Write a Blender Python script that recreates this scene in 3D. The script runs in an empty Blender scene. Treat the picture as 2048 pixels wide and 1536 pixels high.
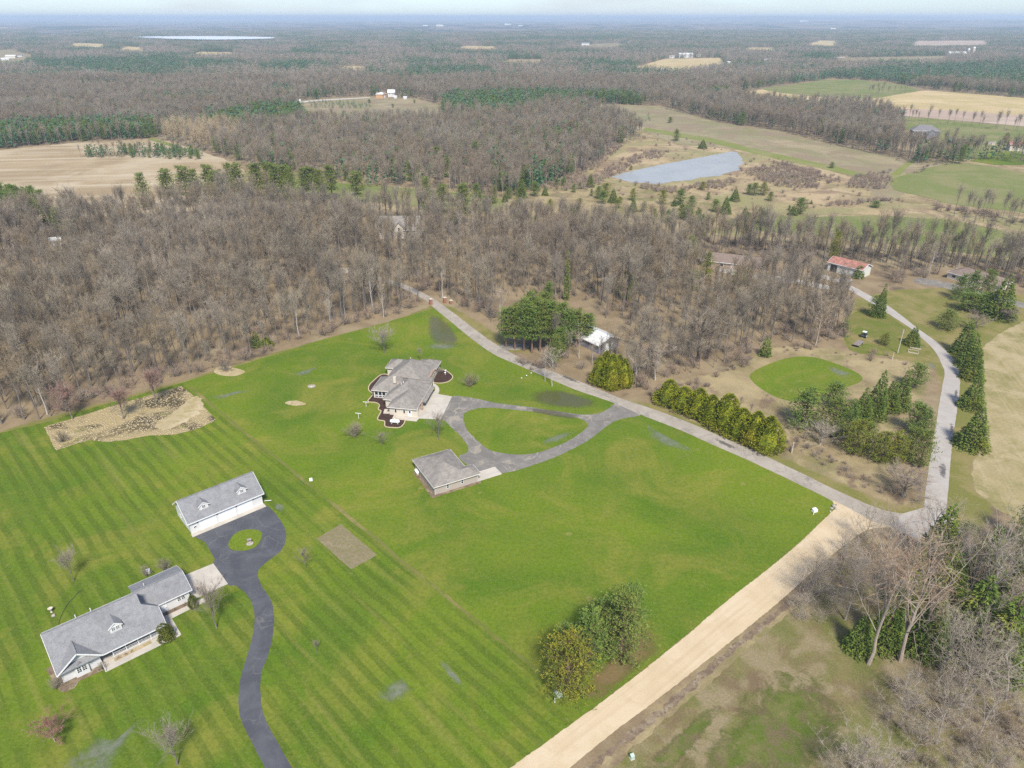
import bpy, bmesh, math, random
import numpy as np
from mathutils import Vector, Matrix

sc = bpy.context.scene
C = sc.collection
R = math.radians

# ------------------------------------------------------------------ camera
F, HY, H = 1422.0, 34.0, 100.0          # focal length and horizon row of a 2048 x 1536 frame, height above ground
PITCH = math.atan((768 - HY) / F)
CP, SP = math.cos(PITCH), math.sin(PITCH)
cam = bpy.data.cameras.new('camera')
cam.sensor_width = 36.0
cam.lens = 36.0 * F / 2048.0
cam.clip_start = 1.0
cam.clip_end = 120000.0
camo = bpy.data.objects.new('camera', cam)
camo.location = (0, 0, H)
camo.rotation_euler = (math.pi / 2 - PITCH, 0, 0)
C.objects.link(camo)
sc.camera = camo

# ------------------------------------------------------------------ sky, sun, exposure
SUN_EL, SUN_AZ = R(50), R(168)           # azimuth clockwise from +Y: high veiled sun behind the camera, a little to its right
world = bpy.data.worlds.new('World')
sc.world = world
world.use_nodes = True
wt = world.node_tree
wt.nodes.clear()
w_out = wt.nodes.new('ShaderNodeOutputWorld')
w_bg = wt.nodes.new('ShaderNodeBackground')
w_sky = wt.nodes.new('ShaderNodeTexSky')
w_sky.sky_type = 'NISHITA'
w_sky.sun_disc = False
w_sky.sun_elevation = SUN_EL
w_sky.sun_rotation = SUN_AZ
w_sky.air_density = 1.0
w_sky.dust_density = 0.3
w_sky.ozone_density = 3.0
w_tc = wt.nodes.new('ShaderNodeTexCoord')
w_map = wt.nodes.new('ShaderNodeMapping')
w_map.inputs['Scale'].default_value = (1.0, 1.0, 4.5)
w_map.inputs['Location'].default_value = (0.35, 0.0, 0.0)
w_no = wt.nodes.new('ShaderNodeTexNoise')
w_no.inputs['Scale'].default_value = 2.6
w_no.inputs['Detail'].default_value = 5.0
w_no.inputs['Roughness'].default_value = 0.55
w_ra = wt.nodes.new('ShaderNodeValToRGB')
w_ra.color_ramp.elements[0].color = (0.16, 0.16, 0.16, 1)
w_ra.color_ramp.elements[0].position = 0.46
w_ra.color_ramp.elements[1].position = 0.72
w_mix = wt.nodes.new('ShaderNodeMix')
w_mix.data_type = 'RGBA'
wt.links.new(w_tc.outputs['Generated'], w_map.inputs['Vector'])
wt.links.new(w_map.outputs['Vector'], w_no.inputs['Vector'])
wt.links.new(w_no.outputs['Fac'], w_ra.inputs['Fac'])
wt.links.new(w_ra.outputs['Color'], w_mix.inputs['Factor'])
w_tint = wt.nodes.new('ShaderNodeMix'); w_tint.data_type = 'RGBA'; w_tint.blend_type = 'MULTIPLY'; w_tint.inputs['Factor'].default_value = 1.0
w_tint.inputs['B'].default_value = (0.54, 0.64, 0.82, 1)
wt.links.new(w_sky.outputs['Color'], w_tint.inputs['A'])
wt.links.new(w_tint.outputs['Result'], w_mix.inputs['A'])
w_mix.inputs['B'].default_value = (3.25, 3.3, 3.5, 1)
wt.links.new(w_mix.outputs['Result'], w_bg.inputs['Color'])
w_bg.inputs['Strength'].default_value = 0.10
wt.links.new(w_bg.outputs['Background'], w_out.inputs['Surface'])

sun = bpy.data.lights.new('sun', 'SUN')
sun.energy = 2.6
sun.angle = R(10)
sun.color = (1.0, 0.94, 0.84)
suno = bpy.data.objects.new('sun', sun)
sd = Vector((math.sin(SUN_AZ) * math.cos(SUN_EL), math.cos(SUN_AZ) * math.cos(SUN_EL), math.sin(SUN_EL)))
suno.rotation_euler = (-sd).to_track_quat('-Z', 'Y').to_euler()
suno.location = (0, -50, 300)
C.objects.link(suno)

sc.view_settings.view_transform = 'Standard'
sc.view_settings.look = 'None'
sc.view_settings.gamma = 1.0
sc.view_settings.exposure = 1.18
sc.render.engine = 'CYCLES'
sc.cycles.max_bounces = 4
sc.cycles.diffuse_bounces = 2
sc.cycles.glossy_bounces = 2
sc.cycles.transmission_bounces = 2
sc.cycles.transparent_max_bounces = 8
sc.cycles.volume_bounces = 1
sc.cycles.use_denoising = False
sc.cycles.denoiser = 'OPENIMAGEDENOISE'

# ------------------------------------------------------------------ helpers
def P(x, y, z=0.0):
    """point at height z seen at pixel x, y of the 2048 x 1536 photograph"""
    u = (x - 1024) / F; v = (y - 768) / F
    t = (H - z) / (SP + v * CP)
    return (u * t, (CP - v * SP) * t)

def PX(X, Y, Z=0.0):
    """pixel of a world point (arrays allowed)"""
    dz = Z - H
    d = Y * CP - dz * SP
    return 1024 + F * X / d, 768 - F * (Y * SP + dz * CP) / d

def dist(x, y):
    X, Y = P(x, y)
    return math.sqrt(X * X + Y * Y + H * H)

def hgt(x, y, ytop):
    """height of an upright thing standing at pixel x, y whose top is on pixel row ytop"""
    X, Y = P(x, y)
    v = (ytop - 768) / F
    return H - Y / (CP - v * SP) * (SP + v * CP)

MATS = {}
class NT:
    def __init__(s, name, rough=0.9, spec=0.2):
        m = bpy.data.materials.new(name)
        m.use_nodes = True
        s.m = m; s.t = m.node_tree
        s.b = s.t.nodes['Principled BSDF']
        s.b.inputs['Roughness'].default_value = rough
        s.b.inputs['Specular IOR Level'].default_value = spec
        s.tc = s.t.nodes.new('ShaderNodeTexCoord')
        MATS[name] = m
    def new(s, k): return s.t.nodes.new('ShaderNode' + k)
    def put(s, sock, val):
        if isinstance(val, (int, float)):
            sock.default_value = val
        elif isinstance(val, tuple):
            sock.default_value = val if len(val) == 4 else (val + (1,) if sock.type == 'RGBA' else val)
        else:
            s.t.links.new(val, sock)
    def coord(s, scale=(1, 1, 1), rot=0.0, loc=(0, 0, 0), kind='Object'):
        a = s.new('Mapping')                       # turn first, then stretch along the turned axes
        a.inputs['Rotation'].default_value = (0, 0, rot)
        s.t.links.new(s.tc.outputs[kind], a.inputs['Vector'])
        n = s.new('Mapping')
        n.inputs['Scale'].default_value = scale
        n.inputs['Location'].default_value = loc
        s.t.links.new(a.outputs['Vector'], n.inputs['Vector'])
        return n.outputs['Vector']
    def noise(s, scale, detail=3.0, rough=0.55, co=None, dist=0.0):
        n = s.new('TexNoise')
        n.inputs['Scale'].default_value = scale
        n.inputs['Detail'].default_value = detail
        n.inputs['Roughness'].default_value = rough
        n.inputs['Distortion'].default_value = dist
        s.t.links.new(co if co is not None else s.tc.outputs['Object'], n.inputs['Vector'])
        return n.outputs['Fac']
    def vor(s, scale, co=None, feature='F1', out='Distance'):
        n = s.new('TexVoronoi')
        n.feature = feature
        n.inputs['Scale'].default_value = scale
        s.t.links.new(co if co is not None else s.tc.outputs['Object'], n.inputs['Vector'])
        return n.outputs[out]
    def wave(s, scale, co, dist=0.0, ds=1.0, detail=1.0):
        n = s.new('TexWave')
        n.inputs['Scale'].default_value = scale
        n.inputs['Distortion'].default_value = dist
        n.inputs['Detail'].default_value = detail
        n.inputs['Detail Scale'].default_value = ds
        s.t.links.new(co, n.inputs['Vector'])
        return n.outputs['Fac']
    def step(s, v, lo, hi):
        n = s.new('MapRange')
        n.interpolation_type = 'SMOOTHSTEP'
        s.put(n.inputs['Value'], v)
        n.inputs['From Min'].default_value = lo
        n.inputs['From Max'].default_value = hi
        return n.outputs['Result']
    def math(s, op, a, b=0.0):
        n = s.new('Math'); n.operation = op
        s.put(n.inputs[0], a); s.put(n.inputs[1], b)
        return n.outputs[0]
    def mix(s, f, a, b, mode='MIX'):
        n = s.new('Mix'); n.data_type = 'RGBA'; n.blend_type = mode
        s.put(n.inputs['Factor'], f); s.put(n.inputs['A'], a); s.put(n.inputs['B'], b)
        return n.outputs['Result']
    def attr(s, name):
        n = s.new('Attribute'); n.attribute_name = name
        return n.outputs['Fac']
    def rand(s):
        return s.new('ObjectInfo').outputs['Random']
    def color(s, c): s.put(s.b.inputs['Base Color'], c); return s
    def bump(s, h, strength=0.3, d=0.1):
        n = s.new('Bump'); n.inputs['Strength'].default_value = strength; n.inputs['Distance'].default_value = d
        s.put(n.inputs['Height'], h)
        s.t.links.new(n.outputs['Normal'], s.b.inputs['Normal'])
        return s

def plain(name, col, rough=0.8, var=0.12, scale=3.0, spec=0.25, metallic=0.0):
    n = NT(name, rough, spec)
    a = n.noise(scale, 4)
    dark = tuple(c * (1 - var * 1.6) for c in col); light = tuple(min(1, c * (1 + var)) for c in col)
    n.color(n.mix(n.step(a, 0.3, 0.7), dark, light))
    n.b.inputs['Metallic'].default_value = metallic
    return n

def mesh_of(name, verts, faces, mats=None, fmat=None, smooth=False):
    me = bpy.data.meshes.new(name)
    me.from_pydata(verts, [], faces)
    for m in (mats or []):
        me.materials.append(MATS[m] if isinstance(m, str) else m)
    if fmat is not None:
        me.polygons.foreach_set('material_index', fmat)
    if smooth:
        me.polygons.foreach_set('use_smooth', [True] * len(me.polygons))
    me.update()
    return me

def link(name, me, parent=None, loc=None, rz=0.0):
    o = bpy.data.objects.new(name, me)
    C.objects.link(o)
    if parent is not None: o.parent = parent
    if loc is not None: o.location = loc
    if rz: o.rotation_euler = (0, 0, rz)
    return o

def tag(o, label=None, cat=None, group=None, kind=None):
    if label: o['label'] = label
    if cat: o['category'] = cat
    if group: o['group'] = group
    if kind: o['kind'] = kind
    return o

def empty(name, loc, rz=0.0, label=None, cat=None, group=None):
    o = bpy.data.objects.new(name, None)
    C.objects.link(o)
    o.location = loc; o.rotation_euler = (0, 0, rz); o.empty_display_size = 0.3
    return tag(o, label, cat, group)

class MB:
    def __init__(s): s.v = []; s.f = []
    def add(s, vs, fs):
        k = len(s.v); s.v += [tuple(p) for p in vs]; s.f += [tuple(i + k for i in f) for f in fs]; return s
    def box(s, x0, x1, y0, y1, z0, z1):
        return s.add([(x0, y0, z0), (x1, y0, z0), (x1, y1, z0), (x0, y1, z0), (x0, y0, z1), (x1, y0, z1), (x1, y1, z1), (x0, y1, z1)],
                     [(3, 2, 1, 0), (4, 5, 6, 7), (0, 1, 5, 4), (1, 2, 6, 5), (2, 3, 7, 6), (3, 0, 4, 7)])
    def prism(s, pts, off):
        """polygon pts (3d) extruded by the vector off"""
        n = len(pts); q = [tuple(p[i] + off[i] for i in range(3)) for p in pts]
        return s.add(list(pts) + q, [tuple(range(n))[::-1], tuple(range(n, 2 * n))] + [(i, (i + 1) % n, n + (i + 1) % n, n + i) for i in range(n)])
    def slab(s, pts, t=0.16):
        return s.prism(pts, (0, 0, -t))
    def bar(s, a, b, w=0.08, h=None):
        """rectangular bar between two points"""
        a = Vector(a); b = Vector(b); d = (b - a).normalized(); h = h or w
        up = Vector((0, 0, 1)) if abs(d.z) < 0.95 else Vector((1, 0, 0))
        sx = d.cross(up).normalized() * (w / 2); sy = sx.cross(d).normalized() * (h / 2)
        vs = [a - sx - sy, a + sx - sy, a + sx + sy, a - sx + sy, b - sx - sy, b + sx - sy, b + sx + sy, b - sx + sy]
        return s.add([tuple(p) for p in vs], [(3, 2, 1, 0), (4, 5, 6, 7), (0, 1, 5, 4), (1, 2, 6, 5), (2, 3, 7, 6), (3, 0, 4, 7)])
    def tube(s, path, rad, sides=6, cap=True):
        n = len(path); k = len(s.v); vs = []; fs = []
        for i, p in enumerate(path):
            p = Vector(p); d = (Vector(path[min(i + 1, n - 1)]) - Vector(path[max(i - 1, 0)])).normalized()
            up = Vector((0, 0, 1)) if abs(d.z) < 0.9 else Vector((1, 0, 0))
            a = d.cross(up).normalized(); b = a.cross(d)
            r = rad[i] if isinstance(rad, (list, tuple)) else rad
            for j in range(sides):
                t = 2 * math.pi * j / sides
                vs.append(tuple(p + a * (r * math.cos(t)) + b * (r * math.sin(t))))
        for i in range(n - 1):
            for j in range(sides):
                j2 = (j + 1) % sides
                fs.append((i * sides + j, i * sides + j2, (i + 1) * sides + j2, (i + 1) * sides + j))
        if cap:
            fs.append(tuple(range(sides))[::-1]); fs.append(tuple(range((n - 1) * sides, n * sides)))
        return s.add(vs, fs)
    def lathe(s, prof, sides=16, cx=0.0, cy=0.0):
        vs = []; fs = []
        for r, z in prof:
            for j in range(sides):
                t = 2 * math.pi * j / sides; vs.append((cx + r * math.cos(t), cy + r * math.sin(t), z))
        for i in range(len(prof) - 1):
            for j in range(sides):
                j2 = (j + 1) % sides
                fs.append((i * sides + j, i * sides + j2, (i + 1) * sides + j2, (i + 1) * sides + j))
        fs.append(tuple(range(sides))[::-1]); fs.append(tuple(range((len(prof) - 1) * sides, len(prof) * sides)))
        return s.add(vs, fs)
    def build(s, name, mat, parent=None, smooth=False):
        return link(name, mesh_of(name, s.v, s.f, [mat], smooth=smooth), parent)

# ------------------------------------------------------------------ materials
GREEN_L, GREEN_D, GREEN_Y = (0.140, 0.200, 0.014), (0.080, 0.150, 0.011), (0.245, 0.225, 0.042)

def lawn_mat(name, stripe_ang=None):
    n = NT(name, 0.95, 0.1)
    big = n.step(n.noise(0.022, 4, 0.6, dist=0.6), 0.36, 0.66)
    mid = n.step(n.noise(0.11, 4, 0.6), 0.32, 0.70)
    fine = n.noise(1.3, 6, 0.8)
    c = n.mix(big, GREEN_D, GREEN_L)
    c = n.mix(n.math('MULTIPLY', n.step(n.noise(0.05, 5, 0.65, co=n.coord(loc=(31, 7, 0)), dist=0.8), 0.45, 0.68), 0.66), c, GREEN_Y)
    c = n.mix(n.math('MULTIPLY', mid, 0.35), c, (0.165, 0.180, 0.028))
    if stripe_ang is not None:
        co = n.coord(rot=-stripe_ang)
        co_d = n.coord(rot=-stripe_ang, scale=(0.05, 1.0, 1.0))
        w = n.wave(0.0, co)       # placeholder scale, set below
        wn = w.node; wn.wave_type = 'BANDS'; wn.bands_direction = 'Y'; wn.inputs['Scale'].default_value = 0.108
        wn.inputs['Distortion'].default_value = 1.6; wn.inputs['Detail'].default_value = 2.5; wn.inputs['Detail Scale'].default_value = 0.8
        brk = n.step(n.noise(0.06, 3, 0.6, co=n.coord(loc=(3, 91, 0))), 0.25, 0.6)
        amt = n.math('MULTIPLY', n.step(w, 0.40, 0.72), n.math('MULTIPLY', brk, 0.60))
        c = n.mix(amt, c, (0.070, 0.112, 0.012))
        thin = n.step(n.noise(0.42, 2, 0.5, co=co_d), 0.55, 0.72)
        c = n.mix(n.math('MULTIPLY', thin, 0.36), c, (0.255, 0.235, 0.06))
        blot = n.step(n.noise(0.33, 4, 0.7, co=n.coord(loc=(11, 3, 0))), 0.60, 0.74)
        c = n.mix(n.math('MULTIPLY', blot, 0.45), c, (0.245, 0.21, 0.065))
    else:
        blot = n.step(n.noise(0.19, 5, 0.7, co=n.coord(loc=(11, 3, 0))), 0.60, 0.76)
        c = n.mix(n.math('MULTIPLY', blot, 0.42), c, (0.245, 0.21, 0.065))
        vd = n.vor(0.09)
        c = n.mix(n.math('MULTIPLY', n.step(vd, 0.085, 0.035), 0.5), c, (0.27, 0.235, 0.085))
    c = n.mix(n.math('MULTIPLY', n.step(fine, 0.35, 0.70), 0.75), c, (0.55, 0.60, 0.45), 'MULTIPLY')
    c = n.mix(n.math('MULTIPLY', n.step(n.noise(3.2, 3, 0.7), 0.52, 0.74), 0.5), c, (0.26, 0.25, 0.075))
    n.color(c)
    n.bump(n.noise(3.5, 4, 0.7), 0.35, 0.12)

# property line: direction of the mowing stripes
_a = P(369, 770); _b = P(1073, 1339)
STRIPE = math.atan2(_b[1] - _a[1], _b[0] - _a[0])
lawn_mat('lawn_plain')
lawn_mat('lawn_striped', STRIPE)

def patchy(name, cols, scales, rough=0.95, fine=2.5, fine_amt=0.5, bump=0.3, streak=None):
    """natural ground: cols[0] overlaid by the others through noise of growing frequency"""
    n = NT(name, rough, 0.1)
    c = cols[0]
    for i, (col, s) in enumerate(zip(cols[1:], scales)):
        c = n.mix(n.step(n.noise(s, 5, 0.65, co=n.coord(loc=(17 * i + 3, 5 * i, 0)), dist=0.5), 0.42, 0.62), c, col)
    if streak:
        ang, sx, sy, col, amt = streak
        st = n.step(n.noise(1.0, 4, 0.6, co=n.coord(rot=-ang, scale=(sx, sy, 1))), 0.45, 0.7)
        c = n.mix(n.math('MULTIPLY', st, amt), c, col)
    c = n.mix(n.math('MULTIPLY', n.step(n.noise(fine, 5, 0.75), 0.3, 0.75), fine_amt), c, (0.55, 0.53, 0.5), 'MULTIPLY')
    n.color(c)
    n.bump(n.noise(fine * 1.3, 4, 0.7), bump, 0.15)
    return n

patchy('rough_grass', [(0.165, 0.165, 0.045), (0.255, 0.21, 0.085), (0.135, 0.16, 0.03)], [0.06, 0.14])
patchy('green_field', [(0.168, 0.190, 0.060), (0.142, 0.178, 0.045), (0.22, 0.21, 0.09)], [0.008, 0.03], fine=0.6, fine_amt=0.3)
patchy('meadow_pale', [(0.275, 0.24, 0.138), (0.335, 0.275, 0.17), (0.215, 0.205, 0.10), (0.25, 0.195, 0.125)], [0.012, 0.02, 0.035], fine=0.5, fine_amt=0.3)
patchy('stubble_field', [(0.36, 0.275, 0.165), (0.44, 0.365, 0.25), (0.30, 0.225, 0.13)], [0.010, 0.018], fine=0.5, fine_amt=0.25,
       streak=(R(8), 0.004, 0.09, (0.50, 0.43, 0.31), 0.7))
patchy('straw_field', [(0.46, 0.355, 0.19), (0.52, 0.41, 0.23), (0.40, 0.33, 0.15)], [0.006, 0.02], fine=0.4, fine_amt=0.2,
       streak=(R(-8), 0.004, 0.09, (0.38, 0.29, 0.15), 0.5))
patchy('pink_field', [(0.40, 0.30, 0.235), (0.45, 0.36, 0.29), (0.35, 0.27, 0.2)], [0.006, 0.02], fine=0.4, fine_amt=0.2)
patchy('hay_stubble', [(0.33, 0.275, 0.14), (0.235, 0.21, 0.085), (0.385, 0.32, 0.18)], [0.05, 0.10], fine=1.2, fine_amt=0.5,
       streak=(R(75), 0.03, 0.8, (0.42, 0.35, 0.21), 0.5))
patchy('marsh_grass', [(0.40, 0.305, 0.175), (0.45, 0.355, 0.215), (0.25, 0.18, 0.115), (0.27, 0.245, 0.115)], [0.02, 0.05, 0.018], fine=0.6, fine_amt=0.45)
patchy('dry_brush', [(0.36, 0.285, 0.16), (0.29, 0.215, 0.13), (0.24, 0.235, 0.08)], [0.07, 0.15], fine=1.4, fine_amt=0.6)
patchy('mown_path', [(0.185, 0.21, 0.055), (0.23, 0.225, 0.085)], [0.05], fine=1.0, fine_amt=0.3)
patchy('wild_slope', [(0.21, 0.185, 0.075), (0.185, 0.135, 0.078), (0.155, 0.165, 0.05), (0.275, 0.225, 0.13)], [0.09, 0.07, 0.14], fine=2.6, fine_amt=0.7, bump=0.6)
patchy('wild_green', [(0.135, 0.165, 0.04), (0.21, 0.19, 0.085), (0.20, 0.15, 0.085), (0.115, 0.155, 0.03)], [0.10, 0.16, 0.30], fine=2.6, fine_amt=0.6, bump=0.5)
_n = patchy('soft_green', [(0.135, 0.165, 0.035), (0.20, 0.185, 0.075), (0.175, 0.14, 0.075), (0.115, 0.158, 0.028)], [0.10, 0.16, 0.30], fine=2.6, fine_amt=0.6, bump=0.5)
_n.put(_n.b.inputs['Alpha'], _n.math('MULTIPLY', _n.step(_n.math('ADD', _n.attr('rim'), _n.math('MULTIPLY', _n.math('SUBTRACT', _n.noise(0.30, 6, 0.75, dist=0.6), 0.5), 2.2)), 0.1, 0.8), 0.9))
_n = patchy('soft_litter', [(0.25, 0.165, 0.085), (0.21, 0.165, 0.07)], [0.3], fine=2.6, fine_amt=0.5)
_n.put(_n.b.inputs['Alpha'], _n.math('MULTIPLY', _n.step(_n.math('ADD', _n.attr('rim'), _n.math('MULTIPLY', _n.math('SUBTRACT', _n.noise(0.45, 6, 0.75), 0.5), 1.6)), 0.05, 0.9), 0.8))
patchy('gravel', [(0.53, 0.425, 0.275), (0.58, 0.475, 0.325)], [0.16], fine=4.5, fine_amt=0.3, bump=0.2,
       streak=(math.atan2(P(1640, 1125)[1] - P(1330, 1385)[1], P(1640, 1125)[0] - P(1330, 1385)[0]), 0.03, 0.9, (0.46, 0.35, 0.215), 0.5))
patchy('ditch_soil', [(0.235, 0.175, 0.12), (0.33, 0.27, 0.185), (0.175, 0.13, 0.09)], [0.35, 0.8], fine=3.0, fine_amt=0.7, bump=0.6)
patchy('mulch', [(0.075, 0.045, 0.035), (0.055, 0.035, 0.028)], [0.8], fine=6, fine_amt=0.6, bump=0.5)
patchy('garden_plot', [(0.25, 0.21, 0.125), (0.30, 0.245, 0.16), (0.21, 0.195, 0.085)], [0.5, 1.2], fine=4.5, fine_amt=0.7, bump=0.6,
       streak=(R(-28), 0.2, 4.0, (0.20, 0.165, 0.10), 0.5))
patchy('concrete', [(0.50, 0.46, 0.39), (0.44, 0.405, 0.345)], [0.3], rough=0.85, fine=3.0, fine_amt=0.12, bump=0.05)
patchy('sand_bed', [(0.42, 0.34, 0.20), (0.52, 0.43, 0.28), (0.36, 0.30, 0.15)], [0.12, 0.35], fine=2.2, fine_amt=0.5, bump=0.5)

def tar():
    n = NT('tar_stain', 0.8, 0.3); n.color((0.10, 0.095, 0.09))
    n.put(n.b.inputs['Alpha'], n.math('MULTIPLY', n.step(n.math('ADD', n.attr('rim'), n.math('MULTIPLY', n.math('SUBTRACT', n.noise(1.1, 5, 0.75), 0.5), 2.4)), 0.3, 0.9), 0.6))
tar()
def prairie():
    """the bed of dried tussocks: pale clumps between dark hollows"""
    n = NT('prairie_bed', 0.95, 0.1)
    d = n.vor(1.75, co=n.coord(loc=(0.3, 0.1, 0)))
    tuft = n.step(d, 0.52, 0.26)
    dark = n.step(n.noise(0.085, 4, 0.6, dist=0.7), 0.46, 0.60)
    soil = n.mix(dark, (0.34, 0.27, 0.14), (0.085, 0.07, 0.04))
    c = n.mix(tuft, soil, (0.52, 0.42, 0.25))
    c = n.mix(n.math('MULTIPLY', n.step(n.noise(0.12, 4, 0.6, co=n.coord(loc=(9, 40, 0))), 0.58, 0.7), 0.75), c, (0.50, 0.41, 0.26))
    c = n.mix(n.math('MULTIPLY', n.step(n.noise(0.16, 4, 0.6, co=n.coord(loc=(70, 4, 0))), 0.60, 0.7), 0.7), c, (0.19, 0.19, 0.06))
    n.color(c); n.bump(tuft, 0.8, 0.3)
prairie()

def asphalt(name, a, b, crack, amt, patch=None):
    n = NT(name, 0.85, 0.25)
    c = n.mix(n.step(n.noise(0.22, 5, 0.6, dist=0.6), 0.35, 0.68), a, b)
    c = n.mix(n.math('MULTIPLY', n.step(n.noise(4.0, 4, 0.7), 0.35, 0.75), 0.25), c, (0.6, 0.6, 0.6), 'MULTIPLY')
    warp = n.new('VectorMath'); warp.operation = 'ADD'
    nz = n.new('TexNoise'); nz.inputs['Scale'].default_value = 0.5; nz.inputs['Detail'].default_value = 3
    n.t.links.new(n.tc.outputs['Object'], nz.inputs['Vector'])
    sc_ = n.new('VectorMath'); sc_.operation = 'SCALE'; sc_.inputs['Scale'].default_value = 2.2
    n.t.links.new(nz.outputs['Color'], sc_.inputs[0])
    n.t.links.new(n.tc.outputs['Object'], warp.inputs[0]); n.t.links.new(sc_.outputs[0], warp.inputs[1])
    v = n.vor(0.27, co=warp.outputs[0], feature='DISTANCE_TO_EDGE')
    mask = n.step(n.noise(0.12, 3, 0.5, co=n.coord(loc=(50, 9, 0))), 0.40, 0.62)
    c = n.mix(n.math('MULTIPLY', n.math('MULTIPLY', n.step(v, 0.030, 0.006), mask), amt), c, crack)
    if patch:
        c = n.mix(n.math('MULTIPLY', n.step(n.noise(0.30, 5, 0.65, co=n.coord(loc=(8, 88, 0)), dist=1.0), 0.54, 0.64), patch[1]), c, patch[0])
    n.color(c); n.bump(n.noise(6, 3, 0.7), 0.12, 0.05)
asphalt('asphalt_black', (0.070, 0.073, 0.082), (0.100, 0.103, 0.112), (0.20, 0.19, 0.165), 0.35)
asphalt('asphalt_old', (0.165, 0.153, 0.136), (0.215, 0.20, 0.178), (0.36, 0.31, 0.235), 0.7, ((0.31, 0.275, 0.215), 0.8))
asphalt('asphalt_road', (0.315, 0.278, 0.228), (0.38, 0.338, 0.28), (0.18, 0.16, 0.14), 0.7, ((0.225, 0.20, 0.175), 0.6))
asphalt('asphalt_lane', (0.365, 0.335, 0.30), (0.415, 0.385, 0.345), (0.34, 0.31, 0.29), 0.45, ((0.38, 0.345, 0.325), 0.35))

def water(name, col, rough):
    n = NT(name, rough, 0.5)
    n.color(n.mix(n.step(n.noise(0.05, 3), 0.35, 0.65), col, tuple(c * 1.12 for c in col)))
    n.bump(n.noise(0.25, 3, 0.6), 0.012, 0.05)
    return n
water('pond_water', (0.285, 0.292, 0.275), 0.32)
water('lake_water', (0.62, 0.65, 0.68), 0.4)
n_ = water('puddle_brown', (0.12, 0.105, 0.055), 0.10)
n_.put(n_.b.inputs['Alpha'], n_.math('MULTIPLY', n_.step(n_.math('ADD', n_.attr('rim'), n_.math('MULTIPLY', n_.math('SUBTRACT', n_.noise(0.5, 5, 0.7), 0.5), 0.9)), 0.02, 0.60), 0.52))

def seep():
    """rain standing in the turf: water with blades coming through, thinning out to nothing at the rim"""
    n = NT('seep_water', 0.25, 0.5)
    e = n.attr('rim')
    k = n.math('ADD', e, n.math('MULTIPLY', n.math('SUBTRACT', n.noise(0.55, 5, 0.7, dist=0.6), 0.5), 1.7))
    a = n.math('MULTIPLY', n.step(k, 0.30, 1.15), 0.50)
    n.color(n.mix(n.step(n.noise(0.8, 4, 0.6), 0.4, 0.6), (0.20, 0.225, 0.16), (0.27, 0.27, 0.235)))
    n.put(n.b.inputs['Alpha'], a)
seep()

def ground_mat():
    n = NT('ground_cover', 0.95, 0.1)
    lit = n.mix(n.step(n.noise(0.09, 5, 0.65, dist=0.5), 0.38, 0.64), (0.22, 0.165, 0.098), (0.295, 0.225, 0.136))
    lit = n.mix(n.step(n.noise(0.03, 4, 0.6, co=n.coord(loc=(40, 3, 0))), 0.5, 0.68), lit, (0.30, 0.245, 0.15))
    lit = n.mix(n.step(n.noise(0.045, 4, 0.6, co=n.coord(loc=(4, 83, 0))), 0.56, 0.70), lit, (0.125, 0.095, 0.07))
    dry = n.mix(n.step(n.noise(0.07, 5, 0.65, dist=0.4), 0.40, 0.62), (0.37, 0.30, 0.165), (0.265, 0.205, 0.115))
    dry = n.mix(n.step(n.noise(0.05, 5, 0.65, co=n.coord(loc=(4, 3, 0))), 0.47, 0.66), dry, (0.195, 0.18, 0.075))
    dry = n.mix(n.step(n.noise(0.11, 5, 0.7, co=n.coord(loc=(44, 31, 0), scale=(1, 0.5, 1), rot=0.5)), 0.54, 0.68), dry, (0.185, 0.135, 0.09))
    ver = n.mix(n.step(n.noise(0.10, 5, 0.65, dist=0.4), 0.40, 0.62), (0.175, 0.175, 0.048), (0.25, 0.21, 0.085))
    k1 = n.step(n.math('ADD', n.attr('dry'), n.math('MULTIPLY', n.math('SUBTRACT', n.noise(0.16, 5, 0.7), 0.5), 9.0)), -1.2, 1.2)
    k2 = n.step(n.math('ADD', n.attr('verge'), n.math('MULTIPLY', n.math('SUBTRACT', n.noise(0.3, 5, 0.7), 0.5), 4.0)), -0.8, 0.8)
    c = n.mix(k1, lit, dry)
    c = n.mix(k2, c, ver)
    c = n.mix(n.math('MULTIPLY', n.step(n.noise(2.2, 5, 0.75), 0.3, 0.75), 0.5), c, (0.55, 0.52, 0.5), 'MULTIPLY')
    n.color(c); n.bump(n.noise(2.5, 4, 0.7), 0.4, 0.2)
ground_mat()

def far_mat():
    n = NT('far_woods', 0.95, 0.05)
    c = n.mix(n.step(n.noise(0.0016, 5, 0.7, co=n.coord(scale=(1, 0.45, 1))), 0.42, 0.60), (0.15, 0.125, 0.115), (0.185, 0.155, 0.14))
    c = n.mix(n.step(n.noise(0.0022, 6, 0.7, co=n.coord(scale=(1, 0.4, 1), loc=(7, 3, 0))), 0.49, 0.55), c, (0.040, 0.062, 0.042))
    c = n.mix(n.step(n.noise(0.0018, 5, 0.65, co=n.coord(scale=(1, 0.35, 1), loc=(2, 9, 0))), 0.62, 0.66), c, (0.30, 0.27, 0.17))
    n.color(c)
far_mat()

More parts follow.
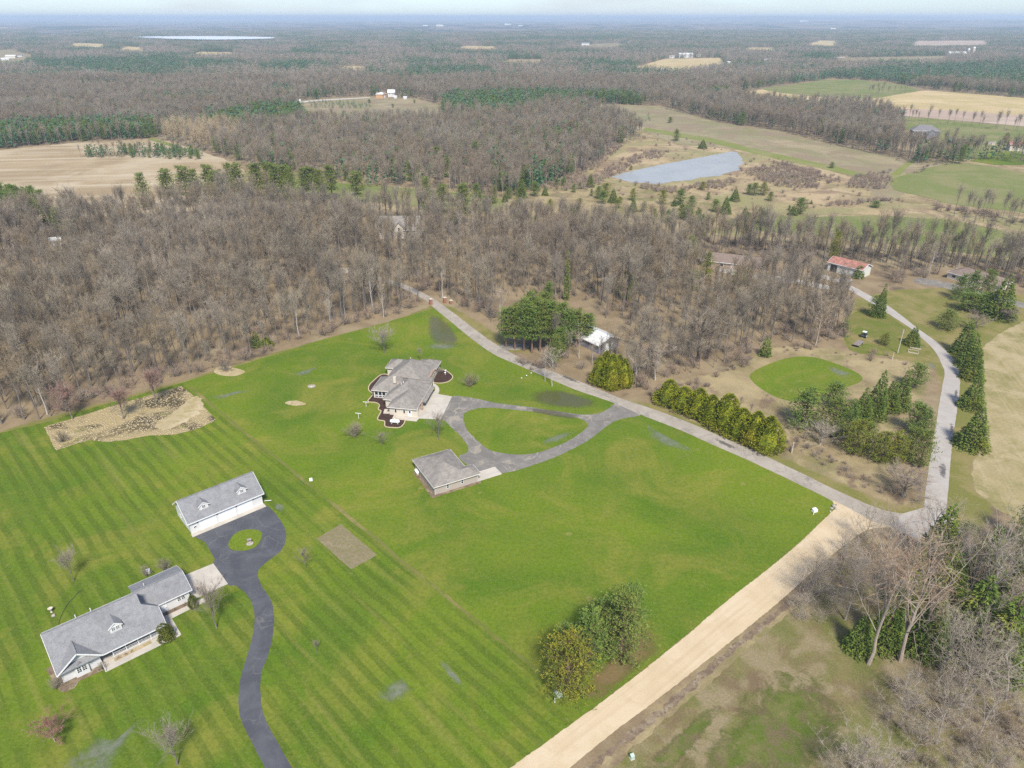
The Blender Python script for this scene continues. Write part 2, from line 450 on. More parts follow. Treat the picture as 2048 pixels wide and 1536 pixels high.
# buildings
def shingle(name, a, b):
    n = NT(name, 0.92, 0.15)
    c = n.mix(n.step(n.noise(0.9, 5, 0.7), 0.35, 0.65), a, b)
    c = n.mix(n.math('MULTIPLY', n.step(n.noise(0.35, 4, 0.65, co=n.coord(loc=(7, 2, 0))), 0.48, 0.7), 0.4), c, tuple(x * 0.72 for x in a))
    c = n.mix(n.math('MULTIPLY', n.step(n.noise(5.0, 4, 0.8), 0.4, 0.65), 0.6), c, (0.55, 0.55, 0.56), 'MULTIPLY')
    n.color(c); n.bump(n.noise(9, 2), 0.2, 0.03)
shingle('shingle_grey', (0.225, 0.226, 0.230), (0.27, 0.271, 0.275))
shingle('shingle_tan', (0.235, 0.212, 0.185), (0.305, 0.28, 0.25))
shingle('shingle_brown', (0.215, 0.165, 0.135), (0.26, 0.20, 0.165))
shingle('shingle_dark', (0.19, 0.18, 0.185), (0.23, 0.22, 0.225))
def siding(name, a, pitch=5.0):
    n = NT(name, 0.6, 0.3)
    w = n.wave(0.0, n.tc.outputs['Object']); w.node.bands_direction = 'Z'; w.node.inputs['Scale'].default_value = pitch
    c = n.mix(n.step(n.noise(0.5, 3), 0.3, 0.7), tuple(x * 0.95 for x in a), a)
    n.color(n.mix(n.math('MULTIPLY', n.step(w, 0.85, 1.0), 0.10), c, (0.3, 0.3, 0.3), 'MULTIPLY'))
siding('siding_white', (0.64, 0.635, 0.62))
siding('siding_tan', (0.42, 0.365, 0.315))
siding('siding_cream', (0.60, 0.54, 0.44))
siding('siding_grey', (0.205, 0.205, 0.235))
siding('siding_steel', (0.62, 0.63, 0.58), 2.0)
plain('trim_white', (0.74, 0.74, 0.73), 0.55, 0.05)
plain('trim_cream', (0.66, 0.61, 0.54), 0.6, 0.05)
plain('door_white', (0.76, 0.77, 0.78), 0.45, 0.03)
plain('door_tan', (0.58, 0.52, 0.45), 0.5, 0.04)
plain('stone_veneer', (0.36, 0.27, 0.205), 0.9, 0.3, 4.0)
plain('brick_red', (0.32, 0.15, 0.10), 0.9, 0.25, 6.0)
plain('dark_trim', (0.04, 0.04, 0.045), 0.5, 0.1)
plain('glass_dark', (0.022, 0.028, 0.036), 0.08, 0.1, spec=0.6)
plain('steel_white', (0.66, 0.665, 0.65), 0.5, 0.16, 0.8, spec=0.4)
plain('steel_red', (0.36, 0.17, 0.13), 0.6, 0.2, 0.8)
plain('tank_white', (0.84, 0.85, 0.86), 0.35, 0.04, spec=0.4)
plain('wood_grey', (0.25, 0.215, 0.19), 0.9, 0.25, 5)
plain('wood_pale', (0.50, 0.44, 0.35), 0.9, 0.2, 5)
plain('edging', (0.52, 0.42, 0.27), 0.9, 0.12, 5)
plain('stone_pale', (0.56, 0.49, 0.40), 0.9, 0.2, 4)
plain('orange_siding', (0.56, 0.33, 0.17), 0.8, 0.1)
plain('pale_green', (0.42, 0.52, 0.44), 0.5, 0.06)
plain('rubber', (0.03, 0.03, 0.03), 0.9, 0.1)
plain('tractor_green', (0.07, 0.12, 0.11), 0.5, 0.2)
plain('boulder', (0.40, 0.36, 0.31), 0.95, 0.3, 3)

# vegetation
def bark(name, a, b):
    n = NT(name, 0.95, 0.1)
    n.color(n.mix(n.step(n.noise(1.2, 4, 0.7, co=n.coord(scale=(1, 1, 0.2))), 0.35, 0.65), a, b))
bark('bark_grey', (0.145, 0.125, 0.105), (0.25, 0.22, 0.185))
bark('bark_dark', (0.075, 0.062, 0.05), (0.13, 0.105, 0.085))
bark('bark_pale', (0.50, 0.46, 0.41), (0.36, 0.33, 0.29))
bark('bark_tan', (0.40, 0.335, 0.265), (0.28, 0.235, 0.19))
bark('bark_ash', (0.36, 0.32, 0.27), (0.27, 0.24, 0.20))
bark('bark_pine', (0.16, 0.105, 0.075), (0.22, 0.15, 0.11))
def twig(name, cols, patchy_=False):
    n = NT(name, 0.95, 0.05)
    oi = n.new('ObjectInfo'); r = oi.outputs['Random']; c = cols[0]
    for i, col in enumerate(cols[1:]):
        lo = (i + 0.65) / len(cols)
        c = n.mix(n.step(r, lo, lo + 0.35 / len(cols)), c, col)
    c = n.mix(n.math('MULTIPLY', n.step(n.noise(0.5, 3, 0.6), 0.35, 0.65), 0.4), c, (0.6, 0.58, 0.56), 'MULTIPLY')
    if patchy_:
        L_ = oi.outputs['Location']        # stands of different species: colour drifts with where the tree stands
        c = n.mix(n.math('MULTIPLY', n.step(n.noise(0.011, 3, 0.6, co=L_), 0.52, 0.64), 0.5), c, (0.36, 0.31, 0.25))
        sh = n.new('VectorMath'); sh.operation = 'ADD'; sh.inputs[1].default_value = (431, 77, 0); n.t.links.new(L_, sh.inputs[0])
        c = n.mix(n.math('MULTIPLY', n.step(n.noise(0.008, 3, 0.6, co=sh.outputs[0]), 0.53, 0.64), 0.6), c, (0.275, 0.215, 0.162))
    n.color(c)
twig('twig_wood', [(0.275, 0.226, 0.160), (0.345, 0.298, 0.222), (0.205, 0.178, 0.138), (0.305, 0.236, 0.152), (0.275, 0.236, 0.184)], True)
twig('twig_far', [(0.28, 0.236, 0.180), (0.36, 0.31, 0.242), (0.23, 0.20, 0.162), (0.315, 0.236, 0.178), (0.285, 0.245, 0.20)], True)
twig('twig_yard', [(0.30, 0.25, 0.205), (0.34, 0.285, 0.24)])
twig('twig_red', [(0.34, 0.19, 0.15), (0.31, 0.20, 0.165)])
twig('twig_pink', [(0.42, 0.335, 0.24), (0.45, 0.365, 0.27)])
twig('twig_orange', [(0.42, 0.27, 0.16), (0.39, 0.27, 0.175)])
twig('twig_pale', [(0.43, 0.365, 0.28), (0.39, 0.33, 0.25)])
twig('twig_brush', [(0.33, 0.25, 0.195), (0.37, 0.30, 0.235), (0.29, 0.215, 0.18), (0.36, 0.27, 0.195)])
twig('twig_larch', [(0.52, 0.415, 0.26), (0.47, 0.37, 0.225)])
def needles(name, dark, light, warm, wamt=0.5):
    n = NT(name, 0.85, 0.15)
    a = n.step(n.noise(0.55, 4, 0.65), 0.36, 0.64)
    c = n.mix(a, dark, light)
    c = n.mix(n.math('MULTIPLY', n.step(n.noise(0.22, 3, 0.6, co=n.coord(loc=(5, 5, 5))), 0.45, 0.65), n.math('MULTIPLY', n.rand(), wamt)), c, warm)
    n.color(c)
    n.b.inputs['Subsurface Weight'].default_value = 0.0
needles('needle_pine', (0.084, 0.150, 0.032), (0.175, 0.245, 0.048), (0.25, 0.26, 0.04))
needles('needle_spruce', (0.086, 0.138, 0.027), (0.172, 0.228, 0.042), (0.24, 0.24, 0.04), 0.7)
needles('needle_arbor', (0.135, 0.175, 0.014), (0.265, 0.275, 0.020), (0.31, 0.26, 0.022), 0.7)
needles('needle_yellow', (0.135, 0.172, 0.03), (0.225, 0.24, 0.035), (0.29, 0.25, 0.03), 0.7)
needles('needle_gold', (0.115, 0.150, 0.03), (0.255, 0.235, 0.026), (0.33, 0.235, 0.02), 0.8)
needles('needle_lime', (0.115, 0.165, 0.038), (0.20, 0.24, 0.050), (0.23, 0.25, 0.06), 0.6)
needles('needle_far', (0.048, 0.112, 0.058), (0.085, 0.170, 0.080), (0.13, 0.19, 0.06), 0.5)
needles('leaf_shrub', (0.075, 0.10, 0.02), (0.15, 0.16, 0.025), (0.2, 0.17, 0.03), 0.4)
# ------------------------------------------------------------------ terrain
def px(*pts): return [P(x, y) for x, y in pts]

def in_poly(X, Y, poly):
    X = np.asarray(X); Y = np.asarray(Y); r = np.zeros(X.shape, bool); n = len(poly)
    for i in range(n):
        x1, y1 = poly[i]; x2, y2 = poly[(i + 1) % n]
        if y1 == y2: continue
        c = ((y1 > Y) != (y2 > Y)) & (X < (x2 - x1) * (Y - y1) / (y2 - y1) + x1)
        r ^= c
    return r

def sdist(X, Y, poly):
    """signed distance to a polygon, positive inside"""
    d = np.full(X.shape, 1e9); n = len(poly)
    for i in range(n):
        x1, y1 = poly[i]; x2, y2 = poly[(i + 1) % n]
        dx, dy = x2 - x1, y2 - y1; L = dx * dx + dy * dy + 1e-9
        t = np.clip(((X - x1) * dx + (Y - y1) * dy) / L, 0, 1)
        d = np.minimum(d, np.hypot(X - x1 - t * dx, Y - y1 - t * dy))
    return np.where(in_poly(X, Y, poly), d, -d)

def spread(a, b, step, grow, lim):
    """grid coordinates: even between a and b, then widening up to lim"""
    mid = list(np.arange(a, b + step * 0.5, step)); s = step; hi = []; v = mid[-1]
    while v < lim: s *= grow; v += s; hi.append(v)
    s = step; lo = []; v = mid[0]
    while v > -lim: s *= grow; v -= s; lo.append(v)
    return np.array(lo[::-1] + mid + hi)

DRY = [px((1268, 830), (1318, 772), (1440, 742), (1520, 702), (1560, 692), (1660, 697), (1760, 716), (1862, 733), (1850, 780), (1812, 830), (1765, 905), (1846, 962), (1842, 1012), (1800, 1018), (1600, 932), (1300, 808)),
       px((300, 425), (470, 335), (520, 345), (640, 352), (800, 372), (1000, 390), (1170, 330), (1200, 290), (1260, 250), (1140, 206), (1330, 212), (1440, 247), (1560, 264), (1680, 294), (1800, 322), (2100, 310), (2100, 540), (1700, 500), (1500, 475), (1190, 462), (900, 440), (600, 430)),
       px((1200, 1545), (1330, 1400), (1560, 1215), (1690, 1090), (1760, 1075), (1560, 1300), (1500, 1545)),
       px((1965, 690), (2120, 600), (2120, 1100), (1990, 1015), (1940, 970), (1943, 930), (1970, 880), (1962, 760))]
VERGE = [px((1700, 600), (1790, 580), (1900, 575), (2060, 590), (2060, 640), (1980, 680), (1962, 760), (1972, 880), (1943, 930), (1945, 975), (1990, 1018), (1950, 1075), (1845, 1030), (1858, 905), (1884, 780), (1870, 735), (1780, 715), (1690, 690)),
         px((1225, 795), (1300, 806), (1600, 930), (1800, 1016), (1850, 1000), (1852, 1030), (1760, 1030), (1500, 915), (1300, 826)),
         px((868, 608), (900, 612), (950, 640), (1000, 672), (1080, 712), (1000, 700), (930, 655)),
         px((-60, 880), (0, 862), (200, 806), (369, 760), (560, 702), (790, 640), (870, 608), (880, 640), (400, 790), (0, 890))]
gx = spread(-260, 260, 2.6, 1.10, 42000)
gy = spread(60, 560, 2.6, 1.10, 42000)
GX, GY = np.meshgrid(gx, gy)
near = (np.abs(GX) < 1500) & (GY > 20) & (GY < 2500)
def cover(polys):
    out = np.full(GX.shape, -30.0)
    for p in polys: out[near] = np.maximum(out[near], sdist(GX[near], GY[near], p))
    return np.clip(out, -30, 30).ravel()
nx, ny = len(gx), len(gy)
vs = np.stack([GX.ravel(), GY.ravel(), np.zeros(nx * ny)], 1)
idx = np.arange(nx * ny).reshape(ny, nx)
fs = np.stack([idx[:-1, :-1].ravel(), idx[:-1, 1:].ravel(), idx[1:, 1:].ravel(), idx[1:, :-1].ravel()], 1)
me = bpy.data.meshes.new('ground')
me.vertices.add(len(vs)); me.vertices.foreach_set('co', vs.astype(np.float32).ravel())
me.loops.add(fs.size); me.loops.foreach_set('vertex_index', fs.astype(np.int32).ravel())
me.polygons.add(len(fs)); me.polygons.foreach_set('loop_start', np.arange(0, fs.size, 4, dtype=np.int32))
me.update(calc_edges=True)
for nm, pl in (('dry', DRY), ('verge', VERGE)):
    at = me.attributes.new(nm, 'FLOAT', 'POINT'); at.data.foreach_set('value', cover(pl).astype(np.float32))
me.materials.append(MATS['ground_cover'])
tag(link('ground', me), 'brown leaf litter and dry grass ground reaching to the horizon', kind='structure')

def crom(pts, k=6, closed=True):
    out = []; n = len(pts)
    for i in range(n if closed else n - 1):
        p0, p1, p2, p3 = (pts[(i + j) % n] if closed else pts[min(max(i + j, 0), n - 1)] for j in (-1, 0, 1, 2))
        for s in range(k):
            t = s / k
            out.append(tuple(0.5 * (2 * p1[a] + (p2[a] - p0[a]) * t + (2 * p0[a] - 5 * p1[a] + 4 * p2[a] - p3[a]) * t * t + (3 * p1[a] - p0[a] - 3 * p2[a] + p3[a]) * t ** 3) for a in (0, 1)))
    if not closed: out.append(pts[-1])
    return out

def rough_edge(pts, seg, amp, seed):
    """cut the outline into pieces about seg long and shift the cuts by a fraction of a metre"""
    rg = random.Random(seed); out = []; n = len(pts)
    for i in range(n):
        a, b = pts[i], pts[(i + 1) % n]; L = math.hypot(b[0] - a[0], b[1] - a[1]); k = max(1, min(400, int(L / seg)))
        for j in range(k):
            t = j / k
            out.append((a[0] + (b[0] - a[0]) * t + rg.uniform(-amp, amp), a[1] + (b[1] - a[1]) * t + rg.uniform(-amp, amp)))
    return out

def sheet(name, pts, mat, z, label, smooth=False, seg=0, amp=0.0, thick=0.0, parent=None):
    if smooth: pts = crom(pts)
    if seg: pts = rough_edge(pts, seg, amp, len(pts) * 7 + int(abs(pts[0][0]) * 10))
    bm = bmesh.new()
    f = bm.faces.new([bm.verts.new((x, y, z)) for x, y in pts])
    if f.normal.z < 0 or f.calc_area() and (f.normal_update() or f.normal.z < 0): f.normal_flip()
    if thick:
        ext = bmesh.ops.extrude_face_region(bm, geom=[f])
        bmesh.ops.translate(bm, vec=(0, 0, -thick), verts=[v for v in bm.verts if v not in {w for w in ext['geom'] if isinstance(w, bmesh.types.BMVert)}])
        bmesh.ops.recalc_face_normals(bm, faces=bm.faces[:])
    bmesh.ops.triangulate(bm, faces=bm.faces[:])
    me = bpy.data.meshes.new(name); bm.to_mesh(me); bm.free()
    me.materials.append(MATS[mat])
    o = link(name, me, parent)
    if parent is None: tag(o, label, kind='structure')
    return o

# --- lawns
WOOD_EDGE = [(0, 866), (100, 842), (200, 811), (300, 784), (369, 764), (420, 748), (500, 724), (560, 706), (620, 686), (700, 664), (760, 648), (830, 628), (868, 616)]
ROAD_LO = [(868, 616), (900, 642), (935, 671), (985, 707), (1040, 732), (1100, 758), (1150, 779), (1225, 805), (1278, 828), (1360, 860), (1420, 887), (1500, 922), (1580, 960), (1640, 989), (1664, 1002)]
GRAV_L = [(1672, 1016), (1640, 1046), (1600, 1085), (1540, 1135), (1450, 1205), (1380, 1265), (1300, 1330), (1200, 1407), (1150, 1443)]
main_lawn = px(*(WOOD_EDGE[4:] + ROAD_LO + GRAV_L), (1073, 1339), (680, 1021), (598, 952))
left_lawn = px((-700, 1075), *WOOD_EDGE[:5], (598, 952), (680, 1021), (1073, 1339), (1150, 1443), (1020, 1540), (900, 1640), (700, 1900), (-700, 1900))
sheet('lawn', main_lawn, 'lawn_plain', 0.004, 'large plain green lawn round the tan house and its garage', seg=1.2, amp=0.12)
sheet('lawn', left_lawn, 'lawn_striped', 0.0042, 'green lawn mown in stripes round the white house', seg=1.2, amp=0.10)
_q = [P(598 + (1073 - 598) * t, 952 + (1339 - 952) * t) for t in np.linspace(-0.46, 1.15, 40)]
_n = Vector((-(_b[1] - _a[1]), _b[0] - _a[0])).normalized()
rg = random.Random(5)
strip = [(x + _n.x * rg.uniform(0.0, 0.6), y + _n.y * rg.uniform(0.0, 0.6)) for x, y in _q] + [(x - _n.x * rg.uniform(0.05, 0.7), y - _n.y * rg.uniform(0.05, 0.7)) for x, y in _q[::-1]]
sheet('grass_strip', strip, 'rough_grass', 0.009, 'yellowed strip of longer grass along the line between the two lawns')
sheet('lawn', px((1499, 752), (1512, 740), (1540, 727), (1570, 717), (1600, 713), (1630, 715), (1660, 723), (1695, 736), (1718, 748), (1725, 757), (1718, 765), (1695, 774), (1660, 785), (1625, 796), (1598, 802), (1575, 801), (1550, 793), (1525, 779), (1507, 765)), 'lawn_plain', 0.006, 'mown green oval among dry grass behind the pine row', smooth=True)
sheet('lawn', px((1690, 640), (1740, 618), (1790, 640), (1850, 690), (1860, 726), (1780, 712), (1700, 700)), 'rough_grass', 0.005, 'green yard beside the curving lane', smooth=True, seg=1.2, amp=0.25)
sheet('garden_bed', px((88, 854), (225, 812), (362, 772), (385, 790), (433, 840), (395, 858), (350, 869), (300, 871), (250, 880), (215, 884), (180, 880), (150, 888), (112, 901)), 'prairie_bed', 0.010, 'bed of dry tussocks and sand in the striped lawn', seg=0.8, amp=0.10)
sheet('sand_patch', px((310, 850), (345, 826), (392, 792), (408, 818), (380, 838), (335, 858)), 'sand_bed', 0.014, 'bare sandy corner of the tussock bed', smooth=True, seg=0.6, amp=0.3)
sheet('vegetable_plot', px((633, 1077), (682, 1048), (754, 1110), (702, 1139)), 'garden_plot', 0.010, 'rectangular dug vegetable plot in the striped lawn', seg=0.8, amp=0.07)
sheet('shrub_bed', px((428, 742), (445, 730), (470, 736), (490, 743), (470, 752), (440, 750)), 'sand_bed', 0.010, 'small pale bed round a shrub by the wood edge', smooth=True)
sheet('dirt_patch', px((570, 805), (590, 801), (612, 807), (600, 811), (580, 810)), 'sand_bed', 0.010, 'bare straw coloured patch in the lawn', smooth=True, seg=0.4, amp=0.15)
sheet('hay_field', px((2300, 560), (2060, 636), (1998, 668), (1970, 690), (1958, 720), (1962, 760), (1960, 812), (1972, 877), (1944, 930), (1946, 975), (1990, 1016), (2060, 1046), (2400, 1120)), 'hay_stubble', 0.006, 'pale mown hay field at the right edge', seg=1.5, amp=0.35)
sheet('rough_slope', px((1215, 1545), (1300, 1465), (1420, 1365), (1560, 1240), (1680, 1150), (1850, 1200), (2200, 1250), (2300, 1700), (1200, 1700)), 'wild_slope', 0.006, 'weedy olive and brown slope below the gravel road', seg=1.2, amp=0.3)

# --- roads and drives
ROAD_UP = [(880, 606), (905, 624), (940, 651), (985, 684), (1040, 715), (1100, 741), (1160, 763), (1240, 796), (1300, 816), (1370, 842), (1440, 872), (1520, 907), (1600, 945), (1680, 984), (1760, 1018), (1806, 1027)]
def dense(pts, closed=False): return crom(px(*pts), 5, closed)
road = dense([(640, 536), (720, 552), (800, 575), (850, 600)] + ROAD_LO[:-1]) + px((1664, 1002), (1690, 1012), (1745, 1043), (1785, 1056)) + px((1806, 1027)) + dense(([(650, 530), (730, 545), (810, 569), (860, 593)] + ROAD_UP)[::-1])[1:]
sheet('road', road, 'asphalt_road', 0.012, 'narrow worn light grey asphalt road past the lawn', seg=1.0, amp=0.07)
lane_l = [(1640, 553), (1690, 575), (1735, 602), (1768, 622), (1820, 656), (1850, 682), (1871, 704), (1886, 734), (1889, 748), (1884, 776), (1874, 836), (1861, 911), (1852, 975), (1848, 1015)]
lane_r = [(1650, 549), (1700, 570), (1745, 594), (1780, 614), (1840, 660), (1872, 683), (1895, 704), (1912, 728), (1920, 752), (1919, 778), (1914, 822), (1908, 860), (1902, 911), (1897, 975), (1893, 1015)]
sheet('road', dense(lane_l) + px((1806, 1027), (1785, 1056), (1870, 1100), (1960, 1160), (2000, 1200), (2030, 1190), (1960, 1100), (1920, 1055)) + dense(lane_r[::-1]), 'asphalt_lane', 0.016, 'pale asphalt lane curving along the spruce row', seg=1.2, amp=0.06)
GRAV_R = [(1785, 1054), (1735, 1060), (1700, 1082), (1640, 1130), (1560, 1202), (1450, 1292), (1330, 1387), (1230, 1462), (1140, 1536), (1000, 1660)]
sheet('gravel_road', px((1664, 1000), (1690, 1012), (1745, 1043)) + dense(GRAV_R) + px((860, 1660), (1020, 1536)) + dense(GRAV_L[::-1]), 'gravel', 0.020, 'straight pale sand coloured gravel road', seg=0.45, amp=0.07)
ditch = [(1690, 1098), (1630, 1150), (1560, 1212), (1450, 1302), (1350, 1392), (1245, 1475), (1150, 1550)]
sheet('ditch', dense(ditch) + dense([(x + 14, y + 6) for x, y in ditch[::-1]]), 'ditch_soil', 0.010, 'brown ditch along the gravel road', seg=0.7, amp=0.35)
driveA = [(410, 1084), (429, 1117), (427, 1127), (454, 1168), (472, 1172), (496, 1192), (508, 1223), (508, 1257), (496, 1305), (481, 1356), (477, 1404), (483, 1442), (506, 1490), (530, 1536), (570, 1620)]
driveB = [(630, 1620), (584, 1536), (554, 1483), (528, 1431), (521, 1387), (523, 1346), (540, 1298), (548, 1243), (543, 1202), (523, 1172), (516, 1144), (533, 1124), (560, 1103), (572, 1079), (569, 1055), (554, 1031), (534, 1011)]
sheet('driveway', px((386, 1072)) + dense(driveA) + dense(driveB), 'asphalt_black', 0.013, 'black asphalt driveway winding to the white garage', seg=0.9, amp=0.04)
isl = P(491, 1080)
isl_pts = [(isl[0] + 3.3 * math.copysign(abs(math.cos(t)) ** 0.8, math.cos(t)), isl[1] + 3.5 * math.copysign(abs(math.sin(t)) ** 0.8, math.sin(t))) for t in np.linspace(0, 2 * math.pi, 28, endpoint=False)]
sheet('turning_island', isl_pts, 'lawn_plain', 0.09, 'round grass island in the black driveway', thick=0.1)
loop_out = [(904, 793), (940, 795), (988, 805), (1056, 814), (1124, 824), (1165, 829), (1199, 826), (1222, 814), (1236, 806), (1282, 828), (1240, 838), (1213, 853), (1176, 881), (1124, 908), (1073, 928), (1008, 946), (960, 944), (918, 915), (934, 905), (935, 891), (916, 867), (885, 838), (880, 830), (892, 812)]
sheet('driveway', px(*loop_out), 'asphalt_old', 0.008, 'cracked grey asphalt loop drive of the tan house', smooth=True, seg=0.9, amp=0.10)
loop_in = [(928, 829), (947, 819), (977, 815), (1022, 819), (1090, 826), (1158, 837), (1175, 848), (1172, 857), (1138, 881), (1090, 901), (1049, 909), (1008, 907), (974, 897), (947, 874), (931, 853)]
sheet('drive_island', px(*loop_in), 'lawn_plain', 0.018, 'green teardrop of lawn inside the loop drive', smooth=True, seg=0.9, amp=0.12)
sheet('concrete_pad', px((862, 786), (904, 793), (882, 839), (838, 837), (833, 843), (784, 838), (790, 826)), 'concrete', 0.05, 'pale concrete apron in front of the tan house garage', thick=0.06)
sheet('driveway', px((1000, 690), (1040, 688), (1060, 694), (1030, 700), (985, 697)), 'asphalt_old', 0.010, 'short dark side drive under the pine grove', smooth=True)
sheet('driveway', px((1440, 530), (1500, 545), (1560, 553), (1600, 560), (1660, 572), (1650, 578), (1590, 567), (1500, 556), (1430, 540)), 'asphalt_lane', 0.010, 'pale drive running between bare trees to a dark roofed house', smooth=True)
sheet('driveway', px((1838, 556), (1900, 566), (1960, 580), (2048, 606), (2100, 620), (2100, 632), (2048, 617), (1950, 590), (1880, 575), (1830, 565)), 'asphalt_old', 0.010, 'dark drive to the brown roofed house at right', smooth=True)

# --- water
sheet('pond', px((1222, 353), (1260, 343), (1300, 334), (1340, 326), (1400, 315), (1462, 303), (1474, 305), (1481, 313), (1487, 326), (1476, 333), (1480, 340), (1452, 346), (1440, 352), (1400, 355), (1380, 361), (1345, 363), (1320, 369), (1300, 367), (1262, 365), (1238, 358)), 'pond_water', 0.10, 'grey sheet of pond water in the marsh meadow', seg=2.5, amp=0.7)
sheet('lake', px((255, 76), (330, 75), (420, 74.6), (500, 75.6), (556, 77.2), (540, 79.6), (480, 81.2), (420, 81.8), (350, 80.4), (300, 78.6)), 'lake_water', 6.0, 'bright distant lake among the woods', smooth=True)
def pool(name, pts, mat, z, label, rings=4):
    """shallow water: a fan of rings carrying how far each point is from the rim"""
    out = crom(px(*pts), 5); cx = sum(p[0] for p in out) / len(out); cy = sum(p[1] for p in out) / len(out)
    v = []; rim = []; f = []; n = len(out)
    for r in range(rings):
        k = 1 - r / rings
        v += [(cx + (x - cx) * k, cy + (y - cy) * k, z) for x, y in out]; rim += [r / (rings - 1)] * n
    for r in range(rings - 1):
        f += [(r * n + i, r * n + (i + 1) % n, (r + 1) * n + (i + 1) % n, (r + 1) * n + i) for i in range(n)]
    f.append(tuple((rings - 1) * n + i for i in range(n)))
    me = mesh_of(name, v, f, [mat])
    at = me.attributes.new('rim', 'FLOAT', 'POINT'); at.data.foreach_set('value', rim)
    return tag(link(name, me), label, kind='structure')
pool('puddle', [(1052, 790), (1085, 777), (1122, 779), (1165, 790), (1196, 803), (1198, 813), (1160, 819), (1105, 815), (1068, 806)], 'puddle_brown', 0.022, 'brown rain pool on the lawn beside the road')
pool('puddle', [(858, 626), (888, 636), (910, 660), (922, 692), (890, 695), (862, 684), (852, 655)], 'puddle_brown', 0.022, 'dark rain pool at the top of the lawn behind the tan house')
pool('puddle', [(1055, 815), (1120, 822), (1165, 832), (1152, 840), (1100, 832), (1058, 823)], 'puddle_brown', 0.024, 'narrow brown puddle on the loop drive')
POOLS = [([(1275, 838), (1300, 850), (1340, 872), (1385, 895), (1410, 912), (1370, 912), (1320, 892), (1285, 868)], 'grey streak of standing water in the lawn near the road junction'),
         ([(755, 1372), (800, 1352), (835, 1362), (828, 1392), (790, 1412), (748, 1402)], 'grey wet hollow in the striped lawn'),
         ([(868, 1318), (890, 1318), (920, 1350), (940, 1382), (925, 1380), (890, 1350)], 'slim wet streak in the striped lawn by the lot line'),
         ([(60, 1560), (150, 1500), (190, 1470), (240, 1470), (275, 1440), (308, 1420), (295, 1450), (250, 1500), (230, 1540), (180, 1580)], 'long grey wet swale at the lower left of the lawn'),
         ([(1070, 885), (1110, 868), (1150, 856), (1155, 866), (1120, 885), (1080, 895)], 'pale wet patch in the loop drive island'),
         ([(840, 690), (880, 684), (925, 690), (905, 702), (860, 700)], 'grey wet grass below the upper rain pool'),
         ([(405, 795), (440, 790), (480, 778), (515, 778), (470, 792), (430, 802)], 'wet streak beside the tussock bed'),
         ([(575, 750), (610, 738), (640, 730), (635, 742), (600, 756)], 'wet streak on the upper lawn'),
         ([(545, 1005), (570, 1003), (572, 1022), (550, 1026)], 'small bare wet spot beside the white garage'),
         ([(1640, 728), (1680, 735), (1715, 752), (1690, 760), (1655, 742)], 'wet edge of the mown green oval'),
         ([(1848, 722), (1866, 722), (1875, 734), (1872, 746), (1862, 740), (1856, 730)], 'grey puddle on the grass inside the lane bend'),
         ([(1700, 455), (1708, 452), (1730, 455), (1715, 460)], 'distant wet spot in the meadow')]
pool('needle_litter', [(1140, 1405), (1190, 1335), (1270, 1250), (1312, 1245), (1330, 1290), (1265, 1355), (1190, 1415)], 'soft_litter', 0.011, 'brown needle litter beside the pine clump')
pool('clover_patch', [(1330, 1560), (1450, 1430), (1540, 1345), (1630, 1335), (1690, 1390), (1710, 1450), (1640, 1560), (1500, 1640)], 'soft_green', 0.011, 'brighter green patch on the weedy slope', 6)
pool('clover_patch', [(1270, 1545), (1360, 1460), (1430, 1400), (1450, 1420), (1380, 1500), (1320, 1570)], 'soft_green', 0.012, 'narrow green streak on the weedy slope near the ditch', 5)
for pts, lb in [([(1876, 925), (1890, 920), (1896, 945), (1890, 965), (1878, 955)], 'dark tar smear on the pale lane below the last spruce'), ([(1898, 845), (1908, 845), (1910, 870), (1900, 872)], 'dark tar smear on the lane edge beside the second spruce'), ([(1908, 780), (1917, 778), (1916, 796), (1908, 796)], 'small dark stain on the lane bend'), ([(1420, 872), (1445, 880), (1480, 897), (1476, 903), (1440, 889)], 'dark repair streak on the narrow road beside the hedge'), ([(1120, 746), (1160, 762), (1156, 768), (1118, 752)], 'dark repair streak on the narrow road by the rain pool')]: pool('tar_stain', pts, 'tar_stain', 0.024, lb, 5)
for pts, lb in POOLS[:-1]: pool('wet_patch', pts, 'seep_water', 0.026, lb)

# --- meadows and fields of the middle distance
sheet('meadow', px((1130, 206), (1180, 208), (1330, 214), (1440, 246), (1560, 262), (1690, 294), (1840, 325), (1900, 328), (1760, 420), (1700, 350), (1560, 312), (1480, 298), (1360, 290), (1280, 262), (1220, 235)), 'meadow_pale', 0.04, 'pale green meadow on the rise beyond the pond', seg=6, amp=1.8)
sheet('marsh', px((1190, 340), (1230, 300), (1290, 282), (1360, 290), (1480, 300), (1560, 315), (1700, 355), (1740, 400), (1640, 430), (1480, 415), (1380, 385), (1300, 380), (1210, 362)), 'marsh_grass', 0.06, 'tan marsh grass round the pond', smooth=True, seg=4, amp=1.5)
sheet('grass_path', dense([(1290, 255), (1370, 268), (1440, 280), (1520, 300), (1600, 318), (1700, 340), (1740, 352)]) + dense([(1740, 360), (1690, 348), (1590, 326), (1510, 308), (1430, 288), (1360, 275), (1285, 262)]), 'mown_path', 0.09, 'mown green path through the meadow beyond the pond', seg=3, amp=0.4)
sheet('grass_path', px((1772, 358), (1780, 350), (1808, 328), (1842, 308), (1850, 312), (1818, 332), (1795, 356)), 'mown_path', 0.09, 'short mown path running up to the tree belt', seg=3, amp=0.4)
sheet('field', px((1775, 360), (1820, 345), (1900, 325), (1960, 330), (2048, 345), (2300, 380), (2300, 470), (2048, 425), (1900, 408), (1790, 380)), 'green_field', 0.08, 'green field at right behind the dry meadow', seg=5, amp=1.0)
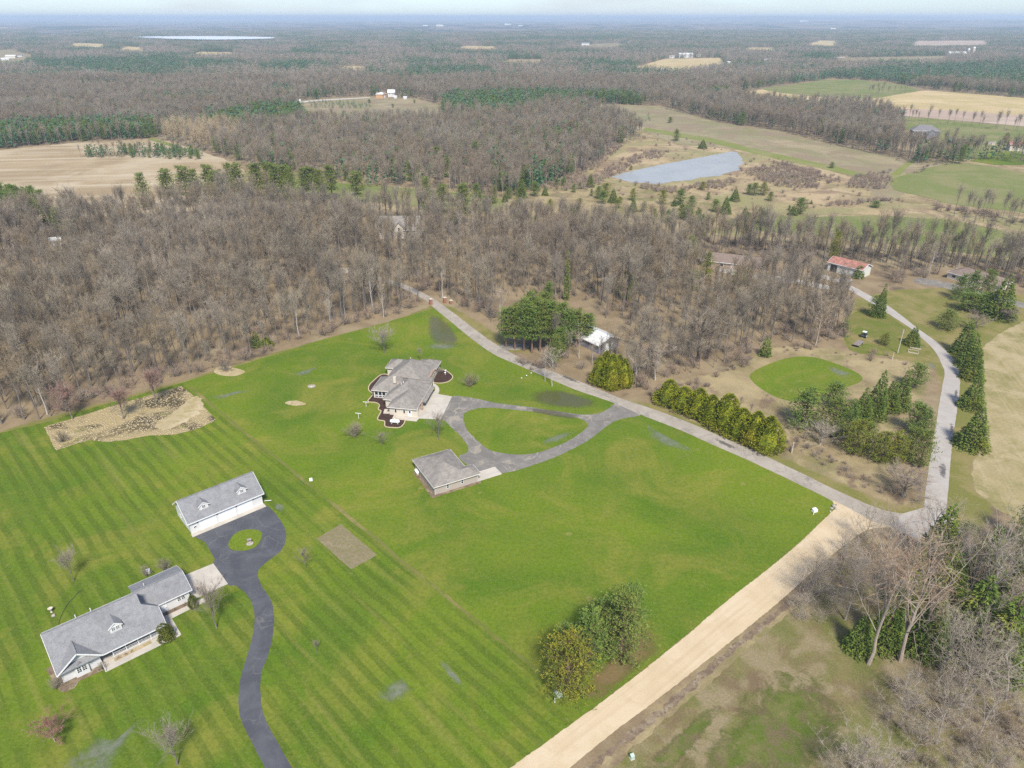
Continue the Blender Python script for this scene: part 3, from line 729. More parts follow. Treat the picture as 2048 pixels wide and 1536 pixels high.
sheet('meadow', px((1440, 440), (1540, 430), (1650, 434), (1750, 430), (1900, 440), (2048, 470), (2300, 520), (2300, 570), (2048, 520), (1800, 490), (1600, 470), (1480, 458)), 'green_field', 0.06, 'olive green strip of grass behind the right hand trees', seg=4, amp=1.0)
sheet('marsh', px((1620, 425), (1780, 405), (1900, 410), (2048, 432), (2300, 480), (2300, 520), (2048, 468), (1900, 440), (1750, 430)), 'marsh_grass', 0.05, 'tan strip of dry grass below the green field', seg=4, amp=1.2)
sheet('meadow', px((560, 352), (700, 368), (860, 380), (960, 390), (1010, 400), (1000, 425), (860, 415), (700, 400), (560, 395)), 'green_field', 0.05, 'grassy clearing behind the woodland', seg=4, amp=1.2)
sheet('field', px((-500, 330), (-100, 305), (0, 300), (150, 286), (310, 277), (345, 284), (400, 302), (470, 326), (490, 345), (460, 400), (440, 432), (-500, 470)), 'stubble_field', 0.05, 'bare tan ploughed field behind the woods at left', seg=8, amp=1.2)
sheet('meadow', px((588, 203), (660, 197), (740, 193), (830, 198), (885, 212), (885, 246), (760, 252), (620, 250)), 'meadow_pale', 0.10, 'pale farm meadow with rows of young conifers', seg=10, amp=3)
sheet('field', px((1525, 179), (1590, 169), (1665, 159), (1770, 165), (1835, 179), (1790, 190), (1740, 197), (1650, 195)), 'green_field', 0.12, 'bright green field on the far hillside at right', smooth=True)
sheet('field', px((1400, 196), (1525, 179), (1650, 195), (1740, 197), (1800, 188), (1850, 181), (2300, 215), (2300, 262), (2048, 232), (1900, 222), (1740, 216), (1560, 215)), 'straw_field', 0.11, 'straw yellow field on the far hillside at right')
sheet('field', px((1730, 214), (1900, 221), (2048, 231), (2300, 262), (2300, 282), (2048, 253), (1900, 240), (1760, 228)), 'pink_field', 0.13, 'pinkish bare strip along the straw field')
sheet('field', px((1760, 229), (1900, 241), (2048, 254), (2300, 284), (2300, 350), (2048, 308), (1985, 318), (1900, 318), (1860, 290), (1800, 250)), 'green_field', 0.12, 'green pasture behind the grey house', seg=8, amp=2)
sheet('lawn', px((1940, 322), (1990, 305), (2048, 308), (2200, 320), (2200, 345), (2048, 330), (1990, 330)), 'lawn_plain', 0.16, 'bright green yard of the house at the right edge')
FAR = [([(150, 178), (180, 171), (240, 170), (250, 180)], 'marsh_grass', 'tan marshy gap in the far woods at left'), ([(270, 160), (300, 156), (350, 157), (345, 164)], 'straw_field', 'narrow tan clearing in the far woods'),
       ([(1000, 126), (1020, 119), (1085, 119), (1080, 128)], 'marsh_grass', 'brown clearing in the middle far woods'), ([(900, 98), (930, 92), (1000, 93), (990, 99)], 'straw_field', 'thin tan strip in the far woods'), ([(380, 109), (400, 104), (470, 105), (460, 111)], 'straw_field', 'thin tan strip below the far lake'),
       ([(1480, 100), (1500, 95), (1560, 96), (1550, 101)], 'straw_field', 'thin tan strip in the far woods at right'), ([(60, 66), (80, 62), (170, 62), (160, 67)], 'meadow_pale', 'faint far strip near the left horizon'),
       ([(-60, 104), (20, 99), (50, 107), (70, 113), (40, 128), (-60, 130)], 'meadow_pale', 'pale far field at the left edge'),
       ([(1265, 136), (1330, 118), (1440, 116), (1450, 130), (1350, 142)], 'straw_field', 'tan far field beside white sheds'),
       ([(135, 91), (150, 86), (215, 88), (205, 96)], 'straw_field', 'small tan far field among the woods at left'),
       ([(235, 101), (245, 93), (290, 95), (285, 103)], 'straw_field', 'tiny tan far field below the lake'),
       ([(1130, 92), (1230, 86), (1260, 90), (1200, 96)], 'meadow_pale', 'far green field strip behind the middle woods'),
       ([(1605, 90), (1640, 81), (1680, 82), (1670, 92)], 'straw_field', 'tan far clearing right of centre'),
       ([(1815, 92), (1830, 82), (1970, 81), (1980, 90)], 'pink_field', 'pinkish far field at right'),
       ([(1650, 124), (1700, 116), (1900, 112), (1880, 122)], 'meadow_pale', 'pale far field near the silos'),
       ([(680, 139), (690, 132), (730, 133), (725, 141)], 'straw_field', 'tiny tan clearing in the far woods'),
       ([(840, 62), (860, 54), (1050, 52), (1060, 58)], 'meadow_pale', 'faint pale field near the horizon')]
for pts, m, lb in FAR: sheet('field', px(*pts), m, 0.3, lb)
sheet('road', dense([(1380, 137), (1430, 131), (1500, 126), (1560, 121), (1620, 117), (1690, 114)]) + dense([(1690, 116), (1620, 119), (1560, 123.5), (1500, 128.5), (1430, 134), (1382, 140)]), 'asphalt_lane', 0.5, 'thin pale line of a far highway')
sheet('track', dense([(590, 204), (640, 199.5), (700, 196.5), (740, 194.5)]) + dense([(740, 196), (700, 198.5), (640, 202), (592, 207)]), 'concrete', 0.2, 'pale farm track along the far meadow')
sheet('track', dense([(302, 275), (330, 283), (360, 293), (395, 305)]) + dense([(390, 308), (352, 297), (322, 287), (296, 279)]), 'mown_path', 0.12, 'green farm track between the plantation and the larches')

# --- far country: low wooded ridges out to the horizon
def hills():
    rr = np.concatenate([np.linspace(4600, 9000, 50), np.geomspace(9100, 40000, 70)])
    aa = np.linspace(-R(52), R(52), 260)
    A, Rr = np.meshgrid(aa, rr)
    X, Y = Rr * np.sin(A), Rr * np.cos(A)
    rs = np.random.RandomState(4); Z = np.zeros_like(X)
    for wl, am in ((9000, 9), (4200, 7), (1900, 4), (900, 3), (420, 2.5)):
        for _ in range(5):
            t = rs.uniform(0, 2 * math.pi); Z += am * 0.6 * np.sin((X * math.cos(t) + 1.8 * Y * math.sin(t)) / wl * 6.283 + rs.uniform(0, 6.28))
    fade = np.clip((Rr - 4600) / 3500, 0, 1)
    Z = 8 * fade + np.abs(Z) * 0.7 * fade
    for az, r0, wa, wr, h in ((17, 21000, 7, 3500, 88), (26, 24000, 9, 3000, 78), (32, 15000, 8, 2500, 38), (8, 26000, 6, 3000, 75), (-6, 30000, 14, 3000, 55), (-24, 30000, 12, 4000, 60), (24, 12500, 6, 1800, 25)):
        Z += h * np.exp(-((np.degrees(A) - az) / wa) ** 2 - ((Rr - r0) / wr) ** 2)
    n0, n1 = X.shape
    v = np.stack([X.ravel(), Y.ravel(), Z.ravel() - 2.0], 1); i = np.arange(n0 * n1).reshape(n0, n1)
    f = np.stack([i[:-1, :-1].ravel(), i[:-1, 1:].ravel(), i[1:, 1:].ravel(), i[1:, :-1].ravel()], 1)
    tag(link('hills', mesh_of('hills', v.tolist(), f.tolist(), ['far_woods'], smooth=True)), 'low wooded country and blue ridges along the horizon', kind='structure')
hills()
# ------------------------------------------------------------------ buildings
def window(B, o, ax, nrm, w, h, nx=2, ny=2, frame='trim_white', fw=0.09):
    """window on a wall: o = lower left corner, ax = direction along the wall, nrm = outward; frame part with one pane for each light"""
    o = Vector(o); ax = Vector(ax).normalized(); nv = Vector(nrm).normalized(); up = Vector((0, 0, 1))
    def blk(mb, a0, a1, z0, z1, d0, d1):
        c = [o + ax * a + up * z + nv * d for d in (d0, d1) for z in (z0, z1) for a in (a0, a1)]
        mb.add([tuple(p) for p in c], [(0, 1, 3, 2), (4, 6, 7, 5), (0, 4, 5, 1), (2, 3, 7, 6), (0, 2, 6, 4), (1, 5, 7, 3)])
    m = MB()
    blk(m, -fw, 0, -fw, h + fw, 0, 0.07); blk(m, w, w + fw, -fw, h + fw, 0, 0.07); blk(m, 0, w, -fw, 0, 0, 0.07); blk(m, 0, w, h, h + fw, 0, 0.07)
    for i in range(1, nx): blk(m, w * i / nx - 0.025, w * i / nx + 0.025, 0, h, 0, 0.055)
    for j in range(1, ny): blk(m, 0, w, h * j / ny - 0.025, h * j / ny + 0.025, 0, 0.052)
    f = m.build('window', frame, B)
    for i in range(nx):
        for j in range(ny):
            g = MB(); blk(g, w * i / nx + 0.003, w * (i + 1) / nx - 0.003, h * j / ny + 0.003, h * (j + 1) / ny - 0.003, 0.004, 0.03)
            g.build('pane', 'glass_dark', f)
    return f

def panel_door(B, o, ax, nrm, w, h, mat, rows=4, cols=0, name='garage_door', handle=False):
    o = Vector(o); ax = Vector(ax).normalized(); nv = Vector(nrm).normalized(); up = Vector((0, 0, 1))
    def blk(mb, a0, a1, z0, z1, d0, d1):
        c = [o + ax * a + up * z + nv * d for d in (d0, d1) for z in (z0, z1) for a in (a0, a1)]
        mb.add([tuple(p) for p in c], [(0, 1, 3, 2), (4, 6, 7, 5), (0, 4, 5, 1), (2, 3, 7, 6), (0, 2, 6, 4), (1, 5, 7, 3)])
    m = MB(); blk(m, -0.1, 0, 0, h + 0.1, 0, 0.08); blk(m, w, w + 0.1, 0, h + 0.1, 0, 0.08); blk(m, 0, w, h, h + 0.1, 0, 0.08)
    d = m.build(name, 'trim_white', B)
    for j in range(rows):
        q = MB(); blk(q, 0.01, w - 0.01, h * j / rows + 0.012, h * (j + 1) / rows - 0.012, 0.0, 0.05); q.build('panel', mat, d)
    if handle:
        q = MB(); blk(q, w * 0.85, w * 0.9, h * 0.45, h * 0.52, 0.05, 0.10); q.build('handle', 'dark_trim', d)
    return d

def edges_trim(m, pts, w=0.05, h=0.20, drop=0.10, closed=False):
    n = len(pts)
    for i in range(n if closed else n - 1):
        a, b = pts[i], pts[(i + 1) % n]
        m.bar((a[0], a[1], a[2] - drop), (b[0], b[1], b[2] - drop), w, h)

def hip(x0, x1, y0, y1, ze, pitch, apexy=None, gable=()):
    """four roof planes of a rectangle; ridge along the longer side"""
    if (y1 - y0) >= (x1 - x0):
        hw = (x1 - x0) / 2; zr = ze + pitch * hw; cx = (x0 + x1) / 2
        ya = y0 if 'near' in gable else y0 + hw; yb = y1 if 'far' in gable else y1 - hw
        a, b = (cx, ya, zr), (cx, yb, zr)
        out = [[(x0, y0, ze), a, b, (x0, y1, ze)], [(x1, y1, ze), b, a, (x1, y0, ze)]]
        if 'near' not in gable: out.append([(x1, y0, ze), a, (x0, y0, ze)])
        if 'far' not in gable: out.append([(x0, y1, ze), b, (x1, y1, ze)])
    else:
        hw = (y1 - y0) / 2; zr = ze + pitch * hw; cy = (y0 + y1) / 2
        xa = x0 if 'left' in gable else x0 + hw; xb = x1 if 'right' in gable else x1 - hw
        a, b = (xa, cy, zr), (xb, cy, zr)
        out = [[(x0, y0, ze), (x1, y0, ze), b, a], [(x1, y1, ze), (x0, y1, ze), a, b]]
        if 'left' not in gable: out.append([(x0, y1, ze), (x0, y0, ze), a])
        if 'right' not in gable: out.append([(x1, y0, ze), (x1, y1, ze), b])
    return out

def gable_wall(m, axis, at, c0, c1, zb, ze, pitch, t=0.15):
    """upright wall with a triangular head; axis 'x' spans x at y = at, axis 'y' spans y at x = at"""
    cm = (c0 + c1) / 2; zt = ze + pitch * (c1 - c0) / 2
    if axis == 'x': m.prism([(c0, at, zb), (c1, at, zb), (c1, at, ze), (cm, at, zt), (c0, at, ze)], (0, t, 0))
    else: m.prism([(at, c0, zb), (at, c1, zb), (at, c1, ze), (at, cm, zt), (at, c0, ze)], (t, 0, 0))

# --- white ranch house with grey roof (lower left)
def white_house():
    B = empty('white_house', (-75.55, 82.59, 0), R(40.82), 'white one storey house with grey roof and long front porch', 'house')
    z = 2.7; k = 0.75
    w = MB()
    w.box(0.5, 6.5, 0.9, 11.8, 0, 2.62); w.box(6.5, 17.0, 2.7, 11.8, 0, 2.62)
    gable_wall(w, 'x', 0.9, 0.45, 6.6, 2.6, 2.62, 0.72)
    gable_wall(w, 'y', 0.5, 0.9, 11.6, 2.6, 2.62, 0.72); gable_wall(w, 'y', 14.75, 0.9, 11.6, 2.6, 2.62, 0.72)
    w.build('wall', 'siding_white', B)
    g = MB(); g.box(15.2, 23.5, 6.4, 14.3, 0, 2.6); gable_wall(g, 'y', 23.35, 6.4, 14.3, 2.6, 2.6, 0.37); g.build('garage_wall', 'siding_white', B)
    r = MB()
    r.slab([(0, 0, z), (17.5, 0, z), (17.5, 2.95, z + 2.21), (15.1, 4.3, z + 3.22), (15.1, 6.2, z + 4.65), (0, 6.2, z + 4.65)])
    r.slab([(15.1, 6.2, z + 4.65), (15.1, 12.4, z), (0, 12.4, z), (0, 6.2, z + 4.65)])
    r.slab([(17.5, 2.95, z + 2.2), (17.5, 6.4, z + 0.1), (15.1, 8.4, z + 0.9), (15.1, 4.3, z + 3.2)], 0.12)
    rf = r.build('roof', 'shingle_grey', B)
    m = MB(); m.slab([(3.53, 0, z + 2.72), (0.0, 0, z + 0.04), (3.53, 3.62, z + 2.74)], 0.1); m.slab([(7.06, 0, z + 0.04), (3.53, 0, z + 2.72), (3.53, 3.62, z + 2.74)], 0.1); m.build('gable_roof', 'shingle_grey', rf)
    m = MB(); m.slab([(15.12, 5.9, z), (24.05, 5.9, z), (24.05, 10.3, z + 1.72), (15.12, 10.3, z + 1.72)]); m.slab([(24.05, 10.3, z + 1.72), (24.05, 14.75, z), (15.0, 14.75, z), (15.0, 10.3, z + 1.72)])
    m.build('garage_roof', 'shingle_grey', rf)
    m = MB(); m.bar((0, 6.2, z + 4.68), (15.1, 6.2, z + 4.68), 0.3, 0.06); m.bar((3.53, 0, z + 2.76), (3.53, 3.6, z + 2.78), 0.28, 0.06); m.bar((15.2, 10.3, z + 1.75), (24.0, 10.3, z + 1.75), 0.3, 0.06); m.build('ridge_cap', 'shingle_grey', rf)
    t = MB()
    edges_trim(t, [(7.06, -0.03, z), (17.53, -0.03, z), (17.53, 2.95, z + 2.2)]); edges_trim(t, [(0, -0.04, z), (3.53, -0.04, z + 2.7), (7.06, -0.04, z)], 0.06, 0.24)
    edges_trim(t, [(-0.03, 0, z), (-0.03, 6.2, z + 4.65), (-0.03, 12.43, z), (15.1, 12.43, z)]); edges_trim(t, [(17.5, 5.87, z), (24.08, 5.87, z), (24.08, 10.3, z + 1.72), (24.08, 14.78, z), (15.0, 14.78, z)])
    t.build('fascia', 'trim_white', B)
    # dormer
    d = MB(); d.prism([(9.2, 2.2, 4.2), (11.1, 2.2, 4.2), (11.1, 2.2, 5.55), (10.15, 2.2, 6.28), (9.2, 2.2, 5.55)], (0, 2.4, 0)); dm = d.build('dormer', 'siding_white', B)
    d = MB(); d.slab([(8.98, 2.06, 5.47), (10.15, 2.06, 6.38), (10.15, 4.9, 6.38), (8.98, 3.75, 5.47)], 0.1); d.slab([(11.32, 2.06, 5.47), (11.32, 3.75, 5.47), (10.15, 4.9, 6.38), (10.15, 2.06, 6.38)], 0.1); d.build('dormer_roof', 'shingle_grey', dm)
    d = MB(); edges_trim(d, [(8.98, 2.03, 5.45), (10.15, 2.03, 6.36), (11.32, 2.03, 5.45)], 0.06, 0.16, 0.05); d.build('dormer_trim', 'trim_white', dm)
    for x in (9.53, 10.24): window(dm, (x, 2.2, 4.72), (1, 0, 0), (0, -1, 0), 0.5, 0.72, 2, 3)
    # bay with its small gable roof
    b = MB(); b.box(2.46, 4.6, 0.47, 0.95, 0, 2.3); b.prism([(2.46, 0.47, 2.3), (4.6, 0.47, 2.3), (3.53, 0.47, 3.05)], (0, 0.45, 0)); bay = b.build('bay', 'siding_white', B)
    b = MB(); b.slab([(2.15, 0.2, 2.12), (3.53, 0.2, 3.16), (3.53, 0.93, 3.16), (2.15, 0.93, 2.12)], 0.1); b.slab([(4.91, 0.2, 2.12), (4.91, 0.93, 2.12), (3.53, 0.93, 3.16), (3.53, 0.2, 3.16)], 0.1); b.build('bay_roof', 'shingle_grey', bay)
    for x in (2.85, 3.65): window(bay, (x, 0.47, 0.95), (1, 0, 0), (0, -1, 0), 0.62, 1.15, 2, 3)
    for x in (21.3, 22.05): window(B, (x, 6.4, 1.1), (1, 0, 0), (0, -1, 0), 0.55, 1.05, 2, 3)
    panel_door(B, (18.3, 6.4, 0.05), (1, 0, 0), (0, -1, 0), 0.95, 2.1, 'door_white', 3, name='door', handle=True)
    panel_door(B, (7.2, 2.7, 0.2), (1, 0, 0), (0, -1, 0), 1.0, 2.05, 'door_white', 3, name='door', handle=True)
    for x in (9.2, 12.2, 14.8): window(B, (x, 2.7, 1.0), (1, 0, 0), (0, -1, 0), 1.3, 1.2, 2, 2)
    panel_door(B, (23.5, 7.6, 0.05), (0, 1, 0), (1, 0, 0), 4.9, 2.3, 'door_white', 4)
    # porch
    p = MB(); p.box(6.5, 17.0, 0.95, 2.7, 0, 0.2); p.build('porch_floor', 'concrete', B)
    for x in (8.5, 10.6, 12.65, 14.7, 16.8): p = MB(); p.box(x - 0.07, x + 0.07, 1.0, 1.14, 0.2, 2.55); p.build('porch_post', 'trim_white', B)
    for x0, x1 in ((8.57, 10.53), (10.67, 12.58), (12.72, 14.63), (14.77, 16.73)):
        p = MB(); p.box(x0, x1, 1.03, 1.11, 1.02, 1.10); p.box(x0, x1, 1.03, 1.11, 0.30, 0.36); rl = p.build('porch_rail', 'trim_white', B)
        p = MB()
        for i in range(int((x1 - x0) / 0.14)): p.box(x0 + 0.07 + i * 0.14, x0 + 0.105 + i * 0.14, 1.05, 1.09, 0.36, 1.02)
        p.build('balusters', 'trim_white', rl)['kind'] = 'stuff'
    for x, y, zz in ((16.9, 11.5, 3.6), (17.2, 10.9, 4.6)): v = MB(); v.tube([(x, y, zz - 0.3), (x, y, zz + 0.35)], 0.06, 8); v.build('vent_pipe', 'trim_white', B)
    for x in (5.5, 8.0): v = MB(); v.tube([(x, 12.0, 3.0), (x, 12.0, 3.75)], 0.09, 8); v.build('vent_pipe', 'trim_white', B)
    rl = MB(); rl.bar((6.5, -1.25, 0.9), (6.5, 0.9, 0.95), 0.06); rl.bar((6.5, -1.25, 0), (6.5, -1.25, 0.95), 0.07); rl.bar((6.5, 0.85, 0), (6.5, 0.85, 0.95), 0.06); rl.build('handrail', 'trim_white', B)
    # walk, planting bed and apron are ground pieces in the same frame
    M = Matrix.Translation((-75.55, 82.59, 0)) @ Matrix.Rotation(R(40.82), 4, 'Z')
    def loc(pts): return [tuple((M @ Vector((x, y, 0)))[:2]) for x, y in pts]
    sheet('walkway', loc([(6.45, -1.35), (18.9, -1.35), (19.15, -1.1), (19.15, 3.95), (25.6, 4.2), (25.6, 5.4), (17.6, 5.4), (17.6, 2.0), (17.2, 0.9), (6.45, 0.9)]), 'concrete', 0.05, 'pale concrete walk along the porch of the white house', thick=0.06)
    sheet('planting_bed', loc([(8.3, 0.0), (14.5, 0.15), (14.5, 0.9), (8.3, 0.9)]), 'sand_bed', 0.06, 'planting bed in front of the porch rail')
    sheet('planting_bed', loc([(17.8, 5.4), (23.6, 5.3), (23.6, 6.35), (17.8, 6.35)]), 'ditch_soil', 0.06, 'reddish planting bed along the garage wall of the white house')
    sheet('planting_bed', loc([(-1.2, 6.0), (-0.4, -0.6), (0.2, -1.3), (1.6, -1.5), (2.6, -0.4), (6.3, -0.6), (6.4, 0.85), (0.5, 0.85), (0.45, 6.5)]), 'ditch_soil', 0.03, 'brown planting bed round the gable end of the white house')
    sheet('concrete_pad', loc([(24.0, 6.2), (30.6, 6.1), (30.6, 13.9), (24.0, 14.3)]), 'concrete', 0.05, 'concrete apron between the white house and the black driveway', thick=0.06)
    for i, (x, y, s, lb) in enumerate([(9.0, 0.45, 0.55, 'left'), (10.2, 0.45, 0.5, 'middle'), (11.2, 0.5, 0.4, 'right')]):
        q = loc([(x, y)])[0]; plant('brush%d' % i, 'dead_perennial', q[0], q[1], s * 0.55, i, 'brown dead perennial clump, %s one before the porch rail' % lb, 'plant', 'dead perennials by the porch', s * 0.3)
    for i, (x, y) in enumerate([(18.9, 5.8), (20.2, 5.8), (22.2, 5.8)]):
        q = loc([(x, y)])[0]; plant('brush%d' % i, 'dead_perennial', q[0], q[1], 0.3, i, 'low brown perennial clump, %s from the door along the white garage wall' % ORD3[i], 'plant', 'perennials along the garage wall', 0.2)
    q = loc([(-0.9, 9.6)])[0]
    o = MB(); o.box(-0.02, 0.02, 0, 1.6, 0.0, 0.9); o.bar((0, 0, 0.95), (0, 1.6, 0.95), 0.08); o.bar((0, 0, 0), (0, 0, 1.0), 0.08); o.bar((0, 1.6, 0), (0, 1.6, 1.0), 0.08)
ORD3 = ['first', 'second', 'third', 'fourth']

# --- white three door garage with two dormers
def white_garage():
    B = empty('white_garage', (-69.76, 121.93, 0), R(41.34), 'long white garage with grey roof, two dormers and three doors', 'garage')
    L = 17.2; z = 3.0; k = 0.73; yr = 4.82; zr = z + k * yr
    w = MB(); w.box(0.45, L - 0.45, 0.5, 9.15, 0, 2.95); gable_wall(w, 'y', 0.45, 0.5, 9.15, 2.9, 2.95, 0.72); gable_wall(w, 'y', L - 0.6, 0.5, 9.15, 2.9, 2.95, 0.72); w.build('wall', 'siding_white', B)
    r = MB(); r.slab([(0, 0, z), (L, 0, z), (L, yr, zr), (0, yr, zr)]); r.slab([(L, yr, zr), (L, 2 * yr, z), (0, 2 * yr, z), (0, yr, zr)]); rf = r.build('roof', 'shingle_grey', B)
    m = MB(); m.bar((0, yr, zr + 0.03), (L, yr, zr + 0.03), 0.3, 0.06); m.build('ridge_cap', 'shingle_grey', rf)
    t = MB(); edges_trim(t, [(L + 0.03, 2 * yr, z), (L + 0.03, yr, zr), (L + 0.03, -0.03, z), (-0.03, -0.03, z), (-0.03, yr, zr), (-0.03, 2 * yr, z)], 0.06, 0.24); t.build('fascia', 'trim_white', B)
    for x in (4.4, 12.95):
        d = MB(); d.prism([(x - 0.98, 1.6, 4.05), (x + 0.98, 1.6, 4.05), (x + 0.98, 1.6, 5.15), (x, 1.6, 5.9), (x - 0.98, 1.6, 5.15)], (0, 2.3, 0)); dm = d.build('dormer', 'siding_white', B)
        d = MB(); d.slab([(x - 1.22, 1.45, 5.06), (x, 1.45, 6.0), (x, 4.1, 6.0), (x - 1.22, 2.82, 5.06)], 0.09); d.slab([(x + 1.22, 1.45, 5.06), (x + 1.22, 2.82, 5.06), (x, 4.1, 6.0), (x, 1.45, 6.0)], 0.09); d.build('dormer_roof', 'shingle_grey', dm)
        d = MB(); edges_trim(d, [(x - 1.22, 1.42, 5.04), (x, 1.42, 5.98), (x + 1.22, 1.42, 5.04)], 0.06, 0.15, 0.05); d.build('dormer_trim', 'trim_white', dm)
        window(dm, (x - 0.33, 1.6, 4.48), (1, 0, 0), (0, -1, 0), 0.66, 0.7, 2, 3)
    for x0, x1 in ((2.55, 6.1), (6.75, 10.45), (11.1, 14.3)): panel_door(B, (x0, 0.5, 0.03), (1, 0, 0), (0, -1, 0), x1 - x0, 2.45, 'door_white', 4)
    for x in (2.1, 6.42, 10.78, 14.8):
        l = MB(); l.box(x - 0.08, x + 0.08, 0.34, 0.5, 2.2, 2.5); l.bar((x, 0.42, 2.5), (x, 0.42, 2.56), 0.22); l.build('wall_lamp', 'dark_trim', B)
    window(B, (0.45, 6.6, 1.1), (0, -1, 0), (-1, 0, 0), 0.5, 0.7, 1, 1); window(B, (0.45, 3.0, 1.1), (0, -1, 0), (-1, 0, 0), 0.5, 0.7, 1, 1); window(B, (1.2, 0.5, 1.2), (1, 0, 0), (0, -1, 0), 0.5, 0.35, 1, 1)
    M = Matrix.Translation((-69.76, 121.93, 0)) @ Matrix.Rotation(R(41.34), 4, 'Z')
    sheet('concrete_pad', [tuple((M @ Vector((x, y, 0)))[:2]) for x, y in ((0.2, -0.85), (16.85, -0.95), (16.85, 0.55), (0.3, 0.55))], 'concrete', 0.055, 'narrow concrete apron along the white garage doors', thick=0.065)
    q = (M @ Vector((17.4, 1.2, 0)))
    o = MB(); o.tube([(0, 0, 0.12), (1.5, 0.3, 0.08)], 0.07, 8); tag(o.build('drain_pipe', 'trim_white'), 'white drain pipe lying at the right end of the white garage', 'pipe').location = q

# --- tan house
def tan_house():
    B = empty('tan_house', (-35.14, 174.41, 0), R(-10.0), 'sprawling tan house with many hipped brown-grey roofs', 'house')
    z = 2.7; k = 0.60
    blocks = [(0.0, 8.6, 0.0, 16.0, 0.50, 'garage'), (-2.6, 8.3, 4.2, 17.5, 0.60, 'wing'), (-7.9, 3.0, 9.0, 18.0, 0.62, 'sunroom'), (-6.1, 6.6, 14.5, 29.5, 0.66, 'hall'), (-8.8, -1.0, 24.0, 30.5, 0.55, 'rear'), (1.0, 7.2, 26.0, 32.0, 0.55, 'end')]
    roofs = MB(); walls = MB(); trim = MB(); caps = MB()
    for i, (x0, x1, y0, y1, p, nm) in enumerate(blocks):
        zz = z + 0.003 * i
        for pl in hip(x0, x1, y0, y1, zz, p): roofs.slab(pl, 0.14)
        walls.box(x0 + 0.5, x1 - 0.5, y0 + 0.5, y1 - 0.5, 0, 2.6 - 0.01 * i)
        edges_trim(trim, [(x0, y0 - 0.03, zz), (x1, y0 - 0.03, zz)], 0.06, 0.2); edges_trim(trim, [(x0 - 0.03, y0, zz), (x0 - 0.03, y1, zz)], 0.06, 0.2); edges_trim(trim, [(x1 + 0.03, y0, zz), (x1 + 0.03, y1, zz)], 0.06, 0.2)
        hw = min(x1 - x0, y1 - y0) / 2; zr = zz + p * hw + 0.03
        for cx, cy, sx, sy in ((x0, y0, 1, 1), (x1, y0, -1, 1), (x0, y1, 1, -1), (x1, y1, -1, -1)): caps.bar((cx, cy, zz + 0.03), (cx + sx * hw, cy + sy * hw, zr), 0.24, 0.05)
    rf = roofs.build('roof', 'shingle_tan', B); caps.build('ridge_cap', 'shingle_tan', rf); walls.build('wall', 'siding_cream', B); trim.build('fascia', 'trim_cream', B)
    for x in (2.1, 4.6): window(B, (x, 0.5, 0.9), (1, 0, 0), (0, -1, 0), 0.45, 1.0, 1, 1, 'trim_cream')
    panel_door(B, (6.0, 0.5, 0.05), (1, 0, 0), (0, -1, 0), 0.95, 2.05, 'trim_white', 2, name='door', handle=True); window(B, (6.25, 0.44, 1.1), (1, 0, 0), (0, -1, 0), 0.45, 0.8, 1, 1)
    for x in (-7.0, -5.85, -4.7): window(B, (x, 9.5, 1.0), (1, 0, 0), (0, -1, 0), 0.9, 1.35, 1, 1); window(B, (x, 9.5, 0.35), (1, 0, 0), (0, -1, 0), 0.9, 0.4, 1, 1)
    p = MB(); p.box(8.1, 8.95, 4.6, 5.2, 0, 2.55); p.build('stone_pier', 'stone_veneer', B)
    p = MB(); p.box(8.1, 8.75, 0.5, 1.0, 0, 2.5); p.build('corner_pier', 'siding_cream', B)
    for y0 in (1.4, 6.2, 10.4): panel_door(B, (8.1, y0, 0.05), (0, 1, 0), (1, 0, 0), 2.9 if y0 < 2 else 3.6, 2.25, 'door_tan', 4)
    g = MB(); g.slab([(8.3, 5.6, 2.45), (9.6, 5.6, 1.95), (9.6, 15.6, 1.95), (8.3, 15.6, 2.45)], 0.12); g.build('pent_roof', 'shingle_tan', B)
    f = MB(); f.box(6.2, 6.95, 19.5, 25.5, 0, 2.9); f.build('stone_front', 'stone_veneer', B)
    for y0 in (20.4, 22.2, 24.0): window(B, (6.95, y0, 0.8), (0, 1, 0), (1, 0, 0), 0.9, 1.3, 1, 2, 'trim_cream')
    e = MB(); e.slab([(5.0, 16.5, 3.3), (8.4, 16.5, 3.0), (8.4, 19.2, 3.0), (5.0, 19.2, 3.3)], 0.2); e.build('entry_roof', 'shingle_tan', B)
    for y in (16.7, 19.0): c = MB(); c.tube([(8.1, y, 0), (8.1, y, 2.8)], 0.16, 10); c.build('entry_post', 'trim_cream', B)
    ch = MB(); ch.box(-1.6, -0.8, 11.0, 11.8, 4.5, 6.4); ch.build('chimney', 'siding_cream', B)
    for x, y, zz in ((1.4, 9.4, 5.0), (1.9, 9.9, 5.2), (-0.2, 24.0, 6.2)): v = MB(); v.tube([(x, y, zz), (x, y, zz + 0.8)], 0.09, 8); v.build('vent_pipe', 'trim_white', B)
    d = MB(); d.slab([(-6.3, 18.2, 0.35), (-3.0, 18.2, 0.35), (-3.0, 22.0, 0.35), (-6.3, 22.0, 0.35)], 0.3); d.build('patio', 'concrete', B)
    M = Matrix.Translation((-35.14, 174.41, 0)) @ Matrix.Rotation(R(-10.0), 4, 'Z')
    def z6(X, Y): return P(700 + X / 6.827, 680 + Y / 6.827)
    bedL = [z6(*q) for q in ((560, 500), (440, 470), (320, 560), (262, 625), (258, 690), (312, 742), (245, 838), (350, 856), (402, 892), (386, 948), (424, 978), (376, 1084), (470, 1110), (478, 1178), (555, 1196), (690, 1190), (750, 1096), (620, 1070), (640, 1000), (700, 800), (600, 600))]
    bedR = [z6(*q) for q in ((1130, 420), (1210, 400), (1310, 424), (1385, 476), (1400, 520), (1345, 568), (1250, 590), (1150, 585), (1080, 560))]
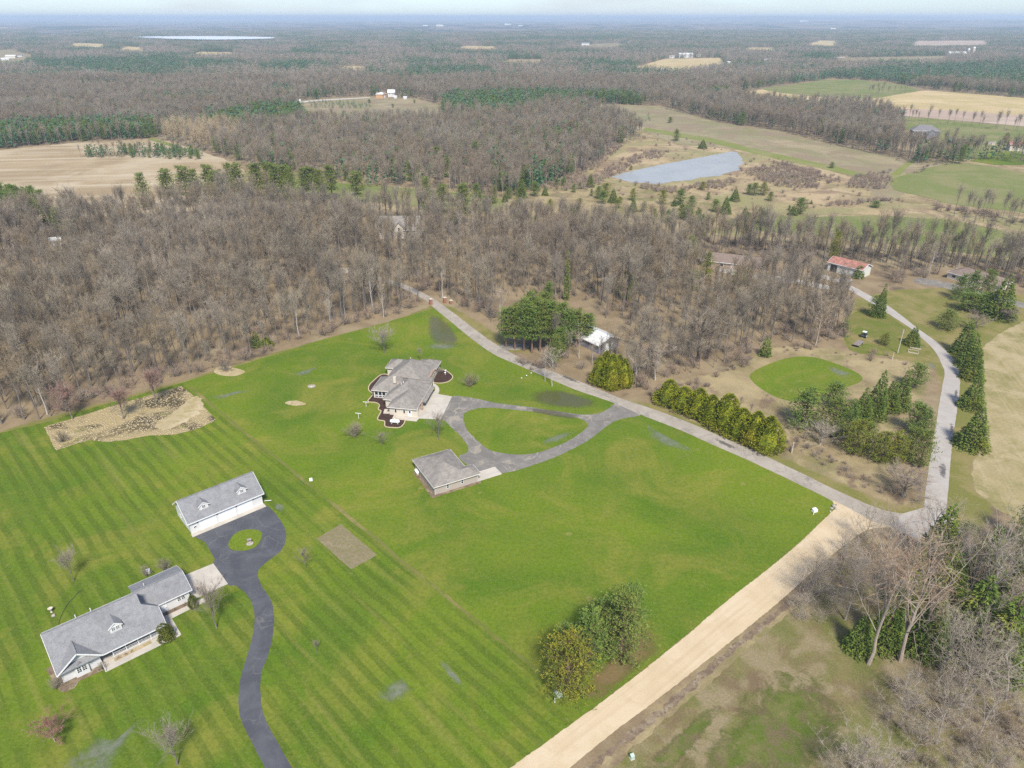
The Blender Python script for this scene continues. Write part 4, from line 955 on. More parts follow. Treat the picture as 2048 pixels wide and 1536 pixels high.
    for i, (bd, lb) in enumerate(((bedL, 'brown mulch bed round the left side of the tan house'), (bedR, 'round brown mulch bed right of the tan house'))):
        c = crom(bd, 5); sheet('mulch_bed', c, 'mulch', 0.02, lb)
        m = MB(); n = len(c)
        for j in range(n): m.bar((c[j][0], c[j][1], 0.07), (c[(j + 1) % n][0], c[(j + 1) % n][1], 0.07), 0.26, 0.14)
        tag(m.build('bed_edging', 'edging'), ('tan edging of the mulch bed left of the tan house', 'tan edging of the mulch bed right of the tan house')[i], kind='structure')
    walk = [z6(*q) for q in ((1085, 590), (1160, 600), (1212, 650), (1218, 700), (1190, 750), (1130, 760), (1120, 720), (1160, 690), (1150, 640), (1080, 620))]
    sheet('walkway', crom(walk, 4), 'concrete', 0.03, 'curved pale walk beside the tan house garage')
    q = z6(590, 1010)
    t = MB(); t.box(-2.2, 2.2, -1.1, 1.1, 0, 0.32); tag(t.build('terrace', 'stone_pale'), 'raised stone terrace at the near end of the tan house', kind='structure').location = (q[0] - 0.6, q[1] + 1.2, 0)
    for i, (X, Y) in enumerate(((1305, 440), (1300, 472))):
        q = z6(X, Y); o = MB(); o.lathe([(0.10, 0), (0.12, 0.25), (0.08, 0.5), (0.30, 0.62), (0.34, 0.70), (0.05, 0.66)], 12); tag(o.build('bird_bath', 'tank_white'), ('upper', 'lower')[i] + ' white bird bath in the mulch bed right of the tan house', 'bird bath').location = (q[0], q[1], 0.02)

# --- tan garage
def tan_garage():
    B = empty('tan_garage', (-18.28, 136.15, 0), R(28.6), 'tan detached garage with hipped brown-grey roof', 'garage')
    z = 2.5
    w = MB(); w.box(0.45, 9.8, 0.5, 13.1, 0, 2.42); w.box(9.8, 11.7, 0.55, 4.1, 0, 2.40); w.build('wall', 'siding_tan', B)
    r = MB()
    for pl in hip(0, 10.25, 0, 13.6, z, 0.50): r.slab(pl, 0.14)
    for pl in hip(4.0, 12.3, 0.02, 4.6, z + 0.004, 0.5): r.slab(pl, 0.14)
    rf = r.build('roof', 'shingle_tan', B)
    c = MB()
    for a, b in (((0, 0, 2.53), (5.12, 5.12, 5.09)), ((10.25, 13.6, 2.53), (5.12, 8.48, 5.09)), ((0, 13.6, 2.53), (5.12, 8.48, 5.09)), ((5.12, 5.12, 5.09), (5.12, 8.48, 5.09)), ((12.3, 0, 2.53), (10.0, 2.3, 3.68)), ((12.3, 4.6, 2.53), (10.0, 2.3, 3.68))): c.bar(a, b, 0.24, 0.05)
    c.build('ridge_cap', 'shingle_tan', rf)
    t = MB(); edges_trim(t, [(12.33, 4.63, z), (12.33, -0.03, z), (-0.03, -0.03, z), (-0.03, 13.63, z), (10.28, 13.63, z), (10.28, 4.63, z), (12.33, 4.63, z)], 0.06, 0.2); t.build('fascia', 'trim_cream', B)
    for x in (3.5, 7.3): window(B, (x, 0.5, 0.9), (1, 0, 0), (0, -1, 0), 0.5, 0.95, 1, 2)
    panel_door(B, (11.7, 1.0, 0.03), (0, 1, 0), (1, 0, 0), 2.7, 2.2, 'door_tan', 4); panel_door(B, (9.8, 5.4, 0.03), (0, 1, 0), (1, 0, 0), 3.4, 2.2, 'door_tan', 4)
    for x in (0.42, 11.62): p = MB(); p.box(x, x + 0.12, 0.44, 0.5, 0, 2.4); p.build('corner_trim', 'trim_cream', B)
    M = Matrix.Translation((-18.28, 136.15, 0)) @ Matrix.Rotation(R(28.6), 4, 'Z')
    def loc(pts): return [tuple((M @ Vector((x, y, 0)))[:2]) for x, y in pts]
    sheet('concrete_pad', loc([(11.8, 0.5), (18.3, 0.5), (18.25, 4.2), (11.8, 4.2)]), 'concrete', 0.05, 'concrete apron beside the tan garage', thick=0.06)
    sheet('mulch_bed', loc([(-0.7, 11.5), (-0.6, -0.4), (12.3, -0.35), (12.2, 0.5), (0.45, 0.5), (0.45, 11.5)]), 'ditch_soil', 0.015, 'thin strip of bark round the tan garage', seg=0.5, amp=0.12)

def propane(name, at, rz, L, r, label):
    e = empty(name, (at[0], at[1], 0), rz, label, 'propane tank')
    m = MB(); prof = [(0.02, -L / 2)] + [(r * math.sin(a), -L / 2 + r - r * math.cos(a)) for a in np.linspace(0.3, math.pi / 2, 5)] + [(r * math.cos(a), L / 2 - r + r * math.sin(a)) for a in np.linspace(0, 1.35, 5)] + [(0.02, L / 2)]
    m.lathe(prof, 18); m.v = [(p[2], p[1], p[0] + r + 0.25) for p in m.v]; m.build('tank_body', 'tank_white', e, True)
    m = MB(); m.lathe([(0.2, 2 * r + 0.2), (0.2, 2 * r + 0.42), (0.12, 2 * r + 0.5)], 14); m.build('valve_dome', 'tank_white', e)
    for s in (-1, 1): m = MB(); m.box(s * L * 0.3 - 0.12, s * L * 0.3 + 0.12, -r * 0.7, r * 0.7, 0, 0.42); m.build('leg', 'stone_pale', e)

# --- simple gabled building with parts, for the houses in the woods and the far farms
def gabled(name, at, ang, L, W, hw, pitch, wall, roof, label, cat, group=None, over=0.5, trim='trim_white', wins=(), doors=(), hipped=False, extra=None):
    B = empty(name, (at[0], at[1], 0), ang, label, cat, group)
    w = MB(); w.box(0, L, 0, W, 0, hw)
    if not hipped: gable_wall(w, 'y', 0, 0, W, hw - 0.1, hw, pitch); gable_wall(w, 'y', L - 0.15, 0, W, hw - 0.1, hw, pitch)
    w.build('wall', wall, B)
    r = MB(); ze = hw + 0.1 - pitch * over * 0.6
    for pl in hip(-over, L + over, -over, W + over, ze, pitch, gable=() if hipped else ('left', 'right')): r.slab(pl, 0.14 + 0.006 * L * 0)
    r.build('roof', roof, B)
    zr = ze + pitch * (W / 2 + over); t = MB()
    if hipped: edges_trim(t, [(-over, -over, ze), (L + over, -over, ze), (L + over, W + over, ze), (-over, W + over, ze)], 0.08, 0.22, closed=True)
    else: edges_trim(t, [(-over, -over - .03, ze), (L + over, -over - .03, ze), (L + over + .03, W / 2, zr), (L + over, W + over, ze)], 0.08, 0.22); edges_trim(t, [(-over - .03, -over, ze), (-over - .03, W / 2, zr), (-over, W + over, ze)], 0.08, 0.22)
    t.build('fascia', trim, B)
    for side, x, zz, ww, hh in wins:
        if side == 'front': window(B, (x, 0, zz), (1, 0, 0), (0, -1, 0), ww, hh, 1, 1)
        elif side == 'right': window(B, (L, x, zz), (0, 1, 0), (1, 0, 0), ww, hh, 1, 1)
        else: window(B, (0, x + ww, zz), (0, -1, 0), (-1, 0, 0), ww, hh, 1, 1)
    for side, x, ww, hh, mt in doors:
        if side == 'front': panel_door(B, (x, 0, 0.03), (1, 0, 0), (0, -1, 0), ww, hh, mt, 3, name='door')
        else: panel_door(B, (L, x, 0.03), (0, 1, 0), (1, 0, 0), ww, hh, mt, 3, name='door')
    return B

def ang_of(a, b): return math.atan2(b[1] - a[1], b[0] - a[0])
def front_gable(B, x, y0, w, hw, pitch, depth, wall, roof, win=True):
    """cross gable projecting from the front of a house; the gable is a part with its roof and window"""
    m = MB(); m.prism([(x, y0, 0), (x + w, y0, 0), (x + w, y0, hw), (x + w / 2, y0, hw + pitch * w / 2), (x, y0, hw)], (0, depth, 0)); g = m.build('front_gable', wall, B)
    m = MB(); o = 0.35; zt = hw + pitch * w / 2 + 0.15; zb = hw - pitch * o + 0.12
    m.slab([(x - o, y0 - o, zb), (x + w / 2, y0 - o, zt), (x + w / 2, y0 + depth, zt), (x - o, y0 + depth, zb)], 0.12); m.slab([(x + w + o, y0 - o, zb), (x + w + o, y0 + depth, zb), (x + w / 2, y0 + depth, zt), (x + w / 2, y0 - o, zt)], 0.12)
    m.build('gable_roof', roof, g)
    if win: window(g, (x + w / 2 - 0.5, y0, hw - 1.2), (1, 0, 0), (0, -1, 0), 1.0, 1.4, 1, 2)

def other_buildings():
    # shed with rusty white metal roof among the trees
    a = P(1197, 708); b = P(1131, 676); an = ang_of(b, a); L = math.hypot(a[0] - b[0], a[1] - b[1])
    B = gabled('metal_roofed_shed', b, an, L, 9.5, 3.2, 0.42, 'siding_grey', 'steel_white', 'large shed with white metal roof half hidden behind pines', 'shed', doors=(('right', 3.0, 3.2, 2.7, 'siding_steel'),))
    m = MB()
    for x in np.arange(0.2, L, 1.0): m.bar((x, -0.5, 3.14), (x, 4.75, 5.42), 0.06, 0.06)
    m.build('roof_ribs', 'steel_white', B)
    # pole barn with faded red roof
    a = P(1654, 541); b = P(1720, 558); an = ang_of(a, b); L = math.hypot(b[0] - a[0], b[1] - a[1])
    B = gabled('red_roofed_barn', a, an, L, 8.5, 4.0, 0.40, 'siding_steel', 'steel_red', 'pale steel pole barn with faded red roof among bare trees', 'barn', wins=(('front', 5.6, 2.6, 0.7, 0.4), ('front', 12.0, 2.4, 0.7, 0.5)))
    m = MB(); m.box(1.2, 4.2, -0.04, 0.06, 0, 3.2); m.build('doorway', 'glass_dark', B)
    a = P(1676, 572); gabled('garden_shed', a, an + 0.2, 4.0, 3.2, 2.3, 0.55, 'wood_grey', 'shingle_dark', 'small dark garden shed in front of the red roofed barn', 'shed', over=0.25, doors=(('front', 1.2, 1.2, 1.8, 'wood_pale'),))
    # brown roofed house at right
    a = P(1893, 556); b = P(1972, 578); an = ang_of(a, b)
    B = gabled('brown_roofed_house', a, an, 21.0, 10.0, 2.8, 0.42, 'siding_cream', 'shingle_brown', 'low house with brown roof behind the evergreens at right', 'house', hipped=True, wins=(('front', 2.0, 0.9, 1.4, 1.1), ('front', 6.0, 0.9, 1.4, 1.1), ('front', 16.5, 0.9, 1.4, 1.1)), doors=(('front', 9.5, 4.4, 2.2, 'door_tan'),))
    front_gable(B, 8.8, -2.6, 6.0, 2.7, 0.42, 5.0, 'siding_cream', 'shingle_brown', False)
    # dark roofed house in the trees
    a = P(1402, 532); b = P(1510, 545)
    B = gabled('dark_roofed_house', a, ang_of(a, b), 26.0, 10.5, 2.9, 0.45, 'stone_veneer', 'shingle_brown', 'long dark roofed house mostly hidden by bare trees', 'house', wins=(('front', 3.0, 0.9, 1.6, 1.2), ('front', 8.0, 0.9, 1.6, 1.2), ('front', 18.0, 0.9, 1.6, 1.2)), doors=(('front', 13.0, 1.0, 2.1, 'door_tan'),))
    front_gable(B, 19.5, -2.2, 5.5, 2.8, 0.45, 5.0, 'stone_veneer', 'shingle_brown')
    # big house deep in the wood
    a = P(741, 476); W = 24.5
    B = gabled('wood_house', a, R(1), W, 13.0, 4.2, 0.80, 'siding_tan', 'shingle_tan', 'large tan house with three steep gables deep in the bare wood', 'house', wins=(('front', 9.6, 1.0, 1.2, 1.6), ('front', 19.5, 1.0, 1.4, 1.4)), doors=(('front', 11.6, 1.2, 2.2, 'door_tan'),))
    front_gable(B, 3.2, -1.6, 4.8, 4.3, 0.95, 6.0, 'siding_tan', 'shingle_tan'); front_gable(B, 12.6, -1.2, 4.6, 5.4, 1.05, 6.0, 'siding_cream', 'shingle_tan'); front_gable(B, 9.4, -0.8, 2.8, 4.4, 0.9, 5.0, 'siding_tan', 'shingle_tan')
    # pale ruin deep in the left wood
    a = P(103, 492); gabled('white_cabin', a, R(20), 4.5, 3.5, 2.6, 0.6, 'siding_white', 'steel_white', 'tiny white cabin lost in the left wood', 'cabin', wins=(('front', 1.6, 1.0, 0.9, 0.9),))
    # grey two storey house on the slope
    a = P(1822, 277); B = gabled('grey_house', a, R(-16), 22.0, 12.0, 7.6, 0.62, 'siding_grey', 'shingle_dark', 'grey two storey house with white trim on the far slope', 'house', hipped=True, over=0.8,
        wins=[('front', x, zz, 1.1, 1.6) for x in (1.5, 4.0, 6.5, 9.0) for zz in (0.8, 4.4)] + [('left', 3.0, 4.4, 1.2, 1.5), ('left', 7.5, 4.4, 1.2, 1.5)])
    front_gable(B, 11.5, -5.0, 8.5, 5.6, 0.62, 8.0, 'siding_grey', 'shingle_dark', False)
    m = MB(); m.box(0.2, 11.3, -4.2, 0, 3.2, 3.4); dk = m.build('deck', 'trim_white', B)
    for x in (0.4, 4.0, 7.6, 11.2): m = MB(); m.box(x - 0.15, x + 0.15, -4.2, -3.9, 0, 7.0); m.build('deck_post', 'trim_white', B)
    m = MB(); m.slab([(0, -4.5, 6.6), (11.4, -4.5, 6.6), (11.4, 0, 7.4), (0, 0, 7.4)], 0.16); m.build('deck_roof', 'shingle_dark', B)
    # house cut by the right edge
    a = P(2018, 302); gabled('edge_house', a, R(-14), 20.0, 9.0, 5.0, 0.5, 'siding_cream', 'steel_red', 'cream house with pink-brown roof cut by the right edge', 'house', wins=[('front', x, 2.6, 1.2, 1.3) for x in (2.0, 6.0, 10.0)])
    a = P(1975, 290); gabled('pool_shed', a, R(-10), 6.0, 3.5, 2.4, 0.4, 'wood_pale', 'shingle_brown', 'low tan outbuilding left of the lone dark spruce', 'shed', over=0.3, doors=(('front', 2.0, 1.4, 2.0, 'wood_grey'),))
    # far farm
    a = P(752, 196.5); gabled('orange_barn', a, R(-18), 10.5, 12.0, 5.2, 0.45, 'orange_siding', 'steel_white', 'orange barn with white roof at the far farm', 'barn', doors=(('right', 4.0, 3.5, 3.2, 'door_white'),), wins=(('right', 1.2, 1.5, 1.0, 1.0),))
    a = P(776, 194); B = gabled('white_barn', a, R(5), 10.0, 8.0, 6.0, 0.30, 'siding_white', 'steel_white', 'tall white gambrel barn at the far farm', 'barn', wins=(('front', 2.0, 3.4, 1.2, 1.4), ('front', 6.6, 3.4, 1.2, 1.4)), doors=(('front', 4.0, 2.4, 2.6, 'siding_steel'),))
    m = MB(); m.prism([(-0.3, -0.7, 5.0), (-0.3, -0.3, 6.2), (-0.3, 1.6, 8.6), (-0.3, 4.0, 9.6), (-0.3, 6.4, 8.6), (-0.3, 8.3, 6.2), (-0.3, 8.7, 5.0)], (10.6, 0, 0)); m.build('gambrel_roof', 'steel_white', B)
    a = P(788, 197); gabled('milk_house', a, R(5), 4.0, 3.5, 2.6, 0.5, 'siding_white', 'steel_white', 'small white shed beside the white gambrel barn', 'shed', over=0.3, doors=(('front', 1.4, 1.2, 2.0, 'siding_steel'),))
    a = P(807, 198.5); gabled('farm_shed', a, R(-8), 4.5, 3.5, 2.4, 0.6, 'siding_white', 'steel_white', 'lone small white shed right of the gambrel barn', 'shed', over=0.3, doors=(('front', 1.5, 1.4, 1.9, 'siding_steel'),))
    # sheds and houses scattered over the far plain
    FS = [(1370, 116, 24, 'long bright white machine shed beside the tan far field', 9), (1343, 117, 9, 'small white shed left of the long machine shed', 6), (1396, 114, 9, 'small white shed right of the long machine shed', 6)]
    for x, y, w, lb, h in FS:
        a = P(x - w / 2, y); L = w * dist(x, y) / F; gabled('farm_shed', a, R(-4), L, L * 0.55, h, 0.35, 'siding_white', 'steel_white', lb, 'shed', 'white sheds by the tan far field', doors=(('front', L * 0.4, L * 0.2, h * 0.6, 'siding_steel'),))
    G = 'pale buildings scattered over the far plain'
    for i, (x, y, w) in enumerate([(1242, 107, 12), (1285, 108, 11), (1170, 90.5, 14), (1258, 85, 7), (1271, 84, 7), (1535, 121, 13), (1488, 119, 8), (1460, 128, 8), (1220, 146, 10), (1234, 147, 13), (1322, 143, 9), (145, 153, 8), (157, 152, 7), (18, 117, 14), (38, 114, 9), (8, 121, 10), (295, 106, 12), (284, 108, 7), (850, 54, 9), (880, 55, 13), (902, 56, 7), (1015, 52, 11), (1040, 54, 8), (105, 72, 8), (1605, 47, 13), (1770, 48, 10), (862, 138, 8), (547, 146, 6), (1665, 60, 8), (1960, 96, 9), (245, 180, 7)]):
        a = P(x - w / 2, y); L = w * dist(x, y) / F; h = max(4.0, L * 0.22)
        gabled('distant_building', a, R((-25, 10, -8, 30)[i % 4]), L, L * 0.6, h, 0.4, ('siding_white', 'siding_cream', 'siding_white')[i % 3], ('steel_white', 'steel_white', 'shingle_dark')[i % 3], 'tiny pale building among the woods of the far plain', 'building', G, over=0.4, doors=(('front', L * 0.35, L * 0.2, h * 0.6, 'siding_steel'),))
    a = P(1898, 114); L = 26 * dist(1910, 114) / F; gabled('dairy_barn', a, R(-5), L, L * 0.4, 9, 0.5, 'siding_white', 'steel_white', 'long white dairy barn beside two far silos', 'barn', doors=(('front', L * 0.4, 5, 5, 'siding_steel'),))
    for i, x in enumerate((1934, 1944)):
        X, Y = P(x, 113.5); e = empty('silo', (X, Y, 0), 0, ('left', 'right')[i] + ' pale silo beside the far dairy barn', 'silo', 'silos of the far dairy farm')
        m = MB(); m.tube([(0, 0, 0), (0, 0, 18 + 4 * i)], 3.6, 16); m.build('shaft', 'stone_pale', e); m = MB(); m.lathe([(3.7, 18 + 4 * i), (3.2, 20 + 4 * i), (2.0, 21.3 + 4 * i), (0.2, 22 + 4 * i)], 16); m.build('dome', 'steel_white', e)

white_house_later = white_house
# ------------------------------------------------------------------ tree makers
def unit(v):
    return v / (np.linalg.norm(v) + 1e-9)

class Geo:
    """triangles and tubes gathered fast"""
    def __init__(s): s.v = []; s.f = []
    def tube(s, path, rad, sides):
        k = len(s.v); n = len(path)
        for i in range(n):
            p = np.asarray(path[i], float); d = unit(np.asarray(path[min(i + 1, n - 1)], float) - np.asarray(path[max(i - 1, 0)], float))
            up = np.array((0, 0, 1.0)) if abs(d[2]) < 0.9 else np.array((1.0, 0, 0))
            a = unit(np.cross(d, up)); b = np.cross(a, d)
            for j in range(sides):
                t = 6.2832 * j / sides
                s.v.append(tuple(p + a * (rad[i] * math.cos(t)) + b * (rad[i] * math.sin(t))))
        for i in range(n - 1):
            for j in range(sides):
                j2 = (j + 1) % sides
                s.f.append((k + i * sides + j, k + i * sides + j2, k + (i + 1) * sides + j2, k + (i + 1) * sides + j))
    def blade(s, p, d, l, w, rg):
        """one long thin triangle"""
        d = unit(np.asarray(d, float)); q = unit(np.cross(d, rg.normal(size=3))) * (w / 2); k = len(s.v)
        s.v += [tuple(p - q), tuple(p + q), tuple(p + d * l)]; s.f.append((k, k + 1, k + 2))
    def leaf(s, p, d, l, w, rg):
        """a kite of two triangles"""
        d = unit(np.asarray(d, float)); q = unit(np.cross(d, rg.normal(size=3))) * (w / 2); k = len(s.v)
        s.v += [tuple(p), tuple(p + d * l * 0.5 + q), tuple(p + d * l), tuple(p + d * l * 0.5 - q)]
        s.f.append((k, k + 1, k + 2, k + 3))

def bare(seed, h, r0, cb=0.35, spread=3.5, limbs=9, br=7, tw=22, tl=1.3, tww=0.035, rise=0.55, lean=0.0, sides=5, leaders=2, droop=0.0, bw=0.10, wood=False, upr=0.12, sc_=0.55):
    """leafless tree: (trunk with limbs, crown of branches and twigs)"""
    rg = np.random.RandomState(seed); T = Geo(); K = Geo()
    top = 0.72 * h; n = 7
    wob = np.cumsum(rg.normal(0, 0.035 * h / 6, (n, 2)), 0); wob -= wob[0]
    lv = rg.uniform(0, 6.28)
    path = [np.array((wob[i, 0] + lean * h * (i / (n - 1)) ** 1.5 * math.cos(lv), wob[i, 1] + lean * h * (i / (n - 1)) ** 1.5 * math.sin(lv), top * i / (n - 1))) for i in range(n)]
    rad = [r0 * (1.25 if i == 0 else 1 - 0.62 * i / (n - 1)) for i in range(n)]
    T.tube(path, rad, sides + 1)
    def at(t):
        x = t * (n - 1); i = min(int(x), n - 2); return path[i] * (1 - (x - i)) + path[i + 1] * (x - i)
    shoots = []
    for j in range(limbs + leaders):
        lead = j >= limbs
        t = 1.0 if lead else (cb * h + (top - cb * h) * ((j + rg.uniform(0, 1)) / limbs)) / top
        t = min(t, 1.0)
        az = j * 2.4 + rg.uniform(-0.5, 0.5)
        el = R(rg.uniform(52, 80)) if lead else R(rg.uniform(28, 62) * (0.75 + 0.5 * t) * rise / 0.55)
        el = min(el, R(82))
        L = (h - top) * rg.uniform(0.95, 1.15) / math.sin(el) if lead else spread * rg.uniform(0.75, 1.2) * (1.1 - 0.45 * abs(t - 0.6)) / max(0.45, math.cos(el))
        L = min(L, 1.05 * (h - at(t)[2]) / max(0.3, math.sin(el)))
        p = at(t); d = np.array((math.cos(az) * math.cos(el), math.sin(az) * math.cos(el), math.sin(el)))
        pts = [p]; dd = d.copy()
        for q in range(4):
            dd = unit(dd + rg.normal(0, 0.13, 3) + np.array((0, 0, 0.10 * rise - droop))); pts.append(pts[-1] + dd * L / 4)
        rr = r0 * (0.34 if not lead else 0.38) * rg.uniform(0.75, 1.1)
        T.tube(pts, [rr, rr * 0.75, rr * 0.52, rr * 0.34, rr * 0.14], sides - 1)
        shoots.append((pts, L))
    for pts, L in shoots:
        for b in range(br):
            t = 0.22 + 0.78 * (b + rg.uniform(0, 1)) / br; x = min(t, 0.999) * 4; i = int(x)
            p = pts[i] * (1 - (x - i)) + pts[i + 1] * (x - i); ld = unit(pts[i + 1] - pts[i])
            d = unit(ld * 0.75 + rg.normal(0, sc_ * 1.12, 3) + np.array((0, 0, upr - droop)))
            bl = L * rg.uniform(0.22, 0.42); q = [p]
            for _ in range(3):
                d = unit(d + rg.normal(0, 0.2, 3) + np.array((0, 0, 0.06 - droop))); q.append(q[-1] + d * bl / 3)
            w = r0 * bw
            (T if wood else K).tube(q, [w, w * 0.7, w * 0.45, w * 0.15], 3)
            for _ in range(tw):
                x = rg.uniform(0.15, 0.999) * 3; i = int(x); pp = q[i] * (1 - (x - i)) + q[i + 1] * (x - i)
                td = unit(unit(q[i + 1] - q[i]) * 0.7 + rg.normal(0, sc_, 3) + np.array((0, 0, upr + 0.05 - droop)))
                K.blade(pp, td, tl * rg.uniform(0.5, 1.2), tww, rg)
    return T, K

def spruce(seed, h, rad, n=520, s=0.62, base=0.03, power=0.85, droop=0.28):
    rg = np.random.RandomState(seed); T = Geo(); K = Geo()
    T.tube([(0, 0, 0), (0, 0, h * 0.5), (0, 0, h * 0.97)], [0.022 * h, 0.014 * h, 0.003 * h], 6)
    layers = int(h / 0.62)
    for k in range(n):
        u = 1 - math.sqrt(rg.uniform(0, 1)); t = base + (1 - base) * u
        t = (math.floor(t * layers) + 0.5 + rg.normal(0, 0.16)) / layers
        t = min(max(t, base), 0.985)
        Rr = rad * (1 - t) ** power * rg.uniform(0.86, 1.10) + 0.10
        r = Rr * math.sqrt(rg.uniform(0.12, 1.0)); az = rg.uniform(0, 6.2832)
        p = np.array((r * math.cos(az), r * math.sin(az), t * h - droop * r + 0.1))
        if p[2] < 0.1: p[2] = 0.1
        o = np.array((math.cos(az), math.sin(az), -0.22))
        for _ in range(4):
            d = unit(o + rg.normal(0, 0.42, 3)); K.leaf(p, d, s * rg.uniform(0.7, 1.3), s * 0.38, rg)
    for _ in range(14):
        K.leaf(np.array((0, 0, h * rg.uniform(0.93, 0.985))), np.array((rg.normal(0, 0.4), rg.normal(0, 0.4), 1.0)), 0.5 * s + 0.15, 0.14, rg)
    return T, K

def pine(seed, h, rad, cb=0.25, whorls=9, per=6, tufts=7, s=0.55, topw=0.35, lean=0.0):
    """white / red pine: tiers of limbs ending in tufted sprays"""
    rg = np.random.RandomState(seed); T = Geo(); K = Geo()
    bend = rg.normal(0, 0.02 * h, 2)
    T.tube([(0, 0, 0), (bend[0] * .3, bend[1] * .3, h * 0.35), (bend[0] * .7, bend[1] * .7, h * 0.7), (bend[0], bend[1], h * 0.96)], [0.022 * h, 0.017 * h, 0.011 * h, 0.004 * h], 6)
    for wv in range(whorls):
        t = cb + (0.97 - cb) * (wv + rg.uniform(-0.3, 0.3)) / (whorls - 1); t = min(max(t, cb), 0.97)
        x = (t - cb) / (1 - cb)
        env = rad * (min(1.0, 0.62 + 1.6 * x) if x < 0.25 else (1 - ((x - 0.25) / 0.75) ** 1.5 * (1 - topw)))
        for b in range(per if x < 0.9 else 4):
            az = wv * 1.9 + b * 6.2832 / per + rg.uniform(-0.35, 0.35)
            L = env * rg.uniform(0.62, 1.18); el = R(rg.uniform(-6, 24) + 30 * x)
            p0 = np.array((bend[0] * t, bend[1] * t, t * h)); d = np.array((math.cos(az) * math.cos(el), math.sin(az) * math.cos(el), math.sin(el)))
            pe = p0 + d * L
            T.tube([p0, p0 + d * L * 0.55, pe], [0.006 * h, 0.004 * h, 0.001 * h], 3)
            for q in range(tufts):
                tt = rg.uniform(0.32, 1.05); c = p0 + d * L * tt + rg.normal(0, 1, 3) * np.array((0.20, 0.20, 0.09)) * L * (0.45 + 0.55 * tt)
                for _ in range(5):
                    dd = unit(d * 0.45 + rg.normal(0, 0.75, 3) + np.array((0, 0, 0.38))); K.leaf(c, dd, s * rg.uniform(0.7, 1.3), s * 0.36, rg)
    return T, K

def arbor(seed, h, rad, n=900, s=0.42, round_=0.6):
    """arborvitae / juniper: dense upright sprays on an egg shaped body"""
    rg = np.random.RandomState(seed); T = Geo(); K = Geo()
    T.tube([(0, 0, 0), (0, 0, h * 0.6), (0, 0, h * 0.95)], [0.02 * h, 0.012 * h, 0.003 * h], 6)
    def env(t): return rad * ((max(0.0, 1 - t) ** (round_ * 0.95)) * min(1.0, 0.72 + 1.6 * t))
    lob = [(rg.uniform(0, 6.28), rg.uniform(0, 1)) for _ in range(9)]
    for _ in range(n):
        t = rg.uniform(0.0, 1.0) ** 1.15; az = rg.uniform(0, 6.2832)
        b = 1 + 0.2 * sum(math.cos(az * 1.0 - a) > 0.8 and abs(t - q) < 0.18 for a, q in lob) + rg.normal(0, 0.05)
        r = env(t) * b * math.sqrt(rg.uniform(0.55, 1.0)); p = np.array((r * math.cos(az), r * math.sin(az), t * h * 0.97))
        o = np.array((math.cos(az) * 0.75, math.sin(az) * 0.75, 0.75 + t))
        for _ in range(3):
            K.leaf(p, unit(o + rg.normal(0, 0.38, 3)), s * rg.uniform(0.7, 1.35), s * 0.5, rg)
    # the closed inner body of shaded sprays
    k = len(K.v); S = 8; rows = 6
    for i in range(rows):
        t = i / (rows - 1)
        for j in range(S):
            a = 6.2832 * j / S; r = env(t) * 0.72; K.v.append((r * math.cos(a), r * math.sin(a), 0.05 + t * h * 0.9))
    for i in range(rows - 1):
        for j in range(S):
            j2 = (j + 1) % S; K.f.append((k + i * S + j, k + i * S + j2, k + (i + 1) * S + j2, k + (i + 1) * S + j))
    return T, K

def shrub(seed, h, rad, stems=26, tw=16, tww=0.025, tl=0.6):
    """leafless many stemmed shrub"""
    rg = np.random.RandomState(seed); T = Geo(); K = Geo()
    for i in range(stems):
        az = rg.uniform(0, 6.28); sp = rg.uniform(0.1, 1.0) * rad
        e = np.array((math.cos(az) * sp, math.sin(az) * sp, h * math.sqrt(max(0.1, 1 - (sp / rad) ** 2 * 0.75)) * rg.uniform(0.8, 1.05)))
        b = e * np.array((0.18, 0.18, 0)); m = (b + e) / 2 + np.array((0, 0, h * 0.08))
        T.tube([b, m, e], [0.022, 0.015, 0.005], 3)
        for _ in range(tw):
            t = rg.uniform(0.3, 1.0); p = b * (1 - t) ** 2 + 2 * m * t * (1 - t) + e * t * t
            K.blade(p, unit(e - b) * 0.7 + rg.normal(0, 0.55, 3), tl * rg.uniform(0.5, 1.2), tww, rg)
    return T, K

def far_bare(seed, h, rad, n=70):
    rg = np.random.RandomState(seed); T = Geo(); K = Geo()
    T.tube([(0, 0, 0), (0, 0, h * 0.75)], [0.30, 0.12], 3)
    for _ in range(n):
        t = rg.uniform(0.28, 1.0); r = rad * math.sqrt(rg.uniform(0, 1)) * math.sqrt(max(0.05, 1 - ((t - 0.55) / 0.5) ** 2)); az = rg.uniform(0, 6.28)
        p = np.array((r * math.cos(az), r * math.sin(az), t * h * 0.9))
        K.blade(p, np.array((math.cos(az) * 0.5, math.sin(az) * 0.5, 0.9)) + rg.normal(0, 0.45, 3), rg.uniform(1.8, 3.4), 0.34, rg)
    return T, K

def far_cone(seed, h, rad, n=60, power=0.8):
    rg = np.random.RandomState(seed); T = Geo(); K = Geo()
    T.tube([(0, 0, 0), (0, 0, h * 0.8)], [0.3, 0.1], 3)
    for _ in range(n):
        t = 0.12 + 0.86 * (1 - math.sqrt(rg.uniform(0, 1))); r = rad * (1 - t) ** power * math.sqrt(rg.uniform(0.1, 1)); az = rg.uniform(0, 6.28)
        K.leaf(np.array((r * math.cos(az), r * math.sin(az), t * h)), np.array((math.cos(az), math.sin(az), 0.25)) + rg.normal(0, 0.5, 3), rg.uniform(1.3, 2.4), 1.1, rg)
    return T, K

